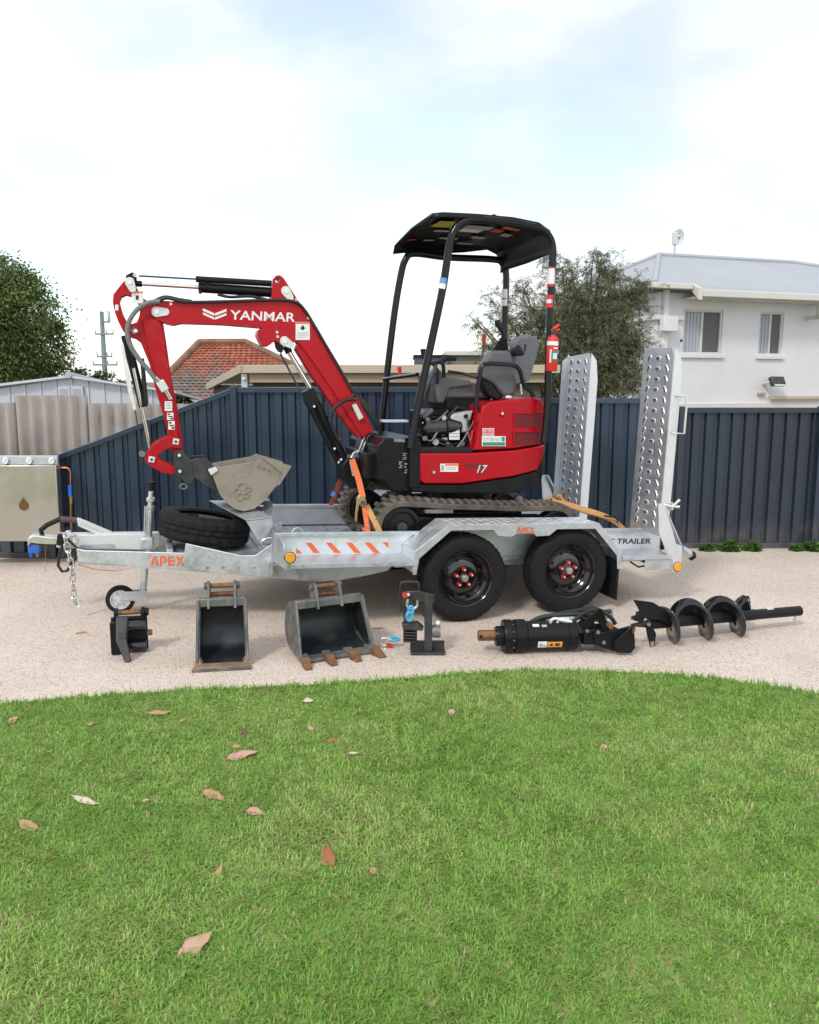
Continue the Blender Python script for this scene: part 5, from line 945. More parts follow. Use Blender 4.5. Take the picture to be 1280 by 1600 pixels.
MB().tube([T.p(815, 616, 0.5), T.p(814, 600, 0.5)], 0.009, 8).build('latch', M['zinc'], ex); MB().sphere(T.p(794, 621, 0.5), 0.03, 10, (1, 1, 0.7)).build('latch_cup', M['zinc'], ex)
# front controls
MB().prism(T.poly([(672, 585), (688, 577), (700, 590), (737, 595), (737, 603), (704, 606), (694, 630), (684, 630), (678, 610)], 0.66), 0.66, 0.98).build('front_console', M['grey_plastic'], ex, bevel=0.012)
for (pts, r) in (([(664, 640), (672, 590), (680, 574)], 0.012), ([(684, 600), (684, 578), (676, 568)], 0.010), ([(694, 590), (693, 572), (690, 566)], 0.014)): MB().tube([T.p(a, b_, 0.62) for a, b_ in pts], r, 8).build('travel_lever', M['black_matt'], ex)
MB().tube([T.p(669, 569, 0.6), T.p(688, 565, 0.66)], 0.012, 8).build('lever_grip', M['black_matt'], ex); MB().tube([T.p(688, 566, 0.66), T.p(697, 559, 0.66), T.p(712, 560, 0.66)], [0.015, 0.024, 0.018], 10).build('lever_grip', M['black_matt'], ex)
MB().tube([T.p(600, 592, 1.30), T.p(628, 588, 0.8), T.p(652, 585, 0.52)], 0.014, 8).build('front_rail', M['post'], ex)
MB().tube([T.p(700, 580, 0.7), T.p(722, 583, 0.7), T.p(745, 590, 0.62)], 0.010, 8).build('cable', M['hose'], ex)
MB().tube([T.p(662, 560, 0.9), T.p(661, 545, 0.9)], [0.016, 0.02], 10).build('front_knob', M['black_matt'], ex); MB().tube([T.p(625, 590, 1.25), T.p(624, 573, 1.25)], [0.012, 0.018], 8).build('red_knob', M['red_plastic'], ex)
# canopy
YC0, YC1 = 0.47, 1.36
near = [(641, 700), (652, 640), (672, 545), (692, 450), (702, 385), (709, 362), (722, 347), (745, 343), (800, 348), (840, 356), (857, 368), (864, 390), (862, 440), (858, 540), (855, 640), (850, 692)]
cn = MB().tube(smooth_path([T.p(a, b_, YC0) for a, b_ in near]), 0.0265, 14).build('canopy_post', M['post'], ex)
far = [(594, 690), (602, 610), (615, 500), (626, 432), (634, 405), (648, 396), (700, 402), (770, 405), (785, 411), (791, 430), (789, 500), (786, 640)]
MB().tube(smooth_path([T.p(a, b_, YC1) for a, b_ in far]), 0.0265, 14).build('canopy_post', M['post'], ex)
MB().tube([T.p(652, 648, YC0 + 0.03), T.p(664, 612, YC0 + 0.06), T.p(682, 570, YC0 + 0.1)], 0.012, 8).build('brace', M['black_gloss'], ex)
rl_ = [T.xz(a, b_, YC0) for a, b_ in ((745, 343), (800, 348), (840, 356), (857, 368), (864, 390), (864, 402))]
prof = [(-0.20, 2.690), (-0.12, 2.705)] + [(x + 0.006, z + 0.032) for x, z in rl_]; NP = len(prof)
def roof_z(x): return np.interp(x, [p_[0] for p_ in prof], [p_[1] for p_ in prof])
rb = MB(); ys = [0.445, 0.47, 0.93, 1.36, 1.40]; dz = [-0.03, 0.0, -0.015, -0.07, -0.125]; vs = []
for (x, z) in prof:
    for y, d_ in zip(ys, dz): vs.append((x, y, z + d_ * (max(0.22, min(1.0, (0.72 - x) / 0.45)) if y > 1 else 1.0)))
fs = [(i * 5 + j, i * 5 + j + 1, i * 5 + 5 + j + 1, i * 5 + 5 + j) for i in range(len(prof) - 1) for j in range(4)]
o = rb.add(vs, fs).build('canopy_roof', M['black'], ex, angle=30); sm = o.modifiers.new('gauge', 'SOLIDIFY'); sm.thickness = 0.014; sm.offset = 0
for (x, y, sx, sy2, m_) in ((-0.03, 0.70, 0.14, 0.22, 'yellow_print'), (0.04, 0.97, 0.12, 0.10, 'grey_print'), (0.24, 0.74, 0.2, 0.12, 'grey_print'), (0.24, 0.92, 0.16, 0.16, 'white_print'), (0.40, 0.78, 0.08, 0.10, 'red_print'), (0.15, 1.13, 0.14, 0.09, 'grey_print'), (0.36, 1.05, 0.1, 0.08, 'grey_print'), (0.46, 0.66, 0.12, 0.06, 'orange_print'), (-0.12, 1.2, 0.06, 0.1, 'red_print'), (0.08, 0.80, 0.07, 0.05, 'white_print'), (0.12, 0.92, 0.06, 0.08, 'white_print'), (0.50, 0.85, 0.07, 0.1, 'grey_print'), (0.32, 1.22, 0.12, 0.06, 'grey_print'), (0.02, 1.2, 0.08, 0.06, 'grey_print')):
    cz_ = np.interp(y, ys, dz) - 0.010 - 0.012 * (y < .9); za = roof_z(x - sx / 2) + cz_; zb2_ = roof_z(x + sx / 2) + cz_
    MB().add([(x - sx / 2, y - sy2 / 2, za), (x + sx / 2, y - sy2 / 2, zb2_), (x + sx / 2, y + sy2 / 2, zb2_), (x - sx / 2, y + sy2 / 2, za)], [(0, 1, 2, 3)]).build('roof_sticker', M[m_], ex, smooth=False)

q = T.p(772, 341, YC0 + 0.01); MB().tube([q + Vector((0.022 * math.sin(k * math.pi / 6), 0, 0.022 * math.cos(k * math.pi / 6) + 0.0)) for k in range(12)], 0.006, 8, closed=True).build('lifting_eye', M['black'], ex)
MB().cyl(q + Vector((0, 0, -0.05)), q + Vector((0, 0, -0.018)), 0.012, n=10).build('eye_stem', M['black'], ex)
MB().box(T.p(739, 338.5, YC0 + .05), (0.05, 0.03, 0.02)).build('roof_clip', M['black'], ex)
# ---- swing bracket
MB().prism(T.poly([(571, 682), (578, 676), (588, 676), (594, 690), (600, 706), (598, 740), (585, 752), (570, 750), (556, 738), (552, 722), (563, 705)], 0.84), 0.80, 1.06).build('swing_bracket', M['black'], ex, bevel=0.012)
MB().prism(T.poly([(540, 716), (556, 712), (574, 728), (572, 762), (545, 762), (534, 748), (532, 728)], 0.86), 0.82, 1.04).build('swing_post', M['black'], ex, bevel=0.012)
# ---- boom
BY0, BY1 = 0.86, 1.0
boom_px = [(237, 492), (234, 482), (236, 473), (244, 469), (275, 471), (350, 470), (424, 468), (426, 445), (427, 436), (432, 430), (438, 430), (443, 434), (455, 452), (468, 472), (484, 494), (498, 516), (528, 566), (554, 612), (574, 652), (583, 672), (582, 682), (574, 686), (566, 682), (551, 658), (528, 622), (490, 566), (464, 532), (452, 540), (440, 540), (430, 532), (419, 541), (410, 540), (402, 524), (403, 516), (410, 512), (350, 507), (285, 505), (272, 508), (262, 506), (245, 500)]
bm_ = MB().prism(T.poly(boom_px, BY0), BY0, BY1, holes=[[T.xz(434 + 3.9 * math.cos(-k * math.pi / 5), 438 + 3.9 * math.sin(-k * math.pi / 5), BY0) for k in range(10)]]).build('boom', M['red'], ex, bevel=0.006)
flange = [(528, 645), (490, 590), (462, 545), (466, 536), (490, 566), (528, 622), (551, 658), (566, 682), (560, 684), (545, 668)]
MB().prism(T.poly(flange, BY0 + 0.02), BY0 + 0.018, BY1 - 0.018).build('boom_underside', M['red_dusty'], ex, bevel=0.003)
def pin(a, b_, y, L_, r, ang, m='cream_zinc', name='pin_cover'):
    c = T.p(a, b_, y); loop = []
    for k in range(20):
        q_ = 2 * math.pi * k / 20; e_ = L_ * (1 if math.cos(q_) > 0 else 0); x = r * math.cos(q_) * (1 if math.cos(q_) < 0 else 0.72) + e_; z = r * math.sin(q_) * (1 if math.cos(q_) < 0 else 0.72); loop.append((c.x + x * math.cos(ang) - z * math.sin(ang), c.z + x * math.sin(ang) + z * math.cos(ang)))
    o = MB().prism(loop, y - 0.010, y).build(name, M[m], ex, bevel=0.003)
    MB().cyl(c + Vector((0, -0.014, 0)), c + Vector((0, -0.0095, 0)), r * 0.5, n=12).build('pin_head', M['zinc'], o); return o
pin(245, 487, BY0, 0.055, 0.035, R(2)); pin(447, 455, BY0, 0.05, 0.034, R(-55)); pin(445, 533, BY0, 0.045, 0.034, R(-30)); pin(582, 685, 0.84, 0.05, 0.032, R(-85)); pin(203, 441, 0.87, 0.045, 0.032, R(-70)); pin(212, 517, 0.87, -0.03, 0.026, R(10))
for (a, b_) in ((463, 468), (482, 497), (433, 519), (434, 526), (267, 475), (553, 616)): MB().cyl(T.p(a, b_, BY0 - 0.008), T.p(a, b_, BY0), 0.010, n=8).build('bolt', M['zinc'], bm_)
# logo and lettering on the boom
lg = [[(317, 481.5), (335, 489.5), (335, 493.5), (317, 485.5)], [(336, 489.5), (354, 482.5), (354, 486.5), (336, 493.5)], [(317.5, 488), (335, 496), (335, 499.5), (317.5, 491.5)], [(336, 496), (354, 489), (354, 492.5), (336, 499.5)]]
polys(T, lg, BY0 - 0.0004, ex, M['white_print'], 'logo')
lettering('YANMAR', T.p(360, 499, BY0 - .001), T.p(461, 503, BY0 - .001), T.p(360, 484.5, BY0 - .001), ex, M['white_print'], bold=0.016, shear=0.05)
sticker(T, (462, 503, 484, 531), BY0 - .0002, ex, M['white_print'], [('x', 0, 0, 1, 0.1)] and [(M['orange_print'], 0.02, 0.01, 0.98, 0.10), (M['black_print'], 0.42, 0.2, 0.58, 0.45), (M['black_print'], 0.33, 0.3, 0.67, 0.38), (M['grey_print'], 0.1, 0.6, 0.9, 0.64), (M['grey_print'], 0.1, 0.72, 0.9, 0.75), (M['grey_print'], 0.1, 0.83, 0.75, 0.86)])
# ---- arm
AY0, AY1 = 0.88, 0.98
arm_px = [(205, 434), (196, 436), (186, 448), (177, 460), (176, 472), (180, 490), (185, 503), (192, 517), (200, 526), (212, 529), (220, 535), (233, 567), (247, 622), (259, 662), (264, 688), (269, 707), (278, 711), (287, 705), (285, 684), (277, 635), (267, 585), (260, 535), (255, 503), (246, 480), (236, 474), (222, 464), (211, 444)]
hole_px = [(187, 472), (190, 464), (197, 460.5), (206, 463), (213, 470), (219, 479), (218, 492), (214, 503), (206, 506), (198, 502), (192, 490)]
am = MB().prism(T.poly(arm_px, AY0), AY0, AY1, holes=[list(reversed(T.poly(hole_px, AY0)))]).build('arm', M['red_dusty'], ex, bevel=0.005)
MB().prism(T.poly([(222, 500), (240, 497), (252, 505), (258, 535), (266, 585), (274, 640), (280, 684), (270, 686), (262, 650), (247, 600), (234, 555)], AY0 - 0.018), AY0 - 0.018, AY1 + 0.018).build('arm_box', M['red_dusty'], ex, bevel=0.006)
sticker(T, (206, 455, 224, 474), AY0 - .0002, ex, M['white_print'], [(M['orange_print'], 0.02, 0.02, 0.98, 0.15), (M['black_print'], 0.35, 0.35, 0.6, 0.7)])
sticker(T, (180, 476, 185, 485), AY0 - .0002, ex, M['white_print'])
s_ = sticker(T, (257.5, 627, 269, 642), AY0 - 0.0182, ex, M['white_print'], [(M['grey_print'], 0.15, 0.15, 0.9, 0.25), (M['grey_print'], 0.15, 0.4, 0.9, 0.5), (M['grey_print'], 0.15, 0.65, 0.9, 0.75)])
for (a, b_, c, d) in ((261, 645, 271, 656), (263, 658, 273, 671)): sticker(T, (a, b_, c, d), AY0 - 0.0182, ex, M['white_print'], [(M['black_print'], 0.1, 0.1, 0.5, 0.3), (M['black_print'], 0.2, 0.45, 0.9, 0.6), (M['black_print'], 0.5, 0.7, 0.95, 0.9)])
for (a, b_) in ((275, 690), (237, 718)):
    q = T.p(a, b_, AY0 - 0.05); MB().box(q, (0.04, 0.008, 0.04), Matrix.Rotation(0.15, 3, 'Y')).build('pin_plate', M['cream_zinc'], ex, bevel=0.003); MB().cyl(q + Vector((0, -0.007, 0)), q, 0.009, n=10).build('pin_bolt', M['dark_steel'], ex)
# ---- arm cylinder on top
MB().prism(T.poly([(196, 436), (197, 430), (207, 425), (213, 429), (214, 437), (210, 442)], 0.90), 0.89, 0.97).build('clevis', M['black'], ex, bevel=0.006); MB().cyl(T.p(210.5, 430, 0.88), T.p(210.5, 430, 0.89), 0.012, n=12).build('clevis_pin', M['zinc'], ex)
MB().tube([T.p(212, 443, 0.93), T.p(312, 449, 0.93)], 0.0125, 12).build('cylinder_rod', M['chrome'], ex); MB().tube([T.p(211, 443, 0.93), T.p(222, 443.5, 0.93)], 0.02, 12).build('rod_eye', M['black'], ex)
MB().tube([T.p(310, 449, 0.93), T.p(428, 457, 0.93)], 0.034, 18).build('arm_cylinder', M['black'], ex, bevel=0.004); MB().tube([T.p(306, 436, 0.90), T.p(424, 443, 0.90)], 0.021, 14).build('return_pipe', M['black'], ex)
MB().tube([T.p(217, 431, 0.90), T.p(306, 436, 0.90)], 0.006, 8).build('guide_rod', M['dark_steel'], ex); MB().tube([T.p(325, 434, 0.9), T.p(325, 447, 0.91)], 0.012, 8).build('clamp', M['black_matt'], ex); MB().tube([T.p(312, 446, 0.93), T.p(313, 458, 0.90)], 0.01, 8).build('port', M['black_matt'], ex)
MB().tube(smooth_path([T.p(a, b_, 0.89) for a, b_ in ((340, 460), (360, 464), (392, 463), (420, 469))]), 0.010, 8).build('hose', M['hose'], ex)
# hoses along the boom and grey sleeve at the arm
MB().tube(smooth_path([T.p(a, b_, 0.845) for a, b_ in ((248, 470), (262, 466), (290, 471.5), (350, 471), (430, 468.5), (462, 472), (476, 484), (490, 506), (530, 575), (556, 620))]), 0.010, 8).build('boom_hose', M['hose'], ex)
MB().tube(smooth_path([T.p(a, b_, 0.865) for a, b_ in ((240, 471), (258, 464), (280, 468), (300, 471))]), 0.012, 8).build('boom_hose', M['hose'], ex)
MB().tube(smooth_path([T.p(a, b_, 0.83) for a, b_ in ((250, 471), (232, 473), (214, 484), (202, 502), (199, 522), (205, 542), (218, 562), (232, 578), (244, 594))]), 0.0155, 12).build('sleeved_hose', M['hose_grey'], ex)
MB().box(T.p(254, 603, 0.845), (0.055, 0.045, 0.075), Matrix.Rotation(-0.55, 3, 'Y')).build('valve_block', M['cream_zinc'], ex, bevel=0.006); MB().tube([T.p(242, 590, 0.83), T.p(249, 597, 0.84)], 0.017, 8).build('hose_fitting', M['zinc'], ex)
MB().tube([T.p(258, 608, 0.85), T.p(267, 624, 0.86)], [0.016, 0.012], 10).build('hose_fitting', M['zinc'], ex)
MB().tube(smooth_path([T.p(a, b_, 0.82) for a, b_ in ((516, 660), (518, 646), (528, 632), (545, 624), (557, 625))]), 0.013, 8).build('cross_hose', M['hose'], ex)
MB().prism(T.poly([(550, 633), (556, 630), (568, 652), (561, 657)], BY0 - 0.02), BY0 - 0.03, BY0).build('hose_bracket', M['cream_zinc'], ex, bevel=0.003)
for k in range(3): MB().tube(smooth_path([T.p(558 + 3 * k, 622, 0.90), T.p(572 + 3 * k, 640, 0.88), T.p(586 + 2 * k, 662, 0.88), T.p(600, 690 + 3 * k, 0.90)]), 0.011, 8).build('hose', M['hose'], ex)
# ---- bucket cylinder, links, hitch
MB().tube([T.p(196, 524, 0.93), T.p(224, 636, 0.93)], 0.030, 16).build('bucket_cylinder', M['black'], ex, bevel=0.003); MB().tube([T.p(209, 575, 0.90), T.p(235, 700, 0.93)], 0.0125, 12).build('cylinder_rod', M['chrome'], ex)
MB().prism(T.poly([(188, 538), (193, 536), (207, 610), (214, 640), (208, 642), (200, 612)], 0.87), 0.868, 0.876).build('rod_guard', M['zinc'], ex, bevel=0.002); MB().tube([T.p(211, 640, 0.88), T.p(222, 708, 0.90)], 0.004, 6).build('guard_rod', M['dark_steel'], ex)
MB().tube([T.p(222, 560, 0.9), T.p(226, 605, 0.9), T.p(229, 632, 0.92)], 0.014, 8).build('hose', M['hose'], ex); MB().cyl(T.p(222, 709, 0.85), T.p(222, 709, 1.01), 0.022, n=16).build('link_pin', M['worn_steel'], ex)
link = [(263, 682), (252, 686), (240, 694), (231, 706), (226, 716), (228, 722), (236, 729), (252, 738), (271, 742), (276, 738), (277, 731), (262, 725), (247, 717), (248, 711), (256, 704), (268, 699), (284, 702), (284, 688), (276, 682)]
for (ya_, yb_) in ((0.835, 0.855), (1.005, 1.025)): MB().prism(T.poly(link, 0.84), ya_, yb_).build('tipping_link', M['red_dusty'], ex, bevel=0.004)
hitch = [(272, 708), (276, 704), (286, 704), (290, 712), (300, 720), (303, 745), (301, 756), (294, 758), (284, 748), (274, 739), (272, 730)]
for (ya_, yb_) in ((0.815, 0.833), (1.027, 1.045)):
    MB().prism(T.poly(hitch, 0.82), ya_, yb_).build('hitch_plate', M['dark_steel'], ex, bevel=0.003)
MB().prism(T.poly([(280, 712), (297, 724), (299, 752), (288, 750), (280, 738)], 0.84), 0.834, 1.026).build('hitch_body', M['dark_steel'], ex, bevel=0.006)
for (a, b_) in ((280, 711), (281, 736)):
    q = T.p(a, b_, 0.815); MB().lathe([(0, -0.014), (0.014, -0.014), (0.017, -0.004), (0.032, -0.004), (0.034, 0.002), (0, 0.002)], q, (0, 1, 0), 20).build('hitch_pin', M['dark_steel'], ex)
    MB().cyl(q + Vector((0, -0.017, 0)), q + Vector((0, -0.013, 0)), 0.011, n=12).build('pin_head', M['cream_zinc'], ex)
MB().tube([T.p(287, 760, 0.85) + Vector((0.022 * math.cos(k * .63), 0, 0.018 * math.sin(k * .63))) for k in range(10)], 0.007, 6, closed=True).build('hitch_eye', M['worn_steel'], ex)
# ---- bucket on the arm
bu = grp('bucket'); bside = [(326, 733), (345, 730), (400, 721), (410, 716), (455, 729), (437, 758), (431, 760), (424, 770), (412, 784), (398, 795), (381, 799), (366, 795), (352, 784), (343, 772), (338, 758), (333, 745)]
BK0, BK1 = 0.74, 1.12
prof_b = T.poly(bside, BK0)
for (ya_, yb_) in ((BK0, BK0 + 0.014), (BK1 - 0.014, BK1)): MB().prism(prof_b, ya_, yb_).build('side_plate', M['bucket_tan'], bu, bevel=0.002)
shell = T.poly([(333, 742), (338, 757), (343, 771), (352, 783), (366, 794), (381, 798), (398, 794), (412, 783), (424, 769), (437, 756), (452, 730)], BK0)
sv = MB(); cenb = Vector((*T.xz(390, 755, BK0),)); inn = []
for (x, z) in shell: d = (Vector((x, z)) - cenb); d.normalize(); inn.append((x - d.x * 0.012, z - d.y * 0.012))
sv.prism(shell + inn[::-1], BK0 + 0.0142, BK1 - 0.0142); sv.build('shell', M['bucket_tan'], bu)
MB().prism(T.poly([(333, 742), (326, 733), (345, 730), (352, 738), (345, 750)], BK0), BK0 + 0.0145, BK1 - 0.0145).build('top_beam', M['worn_steel'], bu)
MB().prism(T.poly([(410, 715), (456, 728), (437, 758), (433, 756), (441, 740)], BK0 - 0.006), BK0 - 0.012, BK0 - 0.001).build('wear_plate', M['bucket_tan'], bu, bevel=0.002)
MB().prism(T.poly([(325, 734), (337, 729), (341, 735), (330, 743)], BK0 - .01), BK0 - 0.012, BK0 - 0.001).build('side_lug', M['cream_zinc'], bu, bevel=0.002)
for (ya_, yb_) in ((0.80, 0.818), (1.04, 1.058)):
    MB().prism(T.poly([(297, 720), (306, 717), (322, 717), (332, 727), (345, 733), (342, 770), (330, 765), (312, 752), (300, 745)], 0.80), ya_ + 0.02, yb_ + 0.02).build('bucket_ear', M['dark_steel'], bu, bevel=0.003)
ro = bu; cx_, cz_ = T.xz(379, 768, BK0)
MB().lathe([(0, -0.006), (0.016, -0.006), (0.02, 0), (0, 0)], (cx_, BK0, cz_), (0, 1, 0), 14).build('rosette_boss', M['bucket_tan'], bu)
for k in range(5):
    a = k * 2 * math.pi / 5 + 0.5; big = 0.024 if k % 2 else 0.017; c_ = Vector((cx_ + 0.038 * math.cos(a), BK0 - 0.003, cz_ + 0.038 * math.sin(a)))
    MB().tube([c_ + Vector((big * math.cos(q), 0, big * math.sin(q))) for q in [2 * math.pi * j / 12 for j in range(12)]], 0.006, 6, closed=True).build('rosette_loop', M['bucket_tan'], bu)
for k in range(3): q = T.p(404 + 8 * k, 730 + 2 * k, BK0); MB().cyl(q + Vector((0, -0.004, 0)), q, 0.012, n=10).build('bolt_scar', M['rust_edge'], bu)
# ---- boom cylinder
MB().tube([T.p(446, 540, 0.93), T.p(487, 610, 0.93)], 0.018, 12).build('cylinder_rod', M['chrome'], ex); MB().tube([T.p(447, 541, 0.93), T.p(452, 551, 0.93)], 0.026, 12).build('rod_eye', M['black'], ex)
MB().tube([T.p(484, 610, 0.91), T.p(542, 728, 0.91)], 0.033, 18).build('boom_cylinder', M['black'], ex, bevel=0.004); MB().prism(T.poly([(474, 612), (490, 605), (495, 616), (500, 630), (484, 640), (476, 625)], 0.87), 0.868, 0.95).build('cylinder_head', M['black'], ex, bevel=0.006)
MB().tube([T.p(479, 626, 0.88), T.p(530, 726, 0.88)], 0.018, 12).build('cylinder_guard', M['black'], ex); MB().tube([T.p(438, 552, 0.89), T.p(476, 624, 0.89)], 0.007, 8).build('guide_rod', M['dark_steel'], ex)
MB().prism(T.poly([(429, 536), (438, 532), (444, 545), (440, 552), (434, 549), (430, 543)], 0.88), 0.875, 0.89).build('rod_bracket', M['black'], ex, bevel=0.004)
MB().tube(smooth_path([T.p(a, b_, 0.86) for a, b_ in ((519, 645), (517, 660), (524, 678), (531, 690))]), 0.012, 8).build('hose', M['hose'], ex)
for (a, b_) in ((491, 635), (523, 701), (533, 718), (529, 722)): MB().cyl(T.p(a, b_, 0.862), T.p(a, b_, 0.88), 0.009, n=8).build('bolt', M['zinc'], ex)
MB().cyl(T.p(530, 686, 0.86), T.p(530, 686, 0.88), 0.012, n=8).build('red_cap', M['red_plastic'], ex)
for dx in (0, 5): MB().tube(smooth_path([T.p(552 + dx, 718, 0.82), T.p(560 + dx, 706, 0.8), T.p(566 + dx, 690, 0.81), T.p(570 + dx, 684, 0.83)]), 0.006, 6).build('hose', M['zinc'], ex)
# ---- stickers and lettering on the body
lettering('ViO', T.p(726, 731.5, YN - .001), T.p(746, 731.5, YN - .001), T.p(727, 723.5, YN - .001), ex, M['black_print'], bold=0.03, shear=0.25)
lettering('17', T.p(744, 740, YN - .0015), T.p(761.5, 740, YN - .0015), T.p(746, 725.5, YN - .0015), ex, M['black_print'], bold=0.09, shear=0.2)
lettering('17', T.p(745, 739, YN - .0025), T.p(760.5, 739, YN - .0025), T.p(747, 726.5, YN - .0025), ex, M['galv_bright'], bold=0.02, shear=0.2)
sticker(T, (688, 724.5, 716, 737), YN - .0002, ex, M['white_print'], [(M['orange_print'], 0.26, 0.05, 0.98, 0.25), (M['grey_print'], 0.05, 0.2, 0.2, 0.85), (M['grey_print'], 0.3, 0.45, 0.9, 0.52), (M['grey_print'], 0.3, 0.65, 0.9, 0.72)])
b1 = sticker(T, (754, 669, 772, 681), YN - .0002, ex, M['white_print'], [(M['red_print'], 0.06, 0.08, 0.94, 0.92)])
lettering('BATTERY', T.p(756, 674.5, YN - .004), T.p(770.5, 674.5, YN - .004), T.p(756, 671, YN - .004), ex, M['white_print']); lettering('ISOLATOR', T.p(756, 679.5, YN - .004), T.p(770.5, 679.5, YN - .004), T.p(756, 676, YN - .004), ex, M['white_print'])
b2 = sticker(T, (753, 681.5, 790, 697), YN - .0002, ex, M['white_print'], [(M['green_print'], 0.03, 0.6, 0.97, 0.95), (M['green_print'], 0.83, 0.06, 0.96, 0.52)])
lettering('TUTT BRYANT', T.p(754.5, 689.5, YN - .0036), T.p(783, 689.5, YN - .0036), T.p(754.5, 684, YN - .0036), ex, M['grey_print'], bold=0.01)
sticker(T, (596, 717, 607, 743), 0.5995, ex, M['white_print'], [(M['red_print'], 0.02, 0.0, 0.98, 0.13), (M['black_print'], 0.3, 0.45, 0.7, 0.65), (M['red_print'], 0.02, 0.92, 0.98, 1.0), (M['grey_print'], 0.15, 0.2, 0.85, 0.25), (M['grey_print'], 0.15, 0.3, 0.85, 0.35)])
lettering('YANMAR', T.p(615, 690.5, 0.499), T.p(633, 691, 0.499), T.p(615, 684.5, 0.499), ex, M['grey_print'], bold=0.03)
for (a, b_, c, d) in ((628, 707, 637, 719), (622, 720, 630, 732), (631, 722, 637, 741)): sticker(T, (a, b_, c, d), 0.4995, ex, M['black_matt'], [(M['grey_print'], 0.15, 0.1, 0.85, 0.2), (M['grey_print'], 0.15, 0.35, 0.6, 0.45), (M['grey_print'], 0.4, 0.6, 0.85, 0.7), (M['grey_print'], 0.15, 0.8, 0.7, 0.9)])
sticker(T, (702, 663, 718, 687), 0.562, ex, M['white_print'], [(M['orange_print'], 0.3, 0.03, 0.98, 0.18), (M['grey_print'], 0.1, 0.35, 0.9, 0.42), (M['grey_print'], 0.1, 0.55, 0.9, 0.62), (M['grey_print'], 0.1, 0.75, 0.9, 0.82)])
sticker(T, (690.5, 672, 699, 689), 0.599, ex, M['white_print'], [(M['grey_print'], 0.15, 0.2, 0.85, 0.3), (M['grey_print'], 0.15, 0.5, 0.85, 0.6)])
# post stickers wrap the tube
def band(pts, y, m_, extra=None):
    o = MB().tube([T.p(a, b_, y) for a, b_ in pts], 0.0278, 14, cap=False).build('post_sticker', M[m_], ex); return o
band(((690.8, 452), (692.5, 444)), YC0, 'white_print'); band(((692.5, 444), (694, 435)), YC0, 'blue_print')
band(((862.4, 420), (861.4, 444)), YC0, 'white_print'); band(((861.3, 444), (861, 448)), YC0, 'red_print'); band(((862.6, 418), (862.3, 420)), YC0, 'red_print'); band(((860.3, 461), (859.5, 481)), YC0, 'red_print'); band(((859.9, 468), (859.7, 474)), YC0, 'white_print')
band(((789.6, 452), (789.2, 478)), YC1, 'white_print'); band(((789.1, 466), (789.0, 468)), YC1, 'red_print')
# ================================================================== things carried on the trailer
fe = thing('fire_extinguisher', 'small red fire extinguisher strapped to the rear canopy post', 'extinguisher', T.p(863, 580, 0.40), T)
FY = 0.40; ca, cb = T.p(861.5, 580, FY), T.p(864.5, 524, FY); axv = (cb - ca); hh = axv.length
MB().lathe([(0, 0), (0.036, 0), (0.040, 0.006), (0.040, hh * 0.86), (0.034, hh * 0.94), (0.018, hh), (0.016, hh * 1.05), (0, hh * 1.05)], ca, axv, 28).build('cylinder', M['red_plastic'], fe)
MB().lathe([(0.0405, hh * 0.72), (0.0412, hh * 0.72), (0.0412, hh * 0.83), (0.0405, hh * 0.83)], ca, axv, 28).build('white_band', M['white_print'], fe)
pq = ca + axv * 0.42 + Vector((0.0, -0.0405, 0)); MB().box(pq, (0.044, 0.004, 0.062), Matrix.Rotation(0.04, 3, 'Y')).build('label_panel', M['green_print'], fe); MB().box(pq + Vector((0, -0.003, 0)), (0.03, 0.002, 0.04)).build('label_print', M['galv_bright'], fe); MB().box(pq + Vector((-0.028, 0.008, 0.0)), (0.012, 0.004, 0.09)).build('label_strip', M['white_print'], fe)
for dz_ in (0.055, 0.078): MB().box(pq + Vector((0.004, 0.0, dz_)), (0.03, 0.003, 0.010)).build('label_print', M['white_print'], fe)
MB().tube([cb, cb + Vector((0.0, 0, 0.045))], 0.018, 10).build('valve', M['dark_steel'], fe); MB().tube([cb + Vector((-0.015, 0, 0.03)), cb + Vector((0.035, -0.01, 0.075))], 0.012, 8).build('lever', M['red_plastic'], fe); MB().tube([cb + Vector((0, 0, 0.02)), cb + Vector((0.045, 0, 0.045))], 0.010, 8).build('lever', M['red_plastic'], fe)
MB().tube([cb + Vector((0.02, -0.02, 0.03)), cb + Vector((0.048, -0.03, -0.02)), cb + Vector((0.046, -0.02, -0.16))], 0.006, 8).build('hose', M['hose'], fe)
MB().lathe([(0, 0), (0.016, 0), (0.016, 0.008), (0, 0.008)], T.p(872, 550, 0.38), (0, 1, 0), 16).build('tag', M['cream_zinc'], fe)
for f in (0.25, 0.9): MB().box(ca + axv * f + Vector((-0.01, 0.045, 0)), (0.10, 0.012, 0.012)).build('bracket', M['dark_steel'], fe)
# ratchet straps
def strap(pts, wv, m, parent, name='webbing', th=0.003):
    b = MB(); P = smooth_path([Vector(p) for p in pts], 4) if len(pts) > 2 else [Vector(p) for p in pts]; wv = Vector(wv)
    for i in range(len(P) - 1):
        d = (P[i + 1] - P[i]).normalized(); n = d.cross(wv).normalized() * th; A = [P[i] - wv / 2, P[i] + wv / 2, P[i] + wv / 2 + n, P[i] - wv / 2 + n]; Bq = [P[i + 1] - wv / 2, P[i + 1] + wv / 2, P[i + 1] + wv / 2 + n, P[i + 1] - wv / 2 + n]; b.hull(A, Bq)
    return b.build(name, m, parent)
rs = thing('ratchet_strap', 'orange ratchet strap from the boom foot down to the near trailer side', 'strap', T.p(575, 835, 0.30), T)
strap([T.p(550, 718, 0.78), T.p(560, 748, 0.62), T.p(567, 778, 0.45)], (0.042, 0.01, 0.01), M['orange_web'], rs); strap([T.p(567, 778, 0.45), T.p(571, 806, 0.36), T.p(575, 832, 0.30)], (0.034, 0.01, 0), M['orange_web'], rs)
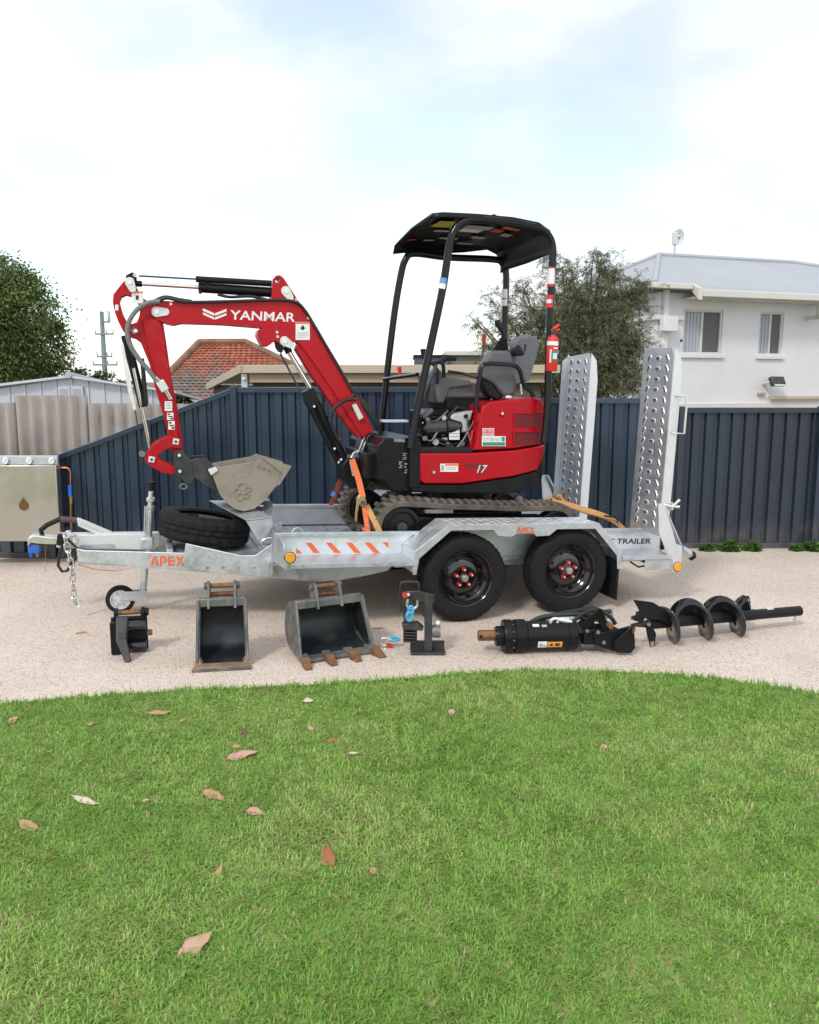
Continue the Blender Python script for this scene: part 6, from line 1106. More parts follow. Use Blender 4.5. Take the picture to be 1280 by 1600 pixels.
strap([T.p(572, 790, 0.42), T.p(584, 812, 0.34), T.p(594, 833, 0.31)], (0.036, 0.0, 0.015), M['tan_web'], rs); strap([T.p(571, 824, 0.31), T.p(575, 840, 0.31)], (0.05, 0.01, 0), M['orange_web'], rs)
brs = mat('zinc_yellow', (0.45, 0.36, 0.16), 0.35, 0.8, var=0.15, vscale=20)
MB().prism(T.poly([(557, 779), (562, 772), (570, 777), (573, 787), (566, 792), (558, 786)], 0.40), 0.385, 0.425).build('ratchet_body', brs, rs, bevel=0.004); MB().prism(T.poly([(557, 783), (562, 784), (559, 800), (558, 816), (554, 814), (555, 798)], 0.395), 0.388, 0.394).build('ratchet_handle', brs, rs, bevel=0.003)
MB().cyl(T.p(568, 786, 0.37), T.p(568, 786, 0.44), 0.016, n=14).build('ratchet_spool', M['dark_steel'], rs); MB().tube([T.p(549, 716, 0.79), T.p(553, 708, 0.80), T.p(560, 704, 0.81)], 0.01, 8).build('hook', M['zinc'], rs)
MB().prism(T.poly([(546, 722), (552, 720), (557, 742), (551, 744)], 0.77), 0.765, 0.772).build('wear_pad', M['cream_zinc'], rs)
rs2 = thing('ratchet_strap', 'orange strap with a blue tag slanting from the boom foot to the far side', 'strap', T.p(517, 790, 1.1), T)
strap([T.p(541, 733, 0.98), T.p(531, 752, 1.1), T.p(522, 778, 1.27), T.p(517, 789, 1.29)], (0.04, 0.02, 0.0), M['orange_web'], rs2); MB().box(T.p(521, 772, 1.17), (0.03, 0.012, 0.035), Matrix.Rotation(0.4, 3, 'Y')).build('tag', M['blue_print'], rs2)
rs3 = thing('loose_strap', 'tan webbing strap bundled across the deck behind the tracks', 'strap', T.p(930, 815, 0.5), T)
strap([T.p(862, 785, 0.52), T.p(885, 788, 0.50), T.p(912, 796, 0.47), T.p(938, 804, 0.44), T.p(958, 813, 0.43), T.p(975, 827, 0.42)], (0.012, 0.012, 0.036), M['tan_web'], rs3, th=0.006); strap([T.p(880, 788, 0.55), T.p(905, 799, 0.55), T.p(940, 809, 0.5), T.p(968, 822, 0.5)], (0.01, 0.045, 0.008), M['tan_web'], rs3, th=0.006)
MB().tube([T.p(945, 806, 0.40), T.p(960, 808, 0.40), T.p(966, 812, 0.40), T.p(964, 817, 0.40)], 0.007, 6).build('buckle', M['black_matt'], rs3)
for k in range(4): MB().tube(smooth_path([T.p(850 + 8 * k, 786, 0.6), T.p(858 + 8 * k, 777 - 2 * k, 0.6), T.p(868 + 6 * k, 782, 0.58), T.p(882 + 6 * k, 789, 0.52)]), 0.009, 6).build('cord', M['rust'] if k % 2 else M['tan_web'], rs3)
# ================================================================== attachments on the ground
def gframe(px, py, yaw=0): return Frame(G(px, py), yaw)
def bucket(name, label, fr, w, hgt, dep, flare, mside, edge_mat, teeth=0):
    t = thing(name, label, 'digger bucket', (0, 0, 0), fr); hw = w / 2; k = hgt
    # section (y towards back, z up): cutting edge lies on the ground in front, mouth faces the viewer
    sec = [(-dep * 0.42, 0.012), (0.0, 0.02), (dep * 0.38, 0.05 * k / 0.36), (dep * 0.58, 0.13 * k / 0.36), (dep * 0.62, 0.21 * k / 0.36), (dep * 0.52, 0.30 * k / 0.36), (dep * 0.30, k * 0.97), (dep * 0.0, k)]
    cs = []
    for i in range(len(sec) - 1):
        p0, p1, p2, p3 = [Vector(sec[max(0, min(len(sec) - 1, i + d))]) for d in (-1, 0, 1, 2)]
        for q in range(4): u = q / 4; cs.append(0.5 * ((2 * p1) + (p2 - p0) * u + (2 * p0 - 5 * p1 + 4 * p2 - p3) * u * u + (3 * p1 - p0 - 3 * p2 + p3) * u ** 3))
    cs.append(Vector(sec[-1])); n = len(cs)
    def width(z): return hw * (1 + flare * (1 - min(1, z / k)))
    def strip(off, mname, nm, hwoff):
        b = MB(); cen = Vector((0.0, k * 0.5)); pts = [c - (c - cen).normalized() * off for c in cs]
        vs = []
        for c in pts: ww = width(c.y) - hwoff; vs += [(-ww, c.x, c.y), (ww, c.x, c.y)]
        b.add(vs, [(2 * i, 2 * i + 1, 2 * i + 3, 2 * i + 2) for i in range(n - 1)]); return b.build(nm, mname, t, angle=60)
    strip(0.012, M['bucket_in'], 'inner_shell', 0.010); strip(0.0, mside, 'outer_shell', 0.004)
    lip = [(c.x, c.y) for c in cs]
    for s in (-1, 1):
        b = MB(); A = [Vector((s * width(c.y), c.x, c.y)) for c in cs] + [Vector((s * width(k * .55), -dep * 0.20, k * 0.55))]; b.hull(A, [v - Vector((s * 0.011, 0, 0)) for v in A]); b.build('side_plate', mside, t, bevel=0.0015)
        b = MB(); A = [Vector((s * (width(k) + 0.002), 0.0 - 0.004, k)), Vector((s * (width(k * .55) + 0.002), -dep * 0.20 - 0.006, k * 0.55)), Vector((s * (width(0) + 0.002), -dep * 0.42 - 0.004, 0.03))]
        b.tube(A, 0.009, 6); b.build('side_edge', M['worn_steel'], t)
        A2 = [Vector((s * (width(k * .55) - 0.0115), -dep * 0.18, k * .53)), Vector((s * (width(k * .9) - 0.0115), dep * 0.02, k * .92)), Vector((s * (width(k * .6) - 0.0115), dep * 0.55, k * 0.6)), Vector((s * (width(0) - 0.0115), dep * 0.3, 0.05)), Vector((s * (width(0) - 0.0115), -dep * 0.36, 0.025))]
        b = MB(); b.hull(A2, [v - Vector((s * 0.002, 0, 0)) for v in A2]); b.build('inner_side', M['bucket_in'], t)
    MB().box((0, 0.018, k - 0.018), (2 * width(k) + 0.004, 0.045, 0.050)).build('top_beam', M['worn_steel'], t, bevel=0.006)
    for s in (-1, 1):
        e = [(-0.03, k - 0.05), (0.035, k - 0.05), (0.10, k + 0.0), (0.085, k + 0.075), (0.055, k + 0.095), (0.02, k + 0.085), (-0.005, k + 0.04)]
        MB().prism([(q[0] + 0.01, q[1]) for q in e], s * 0.075 - 0.008, s * 0.075 + 0.008, axis='x').build('ear', M['worn_steel'], t, bevel=0.002)
        MB().cyl((s * 0.083, 0.065, k + 0.065), (s * 0.10, 0.065, k + 0.065), 0.021, n=14).build('ear_boss', M['worn_steel'], t, bevel=0.002)
    MB().cyl((-0.078, 0.065, k + 0.065), (0.078, 0.065, k + 0.065), 0.0145, n=14).build('hitch_pin', M['rust'], t); MB().cyl((-0.078, 0.085, k + 0.01), (0.078, 0.085, k + 0.01), 0.0145, n=14).build('hitch_pin', M['rust'], t)
    ww = width(0)
    if not teeth:
        b = MB(); b.prism([(-ww - 0.022, -dep * 0.42 - 0.07), (ww + 0.022, -dep * 0.42 - 0.07), (ww + 0.005, -dep * 0.30), (-ww - 0.005, -dep * 0.30)], 0.003, 0.022, axis='z'); b.build('cutting_edge', edge_mat, t, bevel=0.003)
        MB().box((0, -dep * 0.42 - 0.075, 0.009), (2 * ww + 0.05, 0.012, 0.016)).build('edge_bar', M['worn_steel'], t, bevel=0.002)
        for s in (-1, 1): MB().hull([Vector((s * (ww - 0.03), -dep * .3, 0.022)), Vector((s * (ww + 0.02), -dep * .45, 0.022)), Vector((s * (ww - 0.02), -dep * .45, 0.022))], [Vector((s * (ww - 0.003), -dep * .3, 0.075)), Vector((s * (ww + 0.0), -dep * .36, 0.06)), Vector((s * (ww - 0.008), -dep * .36, 0.06))]).build('corner_gusset', edge_mat, t)
    else:
        MB().prism([(-ww, -dep * 0.42 - 0.03), (ww, -dep * 0.42 - 0.03), (ww, -dep * 0.25), (-ww, -dep * 0.25)], 0.006, 0.026, axis='z').build('cutting_edge', M['worn_steel'], t, bevel=0.003)
        for i in range(teeth):
            x = -ww + 0.02 + (2 * ww - 0.04) * i / (teeth - 1); y0 = -dep * 0.42 - 0.005; a = (i / (teeth - 1) - 0.45) * 0.35
            def sh(l): return [Vector((x + px_ + (y0 - py_) * a, py_, pz_)) for px_, py_, pz_ in l]
            ad = MB().hull(sh([(-0.026, y0 + 0.035, 0.004), (0.026, y0 + 0.035, 0.004), (0.026, y0 + 0.035, 0.048), (-0.026, y0 + 0.035, 0.048)]), sh([(-0.021, y0 - 0.045, 0.004), (0.021, y0 - 0.045, 0.004), (0.021, y0 - 0.045, 0.042), (-0.021, y0 - 0.045, 0.042)])).build('tooth_holder', M['worn_steel'], t, bevel=0.004)
            MB().hull(sh([(-0.025, y0 - 0.04, 0.0), (0.025, y0 - 0.04, 0.0), (0.025, y0 - 0.04, 0.050), (-0.025, y0 - 0.04, 0.050)]), sh([(-0.020, y0 - 0.125, 0.0), (0.020, y0 - 0.125, 0.0), (0.020, y0 - 0.125, 0.012), (-0.020, y0 - 0.125, 0.012)])).build('tooth', M['rust'], t, bevel=0.004)
    return t
bucket('trench_bucket', 'narrow black trenching bucket with a flat rusty cutting edge, mouth to the camera', gframe(350, 1032, 9), 0.262, 0.365, 0.25, 0.06, M['worn_steel'], M['rust_edge'])
bucket('digging_bucket', 'wide grey digging bucket with four rusty teeth standing on the driveway', gframe(516, 1018, 27), 0.415, 0.325, 0.30, 0.10, M['worn_steel'], M['rust_edge'], 4)
# wear patches of the wide bucket's outside are rust stains in its own steel
rf_ = gframe(203, 1023, 12)
rp_ = thing('ripper_tooth', 'black single ripper attachment with a worn pointed tooth and hitch pins', 'ripper', (0, 0, 0), rf_)
MB().box2((-0.105, 0.06, 0.005), (0.10, 0.085, 0.215)).build('back_plate', M['black'], rp_, bevel=0.006)
for z in (0.04, 0.165): MB().cyl((-0.09, 0.04, z), (0.095, 0.04, z), 0.032, n=18).build('roll_tube', M['black_gloss'], rp_, bevel=0.004)
MB().prism([(-0.105, 0.004), (-0.055, 0.004), (-0.055, 0.20), (-0.105, 0.20)], 0.0, 0.058).build('side_cheek', M['black'], rp_, bevel=0.006)
sh_ = MB(); sh_.hull([Vector((-0.072, 0.03, 0.235)), Vector((0.0, 0.03, 0.235)), Vector((0.0, 0.06, 0.19)), Vector((-0.072, 0.06, 0.19))], [Vector((-0.062, -0.09, 0.125)), Vector((-0.004, -0.09, 0.125)), Vector((-0.004, -0.055, 0.095)), Vector((-0.062, -0.055, 0.095))]); sh_.build('shank', M['dark_steel'], rp_, bevel=0.008)
MB().hull([Vector((-0.064, -0.094, 0.13)), Vector((-0.002, -0.094, 0.13)), Vector((-0.002, -0.05, 0.09)), Vector((-0.064, -0.05, 0.09))], [Vector((-0.012, -0.15, 0.004)), Vector((0.022, -0.15, 0.004)), Vector((0.022, -0.11, 0.002)), Vector((-0.012, -0.11, 0.002))]).build('tooth', M['dark_steel'], rp_, bevel=0.005)
for s in (-0.075, 0.078): MB().lathe([(0, -0.01), (0.034, -0.01), (0.034, 0.01), (0, 0.01)], (s, 0.08, 0.232), (1, 0, 0), 20).build('ear', M['black'], rp_, bevel=0.003); MB().box((s, 0.08, 0.21), (0.019, 0.06, 0.05)).build('ear_foot', M['black'], rp_)
MB().cyl((-0.07, 0.08, 0.236), (0.11, 0.08, 0.236), 0.014, n=14).build('hitch_pin', M['rust'], rp_); MB().lathe([(0, 0), (0.024, 0), (0.024, 0.02), (0, 0.02)], (0.09, 0.08, 0.236), (1, 0, 0), 12).build('pin_collar', M['black'], rp_)
MB().cyl((0.10, 0.05, 0.115), (0.128, 0.05, 0.115), 0.02, 0.017, 6).build('rusty_bolt', M['rust'], rp_)
# tow bracket with lifting shackle
tf = gframe(668, 1022, 0)
tb_ = thing('hitch_bracket', 'black steel hitch bracket on a T foot with blue chain link hanging from it', 'bracket', (0, 0, 0), tf)
def tp(px, py, y=0.0): return tf.p(px, py, y)
MB().hull([Vector((-0.10, -0.03, 0.004)), Vector((0.105, -0.03, 0.004)), Vector((0.105, 0.05, 0.004)), Vector((-0.10, 0.05, 0.004))], [Vector((-0.10, -0.03, 0.016)), Vector((0.105, -0.03, 0.016)), Vector((0.105, 0.05, 0.016)), Vector((-0.10, 0.05, 0.016))]).build('foot_plate', M['dark_steel'], tb_, bevel=0.002)
MB().box((0.0, 0.055, 0.035), (0.205, 0.01, 0.062)).build('foot_upstand', M['dark_steel'], tb_, bevel=0.002)
MB().prism([(-0.018, 0.0), (0.028, 0.0), (0.028, 0.012), (-0.006, 0.012), (-0.006, 0.05), (-0.018, 0.05)], 0.016, tp(668, 930)[2], axis='z').build('post', M['dark_steel'], tb_, bevel=0.002)
MB().prism([tf.xz(a, b_, 0.02) for a, b_ in ((634, 924), (652, 923), (679, 929), (679, 942), (640, 938))], 0.012, 0.03).build('arm', M['dark_steel'], tb_, bevel=0.003)
MB().prism([tf.xz(a, b_, 0.05) for a, b_ in ((628, 925), (634, 925), (640, 990), (632, 990))], 0.035, 0.06).build('cheek_plate', M['dark_steel'], tb_, bevel=0.003); MB().prism([tf.xz(a, b_, 0.05) for a, b_ in ((628, 972), (652, 970), (662, 978), (660, 982), (630, 980))], 0.0, 0.06).build('shelf_plate', M['dark_steel'], tb_, bevel=0.003)
for k in range(5): MB().box(tp(640, 983 + 4.6 * k, 0.02), (0.075, 0.03, 0.008), Matrix.Rotation(0.03, 3, 'Y')).build('grip_rib', M['dark_steel'], tb_, bevel=0.002)
MB().box(tp(641, 993, 0.045), (0.082, 0.01, 0.085)).build('rib_backing', M['dark_steel'], tb_)
MB().tube(smooth_path([tp(a, b_, 0.04) for a, b_ in ((627, 955), (625, 920), (627, 911), (634, 909), (648, 909), (654, 912), (655, 926), (655, 945))]), 0.006, 8).build('loop_handle', M['dark_steel'], tb_)
q = tp(633, 930, -0.005); MB().lathe([(0, -0.02), (0.014, -0.018), (0.017, 0.0), (0, 0.0)], q, (0, 1, 0), 14).build('red_bolt', M['red_plastic'], tb_); MB().cyl(q, tp(640, 929, 0.0), 0.011, n=10).build('bolt_shank', M['zinc'], tb_)
MB().tube(smooth_path([tp(a, b_, -0.012) for a, b_ in ((638, 936), (636, 944), (639, 950), (646, 951), (652, 946), (652, 938))]), 0.0075, 8).build('shackle', M['zinc'], tb_)
for (ca_, cb_, rx, rz_) in ((642, 953, 0.013, 0.022), (640, 963, 0.017, 0.026)):
    c_ = tp(ca_, cb_, -0.02); MB().tube([c_ + Vector((rx * math.cos(q_), 0.006 * math.sin(2 * q_), rz_ * math.sin(q_))) for q_ in [2 * math.pi * k / 14 for k in range(14)]], 0.0095, 8, closed=True).build('chain_link', M['sky_blue'], tb_)
MB().lathe([(0, -0.03), (0.034, -0.03), (0.04, -0.01), (0.038, 0.02), (0, 0.02)], tp(683, 986, 0.03), (1, 0, 0), 16).build('side_boss', M['worn_steel'], tb_)
MB().sphere(tp(684, 974, 0.03), 0.02, 10).build('grease_cap', M['galv_bright'], tb_)
MB().tube([tp(660, 955, 0.03), tp(668, 968, 0.02)], 0.012, 8).build('brace', M['dark_steel'], tb_)
gs = gframe(612, 1012, 0); sk = thing('bow_shackle', 'galvanised bow shackle with red pin and blue link lying on the driveway', 'shackle', (0, 0, 0), gs)
MB().tube(smooth_path([gs.p(a, b_, 0.0) + Vector((0, 0, 0.004)) for a, b_ in ((610, 1008), (600, 1010), (595, 1004), (596, 999), (604, 998), (612, 1001))]), 0.0065, 8).build('bow', M['zinc'], sk); MB().cyl(gs.p(605, 1007, -.015), gs.p(613, 1009, 0.0), 0.012, n=12).build('pin', M['red_plastic'], sk)
MB().tube([gs.p(611, 1000, 0.01) + Vector((0.03 * math.cos(q_) + 0.02, 0.012 * math.sin(q_), 0.006 + 0.006 * math.sin(q_))) for q_ in [2 * math.pi * k / 12 for k in range(12)]], 0.009, 8, closed=True).build('chain_link', M['sky_blue'], sk); MB().sphere(gs.p(602, 1014, -0.02), 0.010).build('nut', M['zinc'], sk)
# auger drive
af = gframe(840, 1022, 4); ad_ = thing('auger_drive', 'black hydraulic auger drive motor lying on its side with hoses and hitch frame', 'auger drive', (0, 0, 0), af)
def ap(px, py, y=0.0): return af.p(px, py, y)
AX0 = ap(790, 997, 0.08); RA_ = 0.098
xs = [af.xz(p_, 998, 0.0)[0] for p_ in (749, 776, 788, 800, 806, 822, 888, 903)]
zc = RA_ + 0.002; prf = [(0, xs[1]), (0.055, xs[1]), (0.06, xs[1] + 0.012), (0.06, xs[2]), (0.095, xs[2]), (RA_, xs[2] + 0.008), (RA_, xs[3]), (0.088, xs[3] + 0.001), (0.088, xs[4]), (RA_, xs[4] + 0.001), (RA_, xs[5]), (0.086, xs[5] + 0.01), (0.086, xs[6]), (0.092, xs[6] + 0.004), (0.092, xs[7] - 0.008), (0.085, xs[7]), (0, xs[7])]
MB().lathe(prf, (0, 0.05, zc), (1, 0, 0), 40).build('motor_body', M['black'], ad_, angle=30)
for k in range(12): a = k * math.pi / 6; MB().cyl((xs[3] - 0.002, 0.05 + 0.093 * math.cos(a), zc + 0.093 * math.sin(a)), (xs[3] + 0.012, 0.05 + 0.093 * math.cos(a), zc + 0.093 * math.sin(a)), 0.006, n=6).build('bolt', M['dark_steel'], ad_)
MB().cyl((xs[0], 0.05, zc + 0.006), (xs[1] + 0.005, 0.05, zc + 0.006), 0.034, n=6).build('hex_shaft', M['rust'], ad_, bevel=0.003); MB().cyl((xs[0] + 0.012, 0.0, zc + 0.01), (xs[0] + 0.012, 0.02, zc + 0.01), 0.009, n=10).build('pin_hole', M['black_matt'], ad_)
def on_cyl(px0, px1, a0, a1, m_, nm, r=0.0872):
    x0_, x1_ = af.xz(px0, 1000, -0.03)[0], af.xz(px1, 1000, -0.03)[0]; vs = []; nq = 6
    for k in range(nq + 1): a = a0 + (a1 - a0) * k / nq; vs += [(x0_, 0.05 - r * math.cos(a), zc + r * math.sin(a)), (x1_, 0.05 - r * math.cos(a), zc + r * math.sin(a))]
    return MB().add(vs, [(2 * k, 2 * k + 1, 2 * k + 3, 2 * k + 2) for k in range(nq)]).build(nm, m_, ad_)
on_cyl(841, 855, R(-38), R(-8), M['white_print'], 'sticker'); on_cyl(856, 879, R(-38), R(-10), M['orange_sticker'], 'sticker'); on_cyl(860, 864, R(-30), R(-18), M['black_print'], 'print', 0.0878); on_cyl(868, 875, R(-30), R(-17), M['black_print'], 'print', 0.0878); on_cyl(843.5, 848, R(-30), R(-16), M['grey_print'], 'print', 0.0878); on_cyl(849.5, 853.5, R(-30), R(-24), M['grey_print'], 'print', 0.0878)
on_cyl(834, 844, R(52), R(66), M['white_print'], 'sticker'); on_cyl(848, 856, R(50), R(62), M['grey_print'], 'sticker')
grn = mat('green_hose', (0.018, 0.035, 0.02), 0.4)
MB().tube(smooth_path([ap(a, b_, 0.10) for a, b_ in ((830, 972), (845, 965), (870, 961), (900, 960), (925, 961), (938, 966))]), 0.014, 10).build('hydraulic_hose', grn, ad_); MB().tube(smooth_path([ap(a, b_, 0.16) for a, b_ in ((840, 970), (870, 960), (905, 954), (925, 950), (940, 956))]), 0.014, 10).build('hydraulic_hose', M['hose'], ad_)
for dx in (0, 11): MB().tube(smooth_path([ap(862 + dx, 984, 0.03), ap(860 + dx, 974, 0.03), ap(865 + dx, 967, 0.03), ap(878 + dx, 968, 0.03)]), 0.010, 8).build('elbow_fitting', M['galv_bright'], ad_)
MB().cyl(ap(872, 968, 0.03), ap(893, 972, 0.03), 0.014, n=8).build('coupler', M['galv_bright'], ad_)
MB().tube([ap(900, 998, 0.05), ap(930, 999, 0.05)], 0.032, 14).build('top_shaft', M['black'], ad_); MB().cyl(ap(901, 985, 0.0), ap(905, 1010, 0.0), 0.012, n=8).build('flange_bolt', M['dark_steel'], ad_)
for (yy) in (-0.04, 0.14):
    MB().prism(af.poly([(928, 990), (960, 985), (990, 977), (992, 1015), (985, 1020), (958, 1018), (930, 1008)], yy), yy, yy + 0.014).build('hitch_plate', M['black'], ad_, bevel=0.004)
    MB().prism(af.poly([(905, 978), (935, 950), (942, 952), (958, 1000), (950, 1002), (934, 968), (916, 984)], yy + 0.02), yy + 0.016, yy + 0.028).build('cradle_arm', M['black'], ad_, bevel=0.003)
MB().prism(af.poly([(958, 1003), (990, 975), (992, 1012), (985, 1020), (962, 1019)], -0.06), -0.072, -0.058).build('side_plate', M['black'], ad_, bevel=0.003)
MB().cyl(ap(930, 965, 0.16), ap(955, 978, -0.05), 0.018, n=12).build('hitch_pin', M['rust'], ad_); MB().lathe([(0, -0.02), (0.022, -0.02), (0.022, 0.02), (0, 0.02)], ap(987, 984, -0.05), (0.5, 1, 0), 14).build('rusty_bush', M['rust'], ad_)
MB().prism(af.poly([(937, 953), (958, 950), (958, 965), (945, 968)], 0.17), 0.165, 0.172).build('tag_plate', M['galv'], ad_); MB().tube([ap(905, 976, 0.1), ap(925, 956, 0.12), ap(945, 962, 0.1)], 0.016, 8).build('hydraulic_hose', M['hose'], ad_)
for k, pts_ in enumerate((((892, 974), (912, 958), (932, 953), (952, 962), (962, 975)), ((888, 978), (905, 965), (922, 972), (940, 985), (962, 990)), ((905, 992), (918, 970), (938, 958), (955, 955)), ((925, 985), (942, 975), (965, 985), (975, 995)))): MB().tube(smooth_path([ap(a, b_, 0.04 + 0.03 * k) for a, b_ in pts_]), 0.012, 8).build('hydraulic_hose', M['hose'], ad_)
MB().box2(tuple(ap(912, 1008, -0.02)), tuple(ap(958, 984, -0.02) + Vector((0, 0.14, 0)))).build('hitch_frame', M['black'], ad_, bevel=0.006)
for (a, b_) in ((944, 1004), (918, 986), (935, 988)): MB().cyl(ap(a, b_, -0.05), ap(a, b_, -0.035), 0.012, n=6).build('bolt', M['worn_steel'], ad_)
# auger bit
gf = gframe(1080, 1000, 20); ab = thing('auger_bit', 'black earth auger bit with three spiral flights lying on the driveway', 'auger', (0, 0, 0), gf)
pa, pb_ = gf.p(1015, 976, 0.0), gf.p(1249, 966, 0.0); RF = 0.138; za_ = RF * 0.98; pa.z = 0.138; pb_.z = 0.105; dv = (pb_ - pa); Lb = dv.length; dv.normalize(); u_ = dv.cross(Vector((0, 0, 1))).normalized(); v_ = u_.cross(dv)
sxx = gf.xz(1178, 970, 0)[0]
f_s = (sxx - pa.x) / (pb_.x - pa.x)
MB().tube([pa, pa + dv * Lb * f_s], 0.036, 18).build('shaft', M['black'], ab); MB().tube([pa + dv * Lb * (f_s - 0.03), pb_], 0.033, 18).build('socket_tube', M['black'], ab, bevel=0.003)
MB().cyl(pb_ - dv * 0.03 + v_ * -0.06, pb_ - dv * 0.03 + v_ * 0.0, 0.010, n=8).build('socket_bolt', M['zinc'], ab); MB().box(pa + dv * Lb * (f_s + 0.1) + v_ * 0.03 - u_ * -0.0, (0.05, 0.03, 0.012), Matrix.Rotation(-0.2, 3, 'Y')).build('paper_tag', M['cream_zinc'], ab)
turns = 3.05; nst = 130; vs = []; Lf = Lb * f_s * 1.0; ph0 = 2.2
for i in range(nst + 1):
    f = i / nst; s = 0.03 + (Lf - 0.05) * f; a = ph0 - 2 * math.pi * turns * f; rr_ = RF * min(1, 0.55 + f * 6) * (1.0 if f < 0.985 else 0.9)
    e_ = u_ * math.cos(a) + v_ * math.sin(a); c_ = pa + dv * s; vs += [c_ + e_ * 0.030, c_ + e_ * (0.03 + (rr_ - 0.03) * 0.55) + dv * 0.004, c_ + e_ * rr_]
o = MB().add(vs, [(3 * i + j, 3 * i + j + 1, 3 * i + 4 + j, 3 * i + 3 + j) for i in range(nst) for j in range(2)]).build('flight', M['black_gloss'], ab, angle=80); so = o.modifiers.new('gauge', 'SOLIDIFY'); so.thickness = 0.007; so.offset = 0
MB().prism(gf.poly([(990, 937), (1020, 941), (1046, 956), (1060, 975), (1050, 978), (1030, 968), (1002, 966), (986, 968), (1000, 955)], -0.05), -0.056, -0.042).build('cutting_head', M['black'], ab, bevel=0.003)
for k, (a, b_) in enumerate(((988, 965), (995, 958), (1012, 975))): MB().prism(gf.poly([(a, b_), (a + 12, b_ - 5), (a + 20, b_ + 3), (a + 14, b_ + 8), (a + 4, b_ + 5)], -0.05 + 0.04 * k), -0.05 + 0.04 * k, -0.03 + 0.04 * k).build('cutter_tooth', M['black'], ab, bevel=0.003)
MB().prism(gf.poly([(1010, 978), (1018, 976), (1025, 990), (1022, 1012), (1018, 1013), (1013, 995)], -0.03), -0.036, -0.018).build('lower_blade', M['black'], ab, bevel=0.003); MB().tube([pa - dv * 0.13, pa + dv * 0.02], [0.008, 0.03], 10).build('pilot_point', M['dark_steel'], ab)
MB().cyl(gf.p(1014, 976, -0.065), gf.p(1014, 976, -0.05), 0.012, n=6).build('bolt', M['worn_steel'], ab); MB().prism(gf.poly([(1017, 1003), (1022, 1002), (1022, 1013), (1018, 1013)], -0.04), -0.042, -0.036).build('blade_tip', mat('straw_steel', (0.35, 0.3, 0.18), 0.5, 0.5), ab)
# ================================================================== fallen leaves on the lawn
LM = {}
def leafmat(n, c, c2): LM[n] = mat('dry_leaf_' + n, c, 0.6, 0, col2=c2, vscale=18, c2range=(0.35, 0.75), bump=0.2, bscale=120)
leafmat('tan', (0.42, 0.23, 0.12), (0.52, 0.32, 0.19)); leafmat('pink', (0.55, 0.33, 0.26), (0.42, 0.2, 0.13)); leafmat('brown', (0.36, 0.13, 0.05), (0.24, 0.08, 0.035)); leafmat('pale', (0.62, 0.56, 0.42), (0.5, 0.42, 0.3)); leafmat('dark', (0.12, 0.07, 0.05), (0.2, 0.11, 0.07)); leafmat('mixed', (0.56, 0.33, 0.26), (0.30, 0.28, 0.09))
def leaf(px, py, ln, ang, m, curl, lab, fat=0.27):
    p0 = G(px, py, 0.035); sc = p0.y / FPX / math.cos(PITCH); Lr = ln * sc * 1.15; n = 12; vs = []; base = p0 - Vector((0, 0, 0.012)); t = None
    rg = random.Random(int(px * 7 + py)); a = R(ang); ax_ = Vector((math.cos(a), math.sin(a) * 1.5, 0)); ax_ = ax_.normalized(); sd = Vector((-ax_.y, ax_.x, 0)); lift = R(rg.uniform(8, 22))
    for i in range(n + 1):
        f = i / n; wv = fat * (math.sin(math.pi * min(1, f ** 0.8 * 1.02)) ** 0.8) * (1 - 0.25 * f) + 0.012; s = (f - 0.5) * Lr
        zc_ = curl * Lr * (4 * (f - 0.5) ** 2 - 0.3) + (0.02 * math.sin(f * 9 + px) * Lr)
        for k in (-1, -0.5, 0, 0.5, 1):
            wob = 1 + 0.10 * math.sin(f * 17 + k * 3 + py) ; q = sd * (k * wv * Lr * wob); vs.append(ax_ * s + q + Vector((0, -0.0, zc_ + abs(k) * wv * Lr * (0.35 + curl) + (-q.y * 0 + (s * ax_.y + q.y) * math.tan(lift)))))
    fs = [(i * 5 + j, i * 5 + j + 1, i * 5 + 6 + j, i * 5 + 5 + j) for i in range(n) for j in range(4)]
    b = MB().add(vs, fs); b.tube([ax_ * (-0.5 * Lr) + Vector((0, 0, curl * Lr * 0.7 - .5 * Lr * ax_.y * math.tan(lift))), ax_ * (-0.62 * Lr) + Vector((0, 0, curl * Lr * 0.7 + 0.004 - .62 * Lr * ax_.y * math.tan(lift)))], [0.0016, 0.001], 5)
    o = b.build('fallen_leaf', LM[m], angle=60); o.location = base; so = o.modifiers.new('gauge', 'SOLIDIFY'); so.thickness = 0.0008; tag(o, lab, 'leaf', 'fallen leaves on the lawn')
leaf(305, 1474, 62, 38, 'mixed', 0.02, 'largest pinkish brown leaf, lowest on the lawn', 0.24)
leaf(515, 1342, 44, -58, 'brown', 0.14, 'reddish brown folded leaf in the middle of the lawn', 0.22)
leaf(335, 1240, 42, -22, 'tan', 0.04, 'flat tan leaf pointing down to the right above a smaller pinkish one', 0.21)
leaf(399, 1265, 27, -6, 'pink', 0.03, 'small pinkish tan oval leaf right of the flat tan leaf', 0.27)
leaf(379, 1177, 44, 16, 'pink', 0.05, 'long pale pink leaf below the trenching bucket', 0.20)
leaf(47, 1288, 40, -14, 'tan', 0.14, 'curled tan leaf nearest the left edge', 0.19)
leaf(135, 1248, 42, -11, 'pale', 0.10, 'whitish wavy curled leaf on the left of the lawn', 0.12)
leaf(342, 1357, 22, 72, 'tan', 0.12, 'small narrow upright tan leaf above the largest leaf', 0.2)
leaf(585, 1357, 15, -30, 'tan', 0.05, 'small three-cornered tan leaf right of the reddish brown leaf', 0.36)
leaf(250, 1111, 32, 6, 'tan', 0.08, 'tan leaf with a curled tip near the lawn edge below the ripper', 0.17)
leaf(286, 1122, 14, 35, 'tan', 0.05, 'tiny slanting tan leaf right of the curled-tip leaf', 0.2)
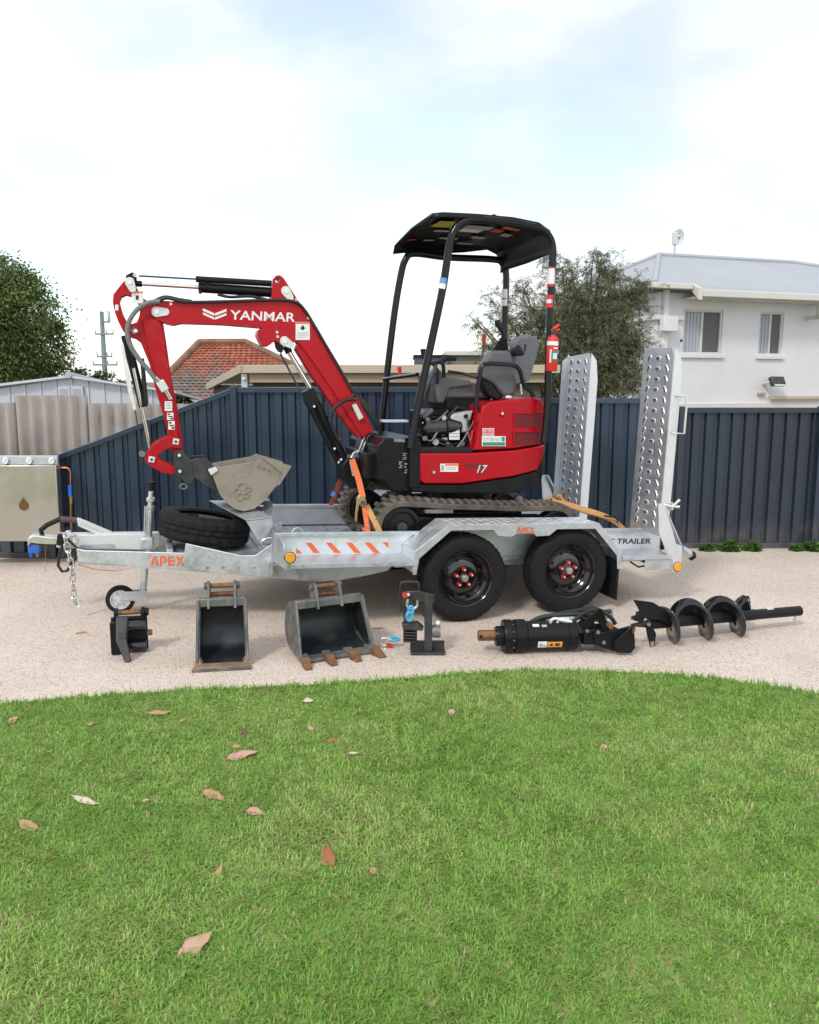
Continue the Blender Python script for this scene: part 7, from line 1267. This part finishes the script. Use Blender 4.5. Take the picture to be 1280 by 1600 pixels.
leaf(21, 1122, 17, 60, 'pink', 0.04, 'small pinkish leaf at the upper left corner of the lawn', 0.36)
leaf(482, 1092, 14, 0, 'pale', 0.05, 'tiny pale leaf at the lawn edge below the digging bucket', 0.4)
leaf(486, 1136, 15, -48, 'pink', 0.06, 'small pink leaf slanting down below the digging bucket', 0.28)
leaf(518, 1154, 21, 2, 'brown', 0.10, 'thin brown leaf lying level below the digging bucket', 0.12)
leaf(706, 1109, 13, 80, 'pink', 0.04, 'single small pink leaf below the hitch bracket', 0.4)
leaf(944, 1163, 12, 80, 'pink', 0.04, 'single small pink leaf alone on the right half of the lawn', 0.42)
leaf(228, 1247, 11, 20, 'pink', 0.05, 'tiny pinkish leaf between the whitish leaf and the flat tan leaf', 0.36)
leaf(210, 1206, 13, 10, 'dark', 0.08, 'tiny dark brown leaf above the whitish curled leaf', 0.3)
leaf(381, 1140, 14, -50, 'dark', 0.08, 'tiny dark leaf above the long pale pink leaf', 0.25)
leaf(553, 1173, 15, 5, 'pale', 0.05, 'tiny pale leaf right of the thin brown leaf', 0.22)
leaf(370, 1163, 13, 0, 'tan', 0.06, 'tiny tan leaf touching the top of the long pale pink leaf', 0.28)
leaf(142, 1128, 11, 40, 'tan', 0.05, 'tiny tan leaf near the upper left of the lawn', 0.34)
# twigs on the driveway
for (px, py, ln, ang, lab) in ((127, 990, 18, 12, 'short brown twig on the driveway left of the ripper'), (592, 983, 22, 2, 'thin twig on the driveway right of the digging bucket')):
    p0 = G(px, py); sc = p0.y / FPX; a = R(ang); d_ = Vector((math.cos(a), math.sin(a) * 1.6, 0)); b = MB(); b.tube([p0 - d_ * ln * sc / 2 + Vector((0, 0, 0.005)), p0 + Vector((0, 0.004, 0.008)), p0 + d_ * ln * sc / 2 + Vector((0, 0, 0.004))], [0.004, 0.005, 0.002], 6); b.tube([p0 + Vector((0, 0, 0.006)), p0 + d_ * ln * sc * 0.25 + Vector((0, 0.02, 0.012))], [0.003, 0.0012], 5); o = b.build('twig', LM['tan'], off=p0); o.location = p0; tag(o, lab, 'twig', 'twigs on the driveway')
